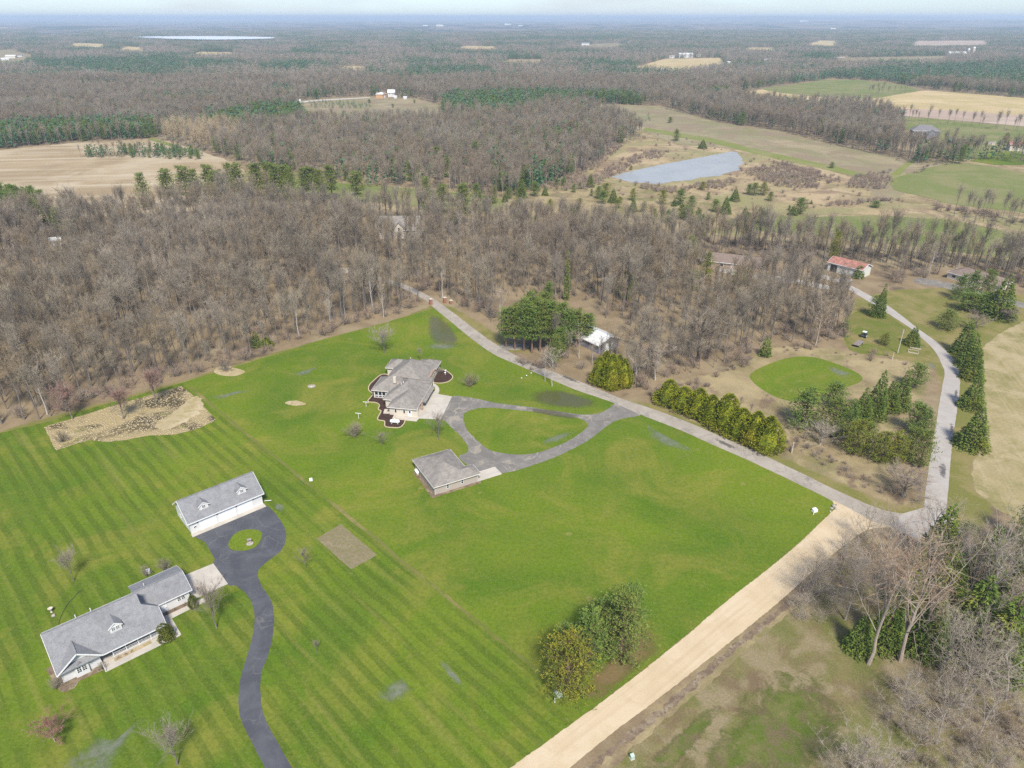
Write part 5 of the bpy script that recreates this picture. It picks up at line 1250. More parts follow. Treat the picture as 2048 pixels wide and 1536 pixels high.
PROTO = {}
def proto(key, TK, trunk_mat, crown_mat):
    """meshes of one kind: trunk, crown and the two joined (for the masses of trees)"""
    T, K = TK; k = len(T.v)
    PROTO[key] = (mesh_of(key + '_trunk', T.v, T.f, [trunk_mat]), mesh_of(key + '_crown', K.v, K.f, [crown_mat]),
                  mesh_of(key, T.v + K.v, T.f + [tuple(i + k for i in f) for f in K.f], [trunk_mat, crown_mat], [0] * len(T.f) + [1] * len(K.f)))

def plant(key, name, x, y, s, rz, label, cat, group=None, sz=None, tilt=None):
    """one tree or shrub as a thing: Empty > trunk, crown"""
    T, K, _ = PROTO[key]
    e = empty(name, (x, y, 0), rz, label, cat, group)
    e.scale = (s, s, sz if sz else s)
    if tilt: e.rotation_euler = (tilt[0], tilt[1], rz)
    link('trunk', T, e); link('crown', K, e)
    return e

HIDDEN = bpy.data.collections.new('tree_kinds')
def scatter(name, pts, scl, rot, idx, keys, label, cat, zs=None):
    """a mass of trees nobody could count: one object, instances of joined tree meshes on points"""
    col = bpy.data.collections.new(name + '_kinds')
    for i, k in enumerate(keys):
        col.objects.link(bpy.data.objects.new('%02d_%s' % (i, k), PROTO[k][2]))
    n = len(pts)
    me = bpy.data.meshes.new(name)
    me.vertices.add(n); me.vertices.foreach_set('co', np.asarray(pts, np.float32).ravel())
    zs = np.asarray(scl) if zs is None else np.asarray(zs)
    sv = np.stack([scl, scl, zs], 1).astype(np.float32)
    rv = np.stack([np.zeros(n), np.zeros(n), rot], 1).astype(np.float32)
    me.attributes.new('scl', 'FLOAT_VECTOR', 'POINT').data.foreach_set('vector', sv.ravel())
    me.attributes.new('rot', 'FLOAT_VECTOR', 'POINT').data.foreach_set('vector', rv.ravel())
    me.attributes.new('pick', 'INT', 'POINT').data.foreach_set('value', np.asarray(idx, np.int32))
    o = link(name, me)
    ng = bpy.data.node_groups.new(name, 'GeometryNodeTree')
    ng.interface.new_socket('Geometry', in_out='INPUT', socket_type='NodeSocketGeometry')
    ng.interface.new_socket('Geometry', in_out='OUTPUT', socket_type='NodeSocketGeometry')
    gi = ng.nodes.new('NodeGroupInput'); go = ng.nodes.new('NodeGroupOutput')
    ci = ng.nodes.new('GeometryNodeCollectionInfo'); ci.inputs['Collection'].default_value = col
    ci.inputs['Separate Children'].default_value = True; ci.inputs['Reset Children'].default_value = True
    ip = ng.nodes.new('GeometryNodeInstanceOnPoints'); ip.inputs['Pick Instance'].default_value = True
    def named(nm, dt):
        q = ng.nodes.new('GeometryNodeInputNamedAttribute'); q.data_type = dt; q.inputs['Name'].default_value = nm; return q.outputs['Attribute']
    L = ng.links.new
    L(gi.outputs[0], ip.inputs['Points']); L(ci.outputs[0], ip.inputs['Instance'])
    L(named('pick', 'INT'), ip.inputs['Instance Index']); L(named('scl', 'FLOAT_VECTOR'), ip.inputs['Scale'])
    er = ng.nodes.new('FunctionNodeEulerToRotation'); L(named('rot', 'FLOAT_VECTOR'), er.inputs[0]); L(er.outputs[0], ip.inputs['Rotation'])
    L(ip.outputs[0], go.inputs[0])
    md = o.modifiers.new('scatter', 'NODES'); md.node_group = ng
    return tag(o, label, cat, kind='stuff')

def jgrid(poly, step, seed, jit=0.45):
    """jittered grid of points inside a world polygon"""
    P_ = np.array(poly); x0, y0 = P_.min(0); x1, y1 = P_.max(0); rs = np.random.RandomState(seed)
    X, Y = np.meshgrid(np.arange(x0, x1, step), np.arange(y0, y1, step))
    X = X + rs.uniform(-jit, jit, X.shape) * step; Y = Y + rs.uniform(-jit, jit, Y.shape) * step
    m = in_poly(X, Y, poly)
    return np.stack([X[m], Y[m]], 1)

def vnoise(X, Y, wl, seed):
    rs = np.random.RandomState(seed); o = 0
    for k in range(7):
        t = rs.uniform(0, 6.28); w = wl * rs.uniform(0.6, 1.7); o = o + np.sin((X * math.cos(t) + Y * math.sin(t)) * 6.283 / w + rs.uniform(0, 6.28))
    return o / 7 ** 0.5

# kinds
for i in range(6): proto('wood%d' % i, bare(10 + i, 15.5 + (i % 3) * 1.8, 0.17 + 0.03 * (i % 3), 0.36 + 0.06 * (i % 3), 2.3 + 0.5 * (i % 3), 10 + i % 3, 6, 17, 1.45, 0.038, 0.95, upr=0.40), 'bark_grey', 'twig_wood')
proto('wood6', bare(31, 16, 0.19, 0.38, 2.6, 10, 6, 12, 1.4, 0.04, 0.95, upr=0.42), 'bark_pale', 'twig_pale')
for i in range(3): proto('yard%d' % i, bare(40 + i, 8, 0.11, 0.22, 2.9, 14, 9, 26, 0.95, 0.013, 0.85, upr=0.35, sc_=0.34), 'bark_grey', 'twig_yard')
proto('yardpink', bare(44, 11, 0.14, 0.20, 3.0, 16, 9, 28, 1.1, 0.015, 1.0, upr=0.4, sc_=0.32), 'bark_grey', 'twig_yard')
proto('maple0', bare(50, 12, 0.16, 0.25, 3.4, 15, 9, 40, 1.0, 0.026, 0.85, upr=0.3, sc_=0.42), 'bark_grey', 'twig_red')
proto('redbush', bare(52, 6, 0.10, 0.15, 2.6, 14, 9, 40, 0.65, 0.026, 0.5), 'bark_tan', 'twig_red')
proto('oak', bare(53, 15, 0.42, 0.22, 6.0, 13, 9, 24, 1.3, 0.035, 0.45), 'bark_dark', 'twig_wood')
proto('globe', bare(54, 9, 0.2, 0.2, 4.2, 14, 10, 34, 0.85, 0.026, 0.6), 'bark_grey', 'twig_far')
proto('tantree', bare(55, 17, 0.24, 0.3, 4.2, 11, 8, 22, 1.2, 0.035, 0.75), 'bark_tan', 'twig_pink')
proto('birch', bare(56, 14, 0.15, 0.3, 2.6, 10, 7, 16, 1.1, 0.03, 0.85), 'bark_pale', 'twig_pale')
proto('willow', bare(57, 9, 0.16, 0.05, 5.0, 24, 9, 10, 1.3, 0.024, 0.8, sides=5, bw=0.14, wood=True, sc_=0.3), 'bark_ash', 'twig_pale')
proto('cotton0', bare(60, 25, 0.32, 0.24, 6.5, 17, 10, 20, 0.9, 0.030, 0.85, lean=0.05, sides=7, leaders=3, bw=0.13, wood=True), 'bark_tan', 'twig_orange')
proto('cotton1', bare(61, 26, 0.36, 0.22, 8.5, 18, 10, 20, 0.9, 0.030, 0.80, lean=0.06, sides=7, leaders=3, bw=0.13, wood=True), 'bark_tan', 'twig_orange')
proto('greytree0', bare(62, 17, 0.28, 0.20, 6.5, 15, 10, 14, 1.2, 0.026, 0.7, sides=6, bw=0.12, wood=True), 'bark_ash', 'twig_pale')
proto('greytree1', bare(63, 13, 0.20, 0.12, 6.0, 15, 10, 15, 1.1, 0.026, 0.55, sides=6, droop=0.02, bw=0.12, wood=True), 'bark_ash', 'twig_pale')
proto('greytree2', bare(64, 10, 0.14, 0.10, 4.6, 15, 9, 14, 1.0, 0.024, 0.6, bw=0.12, wood=True), 'bark_ash', 'twig_pale')
proto('arching', bare(65, 10, 0.22, 0.15, 7.5, 14, 9, 13, 1.1, 0.026, 0.45, lean=0.2, sides=6, droop=0.05, bw=0.13, wood=True), 'bark_ash', 'twig_pale')
for i in range(3): proto('spruce%d' % i, spruce(70 + i, 10, 2.6, 1500, 0.38, 0.03, 1.0), 'bark_pine', 'needle_spruce')
for i in range(2): proto('bigspruce%d' % i, spruce(75 + i, 14, 3.6, 1900, 0.46, 0.03, 0.95), 'bark_pine', 'needle_spruce')
for i in range(4): proto('pine%d' % i, pine(80 + i, 11, 3.6, 0.08 + 0.04 * i, 12, 7, 15, 0.36), 'bark_pine', 'needle_pine')
proto('pineyellow', pine(90, 11, 3.9, 0.08, 12, 7, 16, 0.36), 'bark_pine', 'needle_yellow')
proto('pinegold', pine(94, 10, 4.6, 0.06, 12, 8, 18, 0.38, 0.5), 'bark_pine', 'needle_gold')
proto('pinelime', pine(91, 11, 4.0, 0.08, 12, 7, 16, 0.36), 'bark_pine', 'needle_lime')
for i in range(3): proto('tallpine%d' % i, pine(95 + i, 20, 4.4, 0.30, 12, 8, 14, 0.55, 0.5), 'bark_pine', ('needle_pine', 'needle_lime', 'needle_pine')[i])
for i in range(4): proto('arbor%d' % i, arbor(100 + i, 8, 2.6, 1500, 0.36, 0.55 + 0.06 * i), 'bark_pine', 'needle_arbor')
proto('cedar', spruce(105, 9, 1.3, 420, 0.5, 0.03, 0.6, 0.0), 'bark_pine', 'needle_lime')
proto('roundbush', arbor(106, 2.6, 1.5, 900, 0.22, 0.4), 'bark_pine', 'leaf_shrub')
proto('juniper', arbor(107, 3.2, 2.0, 700, 0.35, 0.45), 'bark_pine', 'needle_yellow')
for i in range(3): proto('shrub%d' % i, shrub(110 + i, 2.6, 1.9, 40, 24, 0.026), 'bark_grey', 'twig_wood')
for i in range(3): proto('brush%d' % i, shrub(115 + i, 2.2, 2.4, 40, 16, 0.028, 0.8), 'bark_grey', 'twig_brush')
for i in range(2): proto('fine%d' % i, shrub(118 + i, 2.6, 2.6, 40, 18, 0.019, 0.9), 'bark_tan', 'twig_pink')
for i in range(4): proto('far%d' % i, far_bare(120 + i, 15 + i, 3.6), 'bark_grey', 'twig_far')
proto('farlarch', bare(126, 17, 0.18, 0.2, 1.9, 22, 5, 12, 1.2, 0.05, 0.9, upr=0.3), 'bark_grey', 'twig_larch')
for i in range(3): proto('farpine%d' % i, far_cone(130 + i, 15 + i, 3.6, 64, 0.6), 'bark_pine', 'needle_far')
# far clumps: eleven crowns in one mesh
def clump(seed, conifer):
    rg = np.random.RandomState(seed); T = Geo(); K = Geo()
    for _ in range(11):
        t, k = far_cone(rg.randint(9999), rg.uniform(13, 18), 4.2, 16, 0.6) if conifer else far_bare(rg.randint(9999), rg.uniform(13, 17), 4.6, 15)
        ox, oy = rg.uniform(-13, 13), rg.uniform(-13, 13)
        for G, g in ((T, t), (K, k)):
            m = len(G.v); c = 1.0
            G.v += [(x * 1.25 + ox, y * 1.25 + oy, z) for x, y, z in g.v]; G.f += [tuple(i + m for i in f) for f in g.f]
    return T, K
for i in range(3): proto('clumpbare%d' % i, clump(140 + i, False), 'bark_grey', 'twig_far')
for i in range(2): proto('clumppine%d' % i, clump(150 + i, True), 'bark_pine', 'needle_far')
# ------------------------------------------------------------------ woodland
rs = np.random.RandomState(77)
WALL = px((-700, 1040), (-300, 940), (0, 857), (100, 834), (200, 803), (300, 776), (369, 757), (420, 741), (500, 717), (560, 699), (620, 678), (700, 657), (780, 636), (850, 606),
          (800, 582), (720, 560), (640, 542), (645, 526), (730, 540), (815, 564), (866, 590), (905, 606), (960, 632), (985, 655), (1010, 668), (1060, 690), (1120, 722), (1180, 745), (1290, 785), (1330, 765), (1440, 735), (1530, 692), (1600, 688), (1688, 680), (1690, 632), (1730, 600), (1690, 572),
          (1600, 552), (1440, 522), (1445, 512), (1600, 535), (1700, 560), (1790, 572), (1860, 555), (2048, 575), (2400, 640), (2400, 590), (2048, 530), (1750, 505), (1600, 494), (1450, 482), (1250, 468), (1000, 448), (700, 428), (500, 424), (300, 434), (100, 446), (-700, 490))
pts = jgrid(WALL, 4.5, 1)
# clearings round the houses in the wood
CLEAR = [px((1095, 640), (1250, 640), (1270, 715), (1180, 735), (1110, 700)), px((728, 456), (850, 454), (852, 486), (726, 486)), px((1625, 522), (1775, 532), (1800, 615), (1625, 600)),
         px((985, 600), (1200, 600), (1200, 715), (985, 700)), px((1885, 538), (1985, 545), (1985, 580), (1870, 570)), px((1392, 508), (1524, 515), (1534, 572), (1386, 562)), px((92, 475), (132, 475), (132, 515), (92, 515))]
keep = np.ones(len(pts), bool)
for c in CLEAR: keep &= ~in_poly(pts[:, 0], pts[:, 1], c)
pts = pts[keep]
qx, qy = PX(pts[:, 0], pts[:, 1])
inview = (qx > -90) & (qx < 2140)
pts = pts[inview]; qx = qx[inview]; qy = qy[inview]
thin = vnoise(pts[:, 0], pts[:, 1], 60, 5) + 0.6 * rs.normal(size=len(pts))
sparse = (qx > 1380) & (qy > 470) & (rs.uniform(size=len(pts)) < 0.08)
ok = (thin > -1.45) & ~sparse
pts = pts[ok]; qx = qx[ok]; qy = qy[ok]
pale = vnoise(pts[:, 0], pts[:, 1], 90, 8) + 0.8 * rs.normal(size=len(pts)) > 2.1
kind = np.where(pale, 6, rs.randint(0, 6, len(pts)))
scl = (0.58 + 0.56 * rs.uniform(0, 1, len(pts)) ** 1.2) * (1 + 0.13 * vnoise(pts[:, 0], pts[:, 1], 70, 55)) * np.where((qx > 900), 0.92, 1.0); rot = rs.uniform(0, 6.28, len(pts)); zz = scl * rs.uniform(0.9, 1.12, len(pts))
vis = (qx > 5) & (qx < 2040)
order = np.argsort(np.hypot(pts[:, 0], pts[:, 1]) + np.where(vis, 0, 1e5))
first, rest = order[:290], order[290:]
EDGE = sdist(pts[:, 0], pts[:, 1], WALL)
for i in first:
    x, y = pts[i]; left = qx[i] < 860
    zones = ((110, 'left of the tussock bed'), (250, 'behind the left tussock bed end'), (400, 'behind the upper end of the tussock bed'), (500, 'behind the small pale shrub bed'), (620, 'near the golden juniper'), (860, 'behind the lawn of the tan house')) if left else \
            ((1000, 'beside the brick gate pillars'), (1130, 'behind the pine grove'), (1220, 'behind the metal roofed shed'), (1340, 'between metal roofed shed and hedge'), (1470, 'left of the dry clearing'), (1600, 'behind the dry clearing'), (9999, 'beside the yard with the trailer'))
    where = [z for lim, z in zones if qx[i] < lim][0]
    row = 'at the wood edge' if EDGE[i] < 5 else ('a few rows in' if EDGE[i] < 16 else 'deep inside')
    look = ('pale barked ' if kind[i] == 6 else '') + ('tall' if zz[i] > 0.96 else 'small' if zz[i] < 0.74 else 'mid-sized') + ' bare tree'
    lb = '%s, %s, %s' % (look, row, where)
    plant('wood%d' % kind[i], 'bare_tree', x, y, scl[i], rot[i], lb, 'tree', 'bare trees along the front of the woods', zz[i])
z0 = np.zeros((len(rest), 1))
scatter('woodland', np.hstack([pts[rest], z0]), scl[rest], rot[rest], kind[rest], ['wood%d' % k for k in range(7)], 'mass of bare grey-brown deciduous trees behind the lawns', 'woodland', zz[rest])
# low undergrowth
up = jgrid(WALL, 5.5, 3); ux, uy = PX(up[:, 0], up[:, 1]); m = (ux > -60) & (ux < 2110) & ((vnoise(up[:, 0], up[:, 1], 40, 3) > 0.1) | (sdist(up[:, 0], up[:, 1], WALL) < 9)); up = up[m]; n = len(up)
for c in CLEAR:
    m = ~in_poly(up[:, 0], up[:, 1], c); up = up[m]
n = len(up); edge = sdist(up[:, 0], up[:, 1], WALL) < 7
scatter('undergrowth', np.hstack([up, np.zeros((n, 1))]), rs.uniform(0.6, 1.2, n) * np.where(edge, 1.5, 1.0), rs.uniform(0, 6.28, n), rs.randint(0, 3, n), ['brush0', 'brush1', 'brush2'], 'brown leafless undergrowth between the woodland trunks', 'undergrowth')

# ------------------------------------------------------------------ far woods
OPEN = [px((-800, 335), (-100, 306), (0, 301), (150, 287), (310, 278), (345, 285), (400, 303), (475, 326), (500, 345), (700, 372), (860, 384), (960, 392), (1020, 402), (1180, 345), (1230, 300), (1290, 272), (1225, 240), (1130, 207), (1180, 207), (1330, 213), (1440, 245), (1560, 263), (1690, 296), (1840, 326), (1900, 330), (1985, 322), (2048, 330), (2700, 420), (2700, 640), (2048, 540), (1500, 480), (1190, 460), (900, 445), (500, 430), (-800, 520)),
        px((586, 203), (660, 196.5), (740, 192.5), (830, 197), (888, 212), (890, 250), (760, 255), (618, 253)),
        px((1395, 196), (1525, 177), (1590, 167), (1665, 157), (1775, 163), (1850, 178), (2700, 260), (2700, 420), (2048, 310), (1985, 320), (1900, 318), (1845, 285), (1780, 240), (1740, 222), (1560, 217)),
        px((250, 75.5), (330, 74), (420, 73.6), (500, 74.6), (560, 76.6), (545, 83), (480, 86), (420, 86), (350, 84), (290, 81)),
        px((1375, 140), (1430, 129.5), (1560, 119.5), (1700, 112), (1700, 118), (1560, 126), (1430, 137.5), (1385, 144)),
        px((1806, 252), (1886, 254), (1892, 310), (1800, 302)),
        px((295, 278), (330, 286), (395, 309), (400, 303), (330, 282), (302, 273))] + [px(*[(x, y + d) for x, y in p]) for p, _, _ in FAR[:17] for d in (0, 3.5, 7)]
CON = [px((-400, 312), (0, 297), (150, 284), (312, 276), (322, 262), (300, 256), (0, 270), (-400, 285)),
       px((400, 255), (470, 238), (560, 222), (640, 232), (650, 246), (560, 262), (450, 268)),
       px((840, 230), (920, 242), (1010, 244), (1100, 222), (1250, 219), (1310, 214), (1250, 203), (1000, 196), (900, 206)),
       px((800, 168), (990, 154), (980, 142), (820, 140)), px((560, 205), (590, 203), (585, 192), (540, 193)),
       px((1640, 200), (1760, 168), (1900, 175), (2400, 220), (2400, 150), (2048, 128), (1800, 140), (1640, 152)),
       px((850, 230), (906, 240), (912, 229), (862, 220)), px((580, 112), (650, 116), (645, 106), (585, 103)), px((1190, 142), (1290, 144), (1280, 132), (1200, 130)),
       px((60, 128), (200, 122), (480, 128), (500, 138), (250, 150), (80, 145)), px((520, 150), (620, 148), (600, 132), (520, 136)), px((1000, 84), (1240, 82), (1260, 76), (1020, 78)),
       px((170, 152), (320, 160), (330, 148), (190, 145))]
LARCH = px((318, 300), (400, 306), (490, 298), (480, 268), (400, 262), (325, 268))
def band(y0, y1, step, seed):
    """points on the ground between two distances across the whole view"""
    poly = [(-0.80 * y0 - 30, y0), (0.80 * y0 + 30, y0), (0.80 * y1 + 30, y1), (-0.80 * y1 - 30, y1)]
    p = jgrid(poly, step, seed)
    k = np.ones(len(p), bool)
    for o in OPEN: k &= ~in_poly(p[:, 0], p[:, 1], o)
    k &= ~in_poly(p[:, 0], p[:, 1], WALL)
    return p[k]
def conifer_share(p, base, low=0.06):
    c = np.zeros(len(p))
    for o in CON: c = np.maximum(c, in_poly(p[:, 0], p[:, 1], o) * 0.93)
    nz = vnoise(p[:, 0], p[:, 1], 420, 21) * 0.6 + vnoise(p[:, 0], p[:, 1], 150, 22) * 0.4
    return np.maximum(c, np.clip((nz - base) * 2.4, low, 0.9))
mid = band(425, 1300, 6.4, 11)
cs = conifer_share(mid, 0.95, 0.08); con = rs.uniform(size=len(mid)) < cs
lar = in_poly(mid[:, 0], mid[:, 1], LARCH) & (rs.uniform(size=len(mid)) < 0.85)
con &= ~lar
palem = vnoise(mid[:, 0], mid[:, 1], 160, 31) + 0.6 * rs.normal(size=len(mid)) > 1.9
a = mid[~con & ~lar]; n = len(a)
scatter('bare_woodland', np.hstack([a, np.zeros((n, 1))]), rs.uniform(0.75, 1.15, n), rs.uniform(0, 6.28, n), np.where(palem[~con & ~lar], 4, rs.randint(0, 4, n)), ['wood0', 'wood1', 'wood3', 'wood4', 'wood6'], 'bare woods in the middle distance beyond the fields', 'woodland')
a = mid[con]; n = len(a)
scatter('conifer_woodland', np.hstack([a, np.zeros((n, 1))]), rs.uniform(0.8, 1.2, n) * 1.25, rs.uniform(0, 6.28, n), rs.randint(0, 4, n), ['pine0', 'pine2', 'farpine0', 'farpine1'], 'dark green conifer stands in the middle distance', 'woodland', rs.uniform(0.85, 1.15, n) * np.full(n, 1.15))
a = mid[lar]; n = len(a)
scatter('larch_stand', np.hstack([a, np.zeros((n, 1))]), rs.uniform(0.8, 1.1, n), rs.uniform(0, 6.28, n), np.zeros(n, int), ['farlarch'], 'golden tan larch stand beside the ploughed field', 'larch stand')
farp = band(1300, 2600, 10.5, 12)
con = rs.uniform(size=len(farp)) < conifer_share(farp, 0.08, 0.18)
a = farp; n = len(a)
scatter('far_woodland', np.hstack([a, np.zeros((n, 1))]), rs.uniform(0.9, 1.35, n) * np.where(con, 1.35, 1.0), rs.uniform(0, 6.28, n), np.where(con, 4 + rs.randint(0, 3, n), rs.randint(0, 4, n)), ['far0', 'far1', 'far2', 'far3', 'farpine0', 'farpine1', 'farpine2'], 'mixed bare and evergreen woods of the far plain', 'woodland', rs.uniform(0.75, 1.1, n))
vf = band(2600, 6200, 27, 13)
con = rs.uniform(size=len(vf)) < conifer_share(vf, 0.0, 0.2)
n = len(vf)
scatter('distant_woodland', np.hstack([vf, np.full((n, 1), -1.0)]), rs.uniform(0.95, 1.35, n) * np.where(con, 1.25, 1.0), rs.uniform(0, 6.28, n), np.where(con, 3 + rs.randint(0, 2, n), rs.randint(0, 3, n)), ['clumpbare0', 'clumpbare1', 'clumpbare2', 'clumppine0', 'clumppine1'], 'hazy woods towards the horizon', 'woodland', rs.uniform(0.75, 1.2, n))

# hedge in the ploughed field, pine clump at the left edge, tree lines on the far slope
def patch(name, poly, step, keys, s0, s1, label, cat, seed, zf=1.0, ragged=False):
    p = jgrid(poly, step, seed); r = np.random.RandomState(seed)
    p = p[(sdist(p[:, 0], p[:, 1], poly) + r.normal(0, 1, len(p)) * step * 1.2 + vnoise(p[:, 0], p[:, 1], step * 9, seed) * step * 1.6) > 0.4 * step] if ragged else p
    if name == 'tree_line': p = p[~in_poly(p[:, 0], p[:, 1], px((1806, 252), (1886, 254), (1892, 310), (1800, 302)))]
    n = len(p); s = s0 + (s1 - s0) * r.uniform(0, 1, n) ** 1.6
    return scatter(name, np.hstack([p, np.zeros((n, 1))]), s, r.uniform(0, 6.28, n), r.randint(0, len(keys), n), keys, label, cat, s * zf)
patch('hedgerow', px((160, 316), (280, 317), (400, 321), (408, 312), (350, 302), (220, 305), (165, 311)), 5.5, ['farpine0', 'wood1', 'pine1', 'brush1', 'pine0', 'farpine1'], 0.55, 0.8, 'island hedge of pines and bare brush in the ploughed field', 'hedgerow', 41)
patch('pine_clump', px((-150, 420), (0, 415), (55, 412), (78, 428), (40, 442), (-150, 455)), 5.0, ['pine0', 'pine1', 'pine2', 'pine3'], 1.0, 1.5, 'dark pine clump at the left edge by the ploughed field', 'pines', 42)
patch('tree_line', px((1440, 205), (1560, 222), (1720, 240), (1740, 262), (1690, 290), (1560, 262), (1440, 246), (1330, 218)), 7.0, ['wood0', 'wood2', 'wood4', 'wood5'], 0.7, 1.0, 'belt of bare trees above the pond meadow', 'trees', 43)
patch('tree_line', px((1690, 262), (1780, 262), (1815, 285), (1850, 296), (1900, 299), (1975, 300), (1950, 320), (1880, 335), (1830, 330), (1740, 305), (1660, 290)), 7.0, ['wood0', 'wood2', 'wood4', 'brush0', 'brush2'], 0.7, 1.0, 'bare trees and brush round the grey house', 'trees', 44)
patch('tree_line', px((1740, 235), (1900, 247), (2060, 262), (2200, 280), (2200, 284), (2060, 267), (1900, 252), (1740, 241)), 11.0, ['wood0', 'wood2', 'wood4'], 0.7, 1.0, 'row of bare trees along the far straw field', 'trees', 45)
patch('tree_line', px((1735, 190), (1800, 184), (1832, 180), (1838, 184), (1800, 189), (1738, 195)), 12.0, ['wood0', 'wood2'], 0.7, 0.9, 'few bare trees between the far green and straw fields', 'trees', 46)
patch('tree_line', px((1990, 430), (2200, 470), (2200, 490), (1920, 440), (1860, 425)), 7.0, ['wood1', 'wood3'], 0.7, 1.0, 'bare trees beside the green field at right', 'trees', 47)
for k, (poly, lb) in enumerate([
    (((1240, 322), (1300, 300), (1340, 305), (1320, 318), (1260, 328)), 'brown brush on the bank behind the pond'),
    (((1180, 350), (1230, 330), (1290, 318), (1180, 380), (1000, 385), (900, 380), (1000, 350), (1100, 320), (1180, 290), (1230, 270), (1250, 290)), 'tangle of brown swamp brush left of the pond'),
    (((1490, 345), (1560, 322), (1580, 330), (1640, 345), (1680, 360), (1640, 380), (1560, 375), (1500, 362)), 'brown shrubs right of the pond'),
    (((1700, 355), (1780, 340), (1790, 372), (1740, 385), (1690, 375)), 'dark shrubs at the path crossing'),
    (((1610, 420), (1700, 412), (1810, 405), (1815, 395), (1740, 400), (1620, 410)), 'brushy bank below the dry meadow'),
    (((1820, 350), (1850, 335), (1860, 330), (1845, 348)), 'shrubs beside the green field corner'),
    (((1870, 410), (1960, 425), (2060, 445), (2060, 455), (1940, 435), (1860, 418)), 'brush line under the green field'),
    (((1260, 370), (1340, 373), (1440, 362), (1480, 352), (1470, 378), (1360, 388), (1270, 380)), 'reedy brush on the near bank of the pond')]):
    patch('brush', px(*poly), 3.0, ['brush0', 'brush1', 'brush2'], 0.5, 1.4, lb, 'brush', 60 + k, ragged=True)
p = jgrid(px((1470, 486), (1600, 496), (1750, 506), (2048, 532), (2200, 552), (2200, 600), (2048, 566), (1850, 545), (1640, 522), (1470, 508)), 5.2, 88)
for c in CLEAR: p = p[~in_poly(p[:, 0], p[:, 1], c)]
n = len(p)
scatter('tree_belt', np.hstack([p, np.zeros((n, 1))]), rs.uniform(0.5, 0.85, n), rs.uniform(0, 6.28, n), rs.randint(0, 7, n), ['wood%d' % k for k in range(7)], 'belt of bare trees behind the red roofed barn', 'trees')
# birch and alder thicket at the marsh edge
patch('thicket', px((860, 372), (1000, 350), (1130, 300), (1210, 262), (1240, 285), (1190, 335), (1050, 388), (930, 386)), 6.5, ['wood6', 'wood1', 'wood6', 'wood4', 'brush0'], 0.55, 0.85, 'thicket of pale birches and alders left of the pond', 'thicket', 71)
p = jgrid(px((1130, 222), (1290, 262), (1480, 300), (1700, 352), (1760, 405), (1500, 412), (1240, 395), (1190, 350), (1290, 290)), 13.0, 87)
p = p[~in_poly(p[:, 0], p[:, 1], px((1215, 352), (1300, 330), (1470, 300), (1492, 322), (1470, 345), (1345, 372), (1240, 364)))]; n = len(p)
scatter('scattered_shrubs', np.hstack([p, np.zeros((n, 1))]), rs.uniform(0.25, 1.0, n) ** 2 + 0.15, rs.uniform(0, 6.28, n), rs.randint(0, 3, n), ['brush0', 'brush1', 'brush2'], 'scattered low brown shrubs over the marsh and meadow', 'shrubs')
# seedling conifers of the far farm
p = np.vstack([jgrid(px((600, 208), (650, 202), (745, 210), (740, 217), (640, 219)), 9.0, 81), jgrid(px((690, 238), (760, 230), (880, 236), (880, 245), (700, 246)), 9.0, 82), jgrid(px((1120, 222), (1250, 224), (1320, 235), (1310, 250), (1240, 252)), 16.0, 83)])
n = len(p)
scatter('young_conifers', np.hstack([p, np.zeros((n, 1))]), rs.uniform(0.2, 0.42, n), rs.uniform(0, 6.28, n), rs.randint(0, 3, n), ['farpine0', 'farpine1', 'farpine2'], 'rows of young conifers on the far farm meadow', 'young conifers')
# brush of the right hand lots and the lower right slope
for k, (poly, st, keys, s0, s1, lb) in enumerate([
    (((1280, 790), (1330, 772), (1440, 745), (1510, 708), (1490, 735), (1430, 775), (1340, 800)), 3.0, ['brush0', 'brush1', 'brush2'], 0.5, 1.0, 'reddish brush under the trees beside the dry clearing'),
    (((1560, 690), (1650, 690), (1760, 708), (1850, 732), (1840, 742), (1740, 722), (1650, 705), (1565, 702)), 2.6, ['brush0', 'brush1', 'brush2'], 0.3, 0.7, 'brush along the fence line behind the green oval'),
    (((1545, 850), (1600, 862), (1640, 900), (1700, 930), (1780, 970), (1800, 1000), (1740, 985), (1640, 930), (1550, 890)), 2.4, ['fine0', 'brush0', 'fine1', 'brush2'], 0.25, 0.6, 'low tangle of brush between the road and the pine row'),
    (((1560, 1225), (1640, 1130), (1720, 1075), (1790, 1075), (1740, 1160), (1660, 1235), (1600, 1265)), 3.0, ['greytree2', 'fine1', 'greytree2'], 0.28, 0.55, 'grey purple thicket beside the gravel road'),
    (((1690, 1395), (1760, 1370), (1860, 1340), (2100, 1330), (2100, 1620), (1700, 1620), (1660, 1500)), 2.9, ['fine0', 'fine1', 'fine0', 'brush1', 'greytree2'], 0.35, 0.95, 'pinkish twiggy thicket in the lower right corner'),
    (((1270, 795), (1330, 815), (1420, 850), (1540, 900), (1540, 895), (1420, 840), (1330, 800)), 2.6, ['brush0', 'fine1'], 0.2, 0.45, 'weedy brush under the arborvitae hedge'),
    (((1030, 745), (1110, 740), (1190, 758), (1190, 745), (1100, 722), (1040, 725)), 3.0, ['brush0', 'brush1'], 0.5, 1.1, 'brown brush under the pines across the road')]):
    patch('brush', px(*poly), st * 0.8, keys, s0, s1 * 1.25, lb, 'brush', 90 + k, ragged=True)

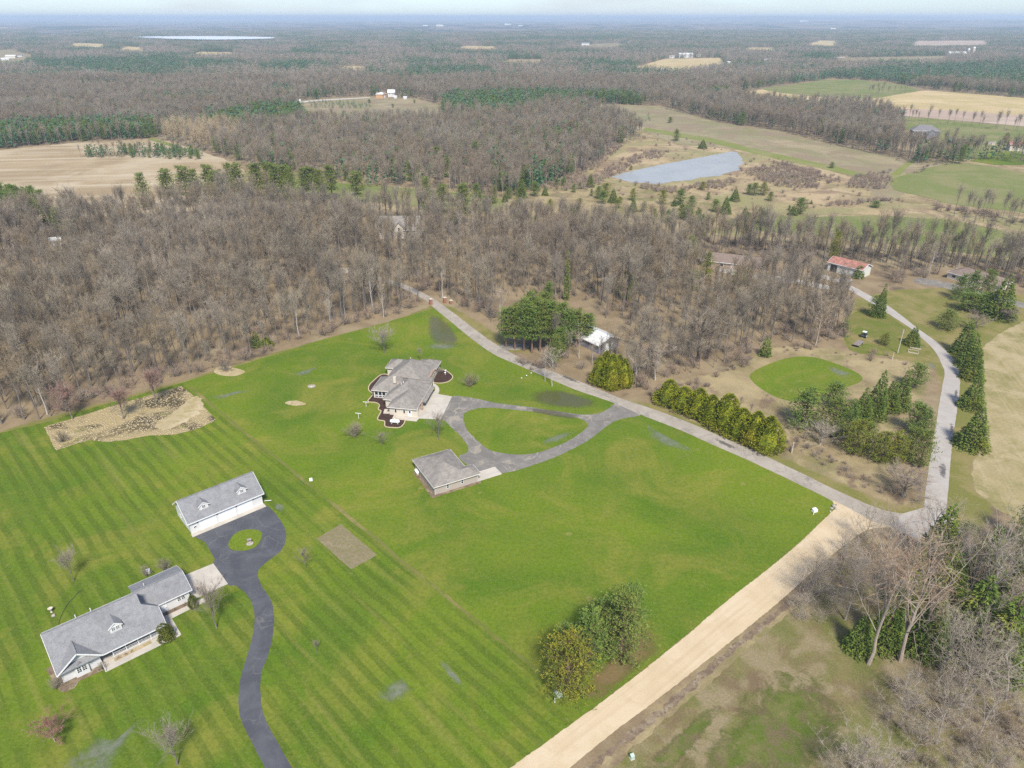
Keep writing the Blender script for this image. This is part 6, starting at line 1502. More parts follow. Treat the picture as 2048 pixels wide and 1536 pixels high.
# ------------------------------------------------------------------ single trees and shrubs
ORD = ['first', 'second', 'third', 'fourth', 'fifth', 'sixth', 'seventh', 'eighth', 'ninth', 'tenth', 'eleventh', 'twelfth', 'thirteenth', 'fourteenth']
HT = {}
for k, (T, K, J) in PROTO.items():
    co = np.zeros(len(J.vertices) * 3, np.float32); J.vertices.foreach_get('co', co); co = co.reshape(-1, 3); HT[k] = (co[:, 2].max(), np.percentile(np.hypot(co[:, 0], co[:, 1]), 97))
def tree(key, name, x, y, top, label, cat='tree', group=None, wide=None, rz=None):
    """tree standing at pixel x, y whose top reaches pixel row top; wide = crown width in pixels"""
    X, Y = P(x, y); h = hgt(x, y, top); sz = h / HT[key][0]
    if wide and 'spruce' in key: wide *= 0.9
    if wide and key[:4] in ('yard', 'mapl', 'redb', 'glob', 'birc', 'oak', 'tant', 'will'): wide *= 1.15
    s = (wide * dist(x, y) / F / 2) / HT[key][1] if wide else sz
    return plant(key, name, X, Y, s, rs.uniform(0, 6.28) if rz is None else rz, label, cat, group, sz)
# pine clump by the gravel road
G = 'pine clump beside the gravel road'
tree('pinegold', 'pine_tree', 1133, 1378, 1262, 'golden yellow pine at the lower left of the clump by the gravel road', group=G, wide=112)
tree('pine1', 'pine_tree', 1172, 1330, 1222, 'blue green pine in the middle of the clump by the gravel road', group=G, wide=92)
tree('pinelime', 'pine_tree', 1240, 1318, 1190, 'light green pine nearest the gravel road in its clump', group=G, wide=100)
tree('pine2', 'pine_tree', 1252, 1262, 1165, 'dark pine at the upper end of the clump by the gravel road', group=G, wide=88)
tree('pine0', 'pine_tree', 1200, 1282, 1196, 'dull green pine on the lawn side of the clump by the gravel road', group=G, wide=84)
tree('pine3', 'pine_tree', 1128, 1330, 1250, 'small blue green pine behind the golden one', group=G, wide=64)
# arborvitae hedge
for i, (x, y, top, w) in enumerate([(1338, 806, 762, 46), (1366, 817, 772, 50), (1394, 830, 778, 50), (1421, 842, 786, 50), (1450, 856, 788, 54), (1481, 871, 812, 52), (1508, 884, 822, 52), (1531, 896, 826, 54)]):
    tree('arbor%d' % (i % 4), 'arborvitae', x + (i * 7) % 5 - 2, y, top + (i * 5) % 9 - 4, 'yellow green arborvitae, %s from the upper end of the roadside hedge' % ORD[i], 'arborvitae', 'arborvitae hedge along the road', wide=w * 1.25)
for i, (x, y, top, w, lb) in enumerate([(1198, 768, 712, 46, 'left'), (1222, 776, 706, 52, 'front'), (1246, 772, 716, 44, 'right'), (1210, 756, 700, 44, 'rear left'), (1236, 758, 708, 44, 'rear right')]):
    tree('arbor%d' % (i % 4), 'arborvitae', x, y, top, 'olive yellow arborvitae, %s one of the round clump below the metal roofed shed' % lb, 'arborvitae', 'round arborvitae clump', wide=w)
# row of pines and spruces behind the road junction
G = 'evergreens inside the road fork'
for key, x, y, top, w, lb in [('pine0', 1609, 856, 782, 78, 'broad dark white pine at the left end of the evergreen row inside the road fork'), ('pine2', 1664, 812, 768, 54, 'dark pine at the back of the evergreen row near the green oval'),
    ('pinelime', 1660, 872, 800, 60, 'mid green pine behind the leaning grey willow'), ('pine1', 1690, 880, 806, 56, 'dark pine just right of the leaning grey willow'), ('spruce0', 1720, 842, 780, 46, 'dull green spruce left of the tallest one in the row'),
    ('spruce1', 1747, 834, 744, 50, 'tallest pointed spruce of the row inside the road fork'), ('spruce2', 1776, 820, 762, 44, 'dark spruce just right of the tallest in the row'), ('spruce0', 1797, 816, 746, 44, 'dark green spruce second from the right end of the row'),
    ('pine3', 1828, 776, 732, 42, 'bushy pine at the far right end of the row near the lane'), ('pineyellow', 1706, 908, 842, 56, 'yellow green pine below the middle of the evergreen row'), ('pinelime', 1728, 900, 850, 44, 'small light green pine beside the yellow green one'),
    ('pineyellow', 1757, 924, 866, 52, 'leftmost yellowish pine of the ragged group by the lane'), ('pineyellow', 1788, 926, 868, 52, 'bright yellow green pine in the middle of the ragged group by the lane'), ('pinelime', 1812, 918, 856, 48, 'taller green pine in the ragged group by the lane'),
    ('pinelime', 1838, 934, 866, 44, 'green pine nearest the lane edge in the ragged group'), ('pine3', 1826, 866, 810, 50, 'thin grey green pine above the ragged group by the lane'), ('pine1', 1845, 870, 822, 36, 'narrow pine hugging the lane above the ragged group')]:
    tree(key, 'spruce_tree' if 'spruce' in key else 'pine_tree', x, y, top - 6, lb, group=G, wide=w)
# spruces along the lane
G = 'spruces along the curving lane'
for i, (x, y, top, w) in enumerate([(1941, 893, 815, 62), (1941, 815, 750, 48), (1942, 757, 694, 44), (1935, 733, 664, 46), (1924, 708, 634, 46)]):
    tree('spruce%d' % (i % 3), 'spruce_tree', x, y, top, 'dark spruce, %s from the bottom of the row along the lane' % ORD[i], group=G, wide=w)
tree('spruce1', 'spruce_tree', 1995, 634, 546, 'tallest dark spruce at the upper right by the dark drive', group=G, wide=58)
for key, x, y, top, w, lb in [('pine2', 1968, 628, 585, 46, 'broad dark pine left of the tallest spruce at upper right'), ('pine3', 1932, 622, 584, 50, 'pale green pine in the group by the dark drive'), ('pinelime', 1892, 658, 618, 44, 'light green pine beside the upper lane verge'),
    ('pine1', 1914, 600, 546, 30, 'open crowned pine in front of the brown roofed house'), ('pine0', 1940, 598, 540, 32, 'slim dark pine in front of the brown roofed house'), ('pinelime', 1968, 600, 538, 34, 'yellow green pine right of the brown roofed house'),
    ('spruce2', 1823, 690, 652, 34, 'young open spruce at the inside of the lane bend'), ('pineyellow', 1768, 690, 664, 24, 'thin young pine beside the old trailer'), ('pine0', 1748, 632, 590, 34, 'dark pine at the upper end of the pale lane'),
    ('spruce0', 1757, 633, 566, 26, 'slim dark spruce where the pale lane enters the trees'), ('cedar', 1716, 556, 530, 20, 'small dark cedar in front of the red roofed barn'), ('cedar', 1530, 712, 674, 24, 'lone light green cedar at the corner of the dry clearing'),
    ('pine1', 1690, 660, 640, 22, 'small pine at the wood edge above the trailer'),
    ('pinelime', 1252, 600, 540, 36, 'light green pine standing alone in the bare wood'), ('cedar', 1133, 600, 500, 14, 'tall very slim evergreen in the bare wood'), ('pine2', 1098, 610, 562, 26, 'dark pine above the pine grove'),
    ('cedar', 514, 694, 662, 18, 'small green cedar at the wood edge of the upper lawn'), ('pineyellow', 1665, 524, 456, 22, 'tall narrow golden larch above the red roofed barn'),
    ('pineyellow', 1410, 560, 500, 34, 'yellow green pine by the dark roofed house in the wood'), ('pineyellow', 1480, 570, 536, 46, 'broad yellow green pine near the pale drive'), ('pinelime', 1380, 520, 470, 30, 'green pine left of the dark roofed house in the wood'),
    ('pinelime', 1385, 580, 540, 36, 'olive pine in the bare trees left of the pale drive'), ('pine2', 1520, 600, 566, 30, 'dark pine in the bare trees below the pale drive'), ('spruce1', 1500, 480, 432, 16, 'slim conifer at the back edge of the right wood')]:
    tree(key, 'evergreen_tree', x, y, top, lb, wide=w)
tree('juniper', 'juniper', 534, 694, 674, 'golden green juniper at the wood edge of the upper lawn', 'shrub', wide=26)
# pine grove by the metal roofed shed
for i, (x, y, top, w) in enumerate([(1012, 694, 612, 42), (1030, 698, 606, 44), (1048, 702, 596, 46), (1064, 706, 606, 46), (1080, 704, 592, 46), (1060, 684, 582, 44), (1100, 700, 598, 46), (1088, 680, 580, 44), (1118, 690, 600, 44), (1136, 700, 616, 40), (1152, 694, 616, 42), (1172, 688, 622, 42), (1120, 718, 652, 34), (1110, 740, 668, 30)]):
    tree('tallpine%d' % (i % 3), 'pine_tree', x, y, top, 'tall bare-stemmed pine, %s from the left in the grove by the metal roofed shed' % ORD[i], group='pine grove beside the metal roofed shed', wide=w)
# pines standing above the back of the wood
for i, (x, y, top) in enumerate([(295, 420, 352), (342, 412, 345), (378, 414, 338), (398, 410, 345), (426, 408, 336), (444, 412, 346), (466, 406, 332), (482, 408, 333), (520, 402, 333), (540, 404, 331), (557, 408, 333), (576, 402, 336), (586, 410, 340), (616, 402, 340), (628, 398, 342), (642, 402, 345), (665, 400, 337), (716, 412, 350), (96, 450, 386), (70, 462, 398), (130, 470, 420), (855, 424, 360), (886, 430, 376), (926, 430, 374)]):
    tree('tallpine1' if i % 3 else 'pinelime', 'pine_tree', x, y, top - 9, ('lone yellow green pine at the left end of the wood back edge' if x < 200 else 'yellow green pine above the wood back edge, below the ploughed field' if x < 500 else 'yellow green pine above the wood back edge, right of the ploughed field' if x < 720 else 'yellow green pine behind the large tan house in the wood'), group='pines along the back of the wood', wide=30 + (i % 3) * 5)
# conifers scattered round the marsh
def marsh_label(x, y, h):
    size = 'tall' if h > 29 else 'small' if h < 17 else 'mid-sized'
    if y < 300: w = 'on the pale meadow beyond the pond' if x > 1200 else 'in the far woods left of the pond'
    elif x < 1020: w = 'in the bare swamp left of the marsh'
    elif x < 1120: w = 'in the brush well left of the pond'
    elif x < 1240: w = 'just left of the near end of the pond'
    elif x < 1420: w = 'on the near side of the pond'
    elif x < 1540: w = 'below the right end of the pond'
    else: w = 'in the dry grass right of the pond'
    return size + ' dark green conifer ' + w
G = 'conifers scattered round the pond and marsh'
for i, (x, y, h, w) in enumerate([(1041, 391, 33, 30), (1070, 393, 31, 22), (1090, 391, 20, 16), (1037, 424, 30, 28), (970, 404, 16, 20), (986, 406, 15, 22), (1206, 408, 28, 24), (1226, 405, 30, 24), (1196, 397, 26, 18), (1180, 374, 27, 20), (1098, 359, 26, 16), (1113, 374, 18, 12), (1128, 372, 22, 14), (1148, 385, 18, 12), (1160, 377, 14, 10),
    (1359, 410, 34, 30), (1382, 418, 28, 22), (1348, 412, 16, 14), (1430, 424, 27, 22), (1450, 427, 36, 26), (1396, 450, 36, 22), (1600, 428, 34, 30), (1585, 430, 20, 20), (1352, 282, 25, 16), (1405, 297, 19, 20), (1663, 336, 13, 13), (1340, 246, 13, 12), (1230, 250, 15, 12), (1222, 232, 22, 22), (1180, 219, 9, 8), (950, 332, 52, 26), (985, 334, 32, 20), (1530, 450, 26, 20), (1335, 446, 28, 22), (745, 302, 24, 16), (1750, 415, 14, 24), (1578, 420, 10, 8), (1622, 408, 9, 7), (2010, 286, 22, 12), (1402, 472, 48, 18)]):
    tree(('pine1', 'pine2', 'spruce1', 'pine0', 'spruce2')[i % 5], 'conifer', x, y, y - h, marsh_label(x, y, h), group=G, wide=w)
for i, (x, y, h, w) in enumerate([(679, 325, 24, 20), (880, 340, 26, 14), (1015, 338, 22, 18), (1040, 342, 24, 20), (1085, 330, 26, 14), (1172, 295, 16, 10), (1262, 340, 10, 9), (1405, 380, 18, 16), (1160, 407, 12, 12), (925, 432, 34, 26), (1380, 445, 30, 20), (1240, 406, 14, 14)]):
    tree('pineyellow', 'conifer', x, y, y - h, 'yellow green young pine in the marsh brush', group='yellowish pines in the marsh', wide=w)
rq = np.random.RandomState(9)
for i in range(46):
    x, y = rq.uniform(860, 1560), rq.uniform(388, 462)
    if 1215 < x < 1490 and y < 392: continue
    h = rq.uniform(14, 34); key = ('pine1', 'pinelime', 'pine3', 'pineyellow', 'spruce1', 'pine2', 'pinelime')[i % 7]
    lb = {'pineyellow': 'yellow green young pine in the marsh brush', 'pinelime': 'light green pine among the bare trees below the marsh'}.get(key, marsh_label(x, y, h))
    tree(key, 'conifer', x, y, y - h, lb, group={'pineyellow': 'yellowish pines in the marsh', 'pinelime': 'light green pines below the marsh'}.get(key, G), wide=h * rq.uniform(0.6, 0.95))
for i, (x, y, h, w) in enumerate([(739, 206, 8, 8), (786, 215, 8, 7), (829, 206, 7, 6)]):
    tree('pine2', 'evergreen_tree', x, y, y - h, 'small round tree, %s from the left in the far farm meadow' % ORD[i], group='round trees of the far farm', wide=w)
# lower right: dark evergreens behind the bare trees
G = 'evergreens of the lower right grove'
for i, (x, y, top, w, lb) in enumerate([(1868, 1130, 1008, 84, 'pine top nearest the road junction in the lower right grove'), (1808, 1210, 1100, 74, 'dark spruce behind the orange twigged tree'), (1766, 1290, 1180, 70, 'dark spruce low at the left of the lower right grove'), (1880, 1215, 1105, 96, 'dark spruce in the middle of the lower right grove'),
    (1930, 1290, 1150, 110, 'big dark spruce low in the middle of the lower right grove'), (1960, 1160, 1050, 80, 'spruce below the end of the pale lane'), (2020, 1240, 1090, 104, 'dark spruce at the right edge of the grove'), (1986, 1330, 1190, 110, 'lowest dark spruce of the right grove'), (1850, 1300, 1190, 84, 'dark spruce at the foot of the forked bare tree'),
    (2036, 1130, 1010, 60, 'yellowish conifer at the right edge above the grove'), (1918, 1108, 1046, 52, 'young conifer just below the lane end'), (2046, 1090, 990, 50, 'conifer cut by the right edge beside the hay field'), (1716, 1300, 1225, 60, 'low dark juniper at the left foot of the grove')]):
    tree(('bigspruce0', 'bigspruce1', 'bigspruce0', 'pine0', 'pinelime')[(0, 1, 2, 0, 1, 2, 0, 1, 2, 4, 4, 3, 0)[i]], 'evergreen_tree', x, y, top, lb, group=G, wide=w)
plant('cotton0', 'bare_tree', *P(1737, 1328), 1.0, 0.4, 'leaning bare tree with orange twigs at the left of the lower right grove', 'tree', tilt=(R(-2), R(1)))
plant('cotton1', 'bare_tree', *P(1800, 1322), 1.0, 2.2, 'largest forked bare tree with orange twigs in the lower right grove', 'tree', tilt=(R(-3), R(4)))
for key, x, y, s, rz, lb in [('greytree0', 1960, 1250, 1.2, 1.0, 'tall grey bare tree at the right of the lower right grove'), ('greytree0', 2040, 1190, 1.2, 3.0, 'pale bare tree cut by the right edge of the picture'), ('greytree1', 1850, 1105, 1.0, 0.0, 'grey bare tree in front of the road junction'), ('greytree1', 1690, 1240, 0.85, 2.0, 'small sprawling grey tree at the left of the grove'),
    ('greytree2', 1760, 1130, 1.0, 4.0, 'grey twiggy tree beside the gravel road bend'), ('greytree2', 1680, 1150, 0.95, 1.0, 'low grey twiggy tree overhanging the gravel road'), ('greytree2', 1620, 1205, 0.85, 5.0, 'lowest grey twiggy tree along the gravel road'), ('greytree2', 1725, 1085, 0.9, 2.6, 'grey twiggy tree nearest the junction on the gravel road'),
    ('arching', 1920, 1370, 1.0, 0.6, 'pale arching bare tree low in the right grove'), ('arching', 2010, 1400, 1.05, 3.6, 'pale spreading bare tree in the lower right corner'), ('greytree1', 1980, 1300, 1.0, 1.6, 'grey tangled bare tree in the heart of the right grove'), ('greytree1', 1800, 1180, 0.95, 3.1, 'grey bare tree above the orange twigged pair')]:
    plant(key, 'bare_tree', *P(x, y), s, rz, lb, 'tree', 'bare trees of the lower right grove')
for i, (key, x, y, s, lb) in enumerate([('cotton0', 1835, 1300, 0.62, 'slender tan bare tree right of the big forked one'), ('greytree0', 1880, 1345, 0.75, 'grey bare tree low in the middle of the right grove'), ('cotton1', 1925, 1225, 0.62, 'tan twigged bare tree in the upper middle of the right grove'), ('greytree0', 1775, 1255, 0.7, 'grey bare tree behind the left orange twigged one'),
    ('cotton0', 2000, 1285, 0.6, 'tan bare tree near the right edge in the grove'), ('greytree1', 1940, 1350, 0.9, 'wide grey bare tree at the lower middle of the right grove'), ('greytree0', 1900, 1150, 0.7, 'grey bare tree before the lane end'), ('greytree1', 1745, 1210, 0.8, 'grey sprawling tree at the upper left of the grove')]):
    plant(key, 'bare_tree', *P(x, y), s, i * 1.7, lb, 'tree', 'bare trees of the lower right grove')
# yard trees and shrubs
for key, x, y, top, w, lb in [('maple0', 146, 838, 762, 52, 'red budded maple at the left end of the tussock bed'), ('maple0', 247, 838, 770, 50, 'red budded maple in the middle of the tussock bed'), ('maple0', 312, 806, 730, 50, 'red budded maple at the upper end of the tussock bed'),
    ('yard0', 148, 1162, 1092, 34, 'thin bare tree on the striped lawn above the white house'), ('redbush', 110, 1483, 1428, 52, 'reddish bare tree at the lower left of the lawn'), ('yard1', 355, 1530, 1440, 70, 'wide bare tree at the bottom of the lawn'),
    ('yardpink', 433, 1256, 1148, 50, 'pinkish bare tree in front of the white house garage'), ('yard2', 612, 1137, 1092, 28, 'small bare tree right of the black driveway'), ('yard0', 634, 1306, 1276, 12, 'sapling on the striped lawn right of the driveway'),
    ('yard1', 878, 880, 814, 40, 'bare tree at the edge of the loop drive'), ('yard2', 765, 890, 862, 30, 'small grey tree on the lawn below the tan house'), ('yard0', 768, 706, 648, 52, 'round bare tree behind the tan house'), ('yard1', 840, 722, 690, 12, 'slim bare tree behind the tan house roof'),
    ('birch', 1104, 772, 690, 40, 'pale birch on the lawn side of the road'), ('birch', 1090, 762, 686, 34, 'pale bare tree across the road from the rain pool'), ('oak', 1394, 722, 600, 110, 'big dark spreading oak beside the dry clearing'), ('tantree', 1630, 692, 584, 70, 'tall tan bare tree behind the dry clearing'),
    ('globe', 1806, 992, 928, 88, 'round grey purple bare tree near the road fork'), ('willow', 1640, 890, 836, 84, 'pale grey many stemmed willow by the pine row'), ('globe', 2012, 640, 608, 44, 'round pinkish bare tree under the tallest spruce'),
    ('globe', 1950, 660, 622, 44, 'round bare tree in the upper lane spruce group'), ('birch', 1270, 770, 700, 46, 'grey bare tree right of the round arborvitae clump'), ('birch', 1310, 760, 680, 60, 'pale bare tree above the upper hedge end'), ('birch', 1396, 600, 545, 34, 'white birch crown in the right wood, left of a pair'),
    ('birch', 1432, 612, 555, 34, 'white birch crown in the right wood, right of a pair'), ('birch', 1158, 716, 660, 34, 'bare tree in front of the metal roofed shed, left one'), ('birch', 1184, 728, 676, 30, 'bare tree in front of the metal roofed shed, right one'), ('birch', 1000, 640, 566, 36, 'pale tree left of the pine grove'), ('birch', 1112, 590, 530, 38, 'white bare tree rising behind the pine grove'), ('yard1', 1500, 830, 800, 14, 'sapling in the dry grass above the hedge'), ('yard2', 1480, 815, 790, 12, 'tiny sapling in the dry grass near the green oval')]:
    tree(key, 'bare_tree', x, y, top, lb, wide=w)
for key, x, y, top, w, lb in [('shrub0', 710, 872, 843, 46, 'round bare shrub on the lawn left of the propane tank bed'), ('shrub1', 940, 772, 742, 42, 'round bare shrub on the lawn right of the tan house'), ('shrub2', 452, 742, 722, 30, 'bare shrub in the small pale bed'), ('shrub0', 125, 884, 858, 28, 'purple bare shrub in the corner of the tussock bed'),
    ('shrub1', 294, 1152, 1128, 22, 'left bare shrub behind the white house garage'), ('shrub2', 330, 1140, 1112, 28, 'right bare shrub behind the white house garage'), ('roundbush', 335, 1278, 1248, 30, 'round olive evergreen bush at the porch end'),
    ('shrub2', 880, 745, 733, 18, 'dark round shrub behind the tan house right bed'), ('shrub0', 115, 1375, 1352, 26, 'brown shrub at the gable corner of the white house'), ('shrub1', 205, 1338, 1326, 20, 'brown shrub beside the porch steps'), ('roundbush', 388, 1215, 1190, 18, 'dull green shrub at the garage corner of the white house'), ('shrub2', 960, 610, 590, 30, 'brown shrub by the road gate'), ('shrub1', 985, 636, 618, 30, 'grey shrub beside the upper road')]:
    tree(key, 'shrub', x, y, top, lb, 'shrub', wide=w)
# ------------------------------------------------------------------ build the buildings and the small things
white_house(); white_garage(); tan_house(); tan_garage(); other_buildings()
propane('propane_tank', P(790, 847), R(-6), 2.8, 0.5, 'white propane tank in the mulch bed at the end of the tan house')
propane('propane_tank', P(834, 947), R(118), 1.9, 0.42, 'white propane tank against the left wall of the tan garage')
for i, (x, y, top, lb) in enumerate([(732.5, 813, 804, 'upper white clothesline post left of the tan house'), (717.5, 837, 826.5, 'lower white clothesline post left of the tan house')]):
    X, Y = P(x, y); h = hgt(x, y, top); e = empty('clothesline_post', (X, Y, 0), R(-12), lb, 'clothesline post', 'clothesline posts')
    m = MB(); m.tube([(0, 0, 0), (0, 0, h)], 0.07, 8); m.build('post', 'trim_white', e); m = MB(); m.bar((-0.85, 0, h), (0.85, 0, h), 0.12); m.build('crossbar', 'trim_white', e)
# fire ring
X, Y = P(623, 773); e = empty('fire_ring', (X, Y, 0), 0, 'ring of stones for a fire on the upper lawn', 'fire ring'); rg = random.Random(3)
def stone(r, sd):
    q = random.Random(sd); bm = bmesh.new(); bmesh.ops.create_icosphere(bm, subdivisions=1, radius=r)
    for v in bm.verts: v.co *= q.uniform(0.78, 1.15); v.co.z *= 0.7
    me = bpy.data.meshes.new('stone'); bm.to_mesh(me); bm.free(); me.materials.append(MATS['boulder']); return me
ST = [stone(0.28, i) for i in range(4)]
for i in range(11):
    t = 6.283 * i / 11; o = link('stone', ST[i % 4], e); o.location = (0.95 * math.cos(t), 0.95 * math.sin(t), 0.12); o.rotation_euler = (0, 0, t)
m = MB(); m.lathe([(0.75, 0.02), (0.6, 0.05), (0.1, 0.06)], 12); m.build('ash', 'concrete', e)
# utility boxes and posts
def ubox(x, y, w, d, h, mat, label, post=False):
    X, Y = P(x, y); e = empty('utility_box', (X, Y, 0), R(20), label, 'utility box')
    m = MB(); m.box(-w / 2 - .06, w / 2 + .06, -d / 2 - .06, d / 2 + .06, 0, 0.1); m.build('plinth', 'concrete', e)
    m = MB(); m.prism([(-w / 2, -d / 2, 0.1), (-w / 2, d / 2, 0.1), (-w / 2, d / 2, h), (-w / 2, -d / 2, h * 0.85)], (w, 0, 0)); m.build('cabinet', mat, e)
    m = MB(); m.box(-w / 2 + .05, w / 2 - .05, -d / 2 - .02, -d / 2, 0.2, h * 0.75); m.build('cabinet_door', mat, e)
    if post: m = MB(); m.tube([(-w, -d, 0), (-w, -d, 1.1)], 0.09, 8); m.build('marker_post', 'tank_white', e)
ubox(622, 961, 0.7, 0.6, 0.55, 'tank_white', 'small white utility box on the lawn above the white garage')
ubox(1629, 1023, 1.0, 0.8, 0.8, 'tank_white', 'white utility box at the corner by the gravel road', True)
ubox(1117, 1391, 1.1, 1.0, 0.9, 'pale_green', 'pale green utility box under the golden pine', True)
ubox(1264, 1517, 0.6, 0.5, 0.9, 'pale_green', 'pale green utility pedestal on the weedy slope')
ubox(296, 1146, 0.9, 0.7, 0.8, 'tank_white', 'white cabinet between two shrubs behind the white house')
for i, (x, y, s) in enumerate([(1667, 1013, 0.5), (1671, 1018, 0.4), (1663, 1018, 0.42), (1660, 1023, 0.3), (1673, 1011, 0.35)]):
    X, Y = P(x, y); tag(link('boulder', stone(s, 20 + i), None, (X, Y, s * 0.4)), 'pale boulder at the lawn corner beside the gravel road', 'boulder', 'boulders at the lawn corner')
X, Y = P(103, 1224); e = empty('bird_bath', (X, Y, 0), 0, 'pale stone bird bath beside the white house', 'bird bath')
m = MB(); m.lathe([(0.22, 0), (0.12, 0.2), (0.10, 0.7), (0.42, 0.85), (0.45, 0.95), (0.1, 0.88)], 14); m.build('basin', 'stone_pale', e)
X, Y = P(107, 1232); tag(link('boulder', stone(0.42, 33), None, (X, Y, 0.15)), 'pale round stone beside the bird bath of the white house', 'boulder')
# wishing well on the turning island
X, Y = P(500, 1086); e = empty('wishing_well', (X, Y, 0.09), R(15), 'small stone wishing well on the driveway island', 'wishing well'); e.scale = (0.55, 0.55, 0.55)
m = MB(); m.lathe([(0.75, 0), (0.75, 0.55), (0.55, 0.55), (0.55, 0.1)], 14); m.build('stone_ring', 'boulder', e)
for s in (-1, 1): m = MB(); m.bar((s * 0.6, 0, 0.4), (s * 0.6, 0, 1.7), 0.1); m.build('post', 'wood_grey', e)
m = MB(); m.slab([(-0.85, -0.6, 1.6), (0.85, -0.6, 1.6), (0.85, 0, 2.1), (-0.85, 0, 2.1)], 0.08); m.slab([(0.85, 0, 2.1), (0.85, 0.6, 1.6), (-0.85, 0.6, 1.6), (-0.85, 0, 2.1)], 0.08); m.build('roof', 'wood_grey', e)
m = MB(); m.lathe([(0.8, 0.0), (1.3, 0.0), (1.3, 0.05), (0.8, 0.06)], 16); m.v = [(a, b - 0.5, c) for a, b, c in m.v]; m.build('planter_bed', 'boulder', e)
# gate pillars where the road leaves the wood
for i, (x, y) in enumerate([(862, 609), (890, 606), (902, 608)]):
    X, Y = P(x, y); e = empty('gate_pillar', (X, Y, 0), R(30), ('brick gate pillar left of the road at the wood edge', 'taller brick gate pillar right of the road at the wood edge', 'low brick wall end right of the gate pillar')[i], 'pillar', 'brick gate pillars')
    h = (2.2, 2.2, 1.4)[i]; m = MB(); m.box(-0.5, 0.5, -0.5, 0.5, 0, h); m.build('shaft', 'brick_red', e); m = MB(); m.box(-0.62, 0.62, -0.62, 0.62, h, h + 0.2); m.build('cap', 'stone_pale', e)
for i, (x, y) in enumerate([(1042, 759), (1052, 754), (1061, 749)]):
    X, Y = P(x, y); e = empty('marker_flag', (X, Y, 0), 0, 'tiny white marker flag, %s from the left on the lawn by the road' % ORD3[i], 'flag', 'marker flags on the lawn')
    m = MB(); m.tube([(0, 0, 0), (0, 0, 0.7)], 0.02, 5); m.build('stake', 'dark_trim', e); m = MB(); m.box(0, 0.35, -0.01, 0.01, 0.4, 0.7); m.build('flag', 'tank_white', e)
# utility poles
for x, y, top, lb in [(1795, 706, 659, 'tall pale utility pole beside the lane bend'), (1784, 719, 704, 'short leaning pole end in the brush by the lane'), (1583, 906, 884, 'pale wooden post stub below the evergreen row')]:
    X, Y = P(x, y); h = hgt(x, y, top); e = empty('utility_pole', (X, Y, 0), R(30), lb, 'pole')
    m = MB(); m.tube([(0, 0, 0), (0, 0, h)], [0.20, 0.13], 8); m.build('pole', 'wood_pale', e)
    if h > 8:
        m = MB(); m.bar((-1.1, 0, h - 0.5), (1.1, 0, h - 0.5), 0.12); m.build('crossarm', 'wood_grey', e)
        for s in (-1, 0, 1): m = MB(); m.lathe([(0.06, h - 0.42), (0.09, h - 0.3), (0.05, h - 0.2)], 8); m.v = [(a + s * 0.95, b, c) for a, b, c in m.v]; m.build('insulator', 'glass_dark', e)
# old flatbed trailer and small tractor
X, Y = P(1716, 690); X2, Y2 = P(1728, 680); an = math.atan2(Y2 - Y, X2 - X)
e = empty('flatbed_trailer', (X, Y, 0), an, 'old flatbed trailer with weathered plank deck on the green yard', 'trailer')
for i in range(7): m = MB(); m.box(-2.6, 2.6, -1.05 + i * 0.3, -1.05 + i * 0.3 + 0.28, 0.80, 0.86); m.build('plank', 'wood_grey', e)
m = MB(); m.bar((-2.6, -0.6, 0.72), (2.6, -0.6, 0.72), 0.14); m.bar((-2.6, 0.6, 0.72), (2.6, 0.6, 0.72), 0.14); m.bar((2.6, 0, 0.66), (4.0, 0, 0.5), 0.12); m.build('frame', 'dark_trim', e)
def wheel(e, x, y, r, w):
    m = MB(); m.tube([(x, y - w / 2, r), (x, y + w / 2, r)], r, 14); t = m.build('wheel', 'rubber', e); m = MB(); m.tube([(x, y - w / 2 - .01, r), (x, y + w / 2 + .01, r)], r * 0.5, 10); m.build('rim', 'tank_white', t)
for x in (-1.7, 1.7):
    for y in (-0.95, 0.95): wheel(e, x, y, 0.36, 0.2)
X, Y = P(1728, 674); e = empty('small_tractor', (X, Y, 0), an, 'small dark tractor parked at the head of the flatbed trailer', 'tractor')
for y in (-0.75, 0.75): wheel(e, -0.6, y, 0.7, 0.32); wheel(e, 1.2, y * 0.8, 0.4, 0.2)
m = MB(); m.box(0.1, 1.7, -0.35, 0.35, 0.6, 1.35); m.build('hood', 'tractor_green', e); m = MB(); m.box(-1.0, 0.1, -0.45, 0.45, 0.6, 0.9); m.build('body', 'tractor_green', e)
for sx in (-0.95, 0.1):
    for sy in (-0.5, 0.5): m = MB(); m.bar((sx, sy, 0.9), (sx, sy, 2.1), 0.07); m.build('cab_post', 'dark_trim', e)
m = MB(); m.box(-1.1, 0.25, -0.65, 0.65, 2.1, 2.2); m.build('canopy', 'tank_white', e); m = MB(); m.box(-0.6, -0.15, -0.25, 0.25, 0.9, 1.0); m.box(-0.65, -0.58, -0.25, 0.25, 1.0, 1.45); m.build('seat', 'rubber', e)
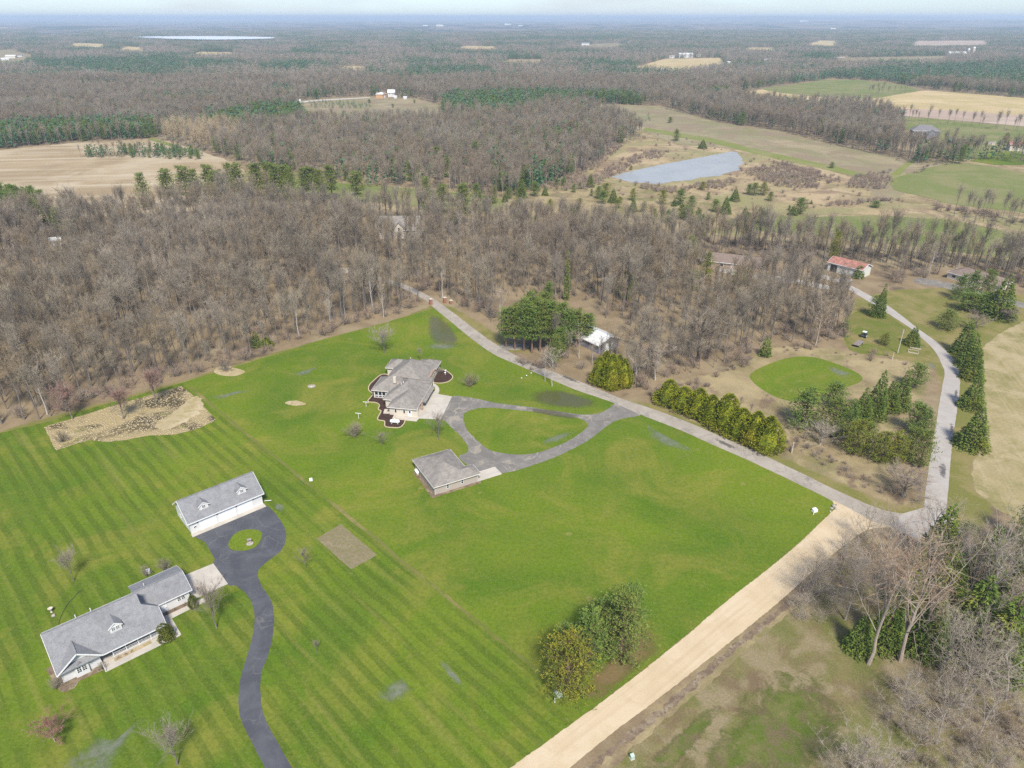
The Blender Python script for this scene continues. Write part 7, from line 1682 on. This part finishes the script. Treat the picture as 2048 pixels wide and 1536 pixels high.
for i, (x, y) in enumerate([(1831, 695), (1826, 704)]):
    X, Y = P(x, y); e = empty('raised_bed', (X, Y, 0), R(-28), ('upper', 'lower')[i] + ' wooden raised garden frame beside the lane bend', 'garden frame', 'raised garden frames')
    for a in ((-1.6, 1.6, -1.2, -1.1), (-1.6, 1.6, 1.1, 1.2), (-1.6, -1.5, -1.1, 1.1), (1.5, 1.6, -1.1, 1.1)): m = MB(); m.box(*a, 0, 0.35); m.build('board', 'wood_pale', e)
    m = MB(); m.box(-1.5, 1.5, -1.1, 1.1, 0, 0.2); m.build('soil', 'rough_grass', e)
# garden hose on the lawn
hp = [P(x, y) for x, y in ((118, 1248), (121, 1236), (132, 1214), (145, 1198), (158, 1184), (165, 1179))]; hc = crom(hp, 6, False)
m = MB(); m.tube([(x, y, 0.03) for x, y in hc], 0.05, 6); tag(m.build('garden_hose', 'rubber'), 'dark garden hose snaking from the back of the white house', 'hose')
# vehicle at the far farm
X, Y = P(596, 203); e = empty('camper', (X, Y, 0), R(4), 'tiny white camper parked at the end of the far farm track', 'camper')
m = MB(); m.prism([(-3.6, -1.1, 0.6), (3.6, -1.1, 0.6), (3.9, -1.1, 1.6), (3.2, -1.1, 2.9), (-3.6, -1.1, 2.9)], (0, 2.2, 0)); m.build('body', 'tank_white', e)
for x in (-1.2, 0.0): wheel(e, x, -0.95, 0.38, 0.22); wheel(e, x, 0.95, 0.38, 0.22)
window(e, (-2.4, -1.1, 1.6), (1, 0, 0), (0, -1, 0), 1.4, 0.8, 1, 1); window(e, (0.8, -1.1, 1.6), (1, 0, 0), (0, -1, 0), 1.4, 0.8, 1, 1)

# ------------------------------------------------------------------ haze
hz = MB(); hz.box(-44000, 44000, -2000, 44000, -1.5, 134)
me = mesh_of('haze', hz.v, hz.f)
hm = bpy.data.materials.new('haze_air'); hm.use_nodes = True
ht = hm.node_tree; ht.nodes.clear()
ho = ht.nodes.new('ShaderNodeOutputMaterial'); hv = ht.nodes.new('ShaderNodeVolumePrincipled')
hv.inputs['Color'].default_value = (0.66, 0.82, 1.0, 1)
hv.inputs['Density'].default_value = 0.00012
hv.inputs['Anisotropy'].default_value = 0.1
ht.links.new(hv.outputs['Volume'], ho.inputs['Volume'])
me.materials.append(hm)
tag(link('haze', me), 'thin blue haze over the whole country', 'haze', kind='stuff')
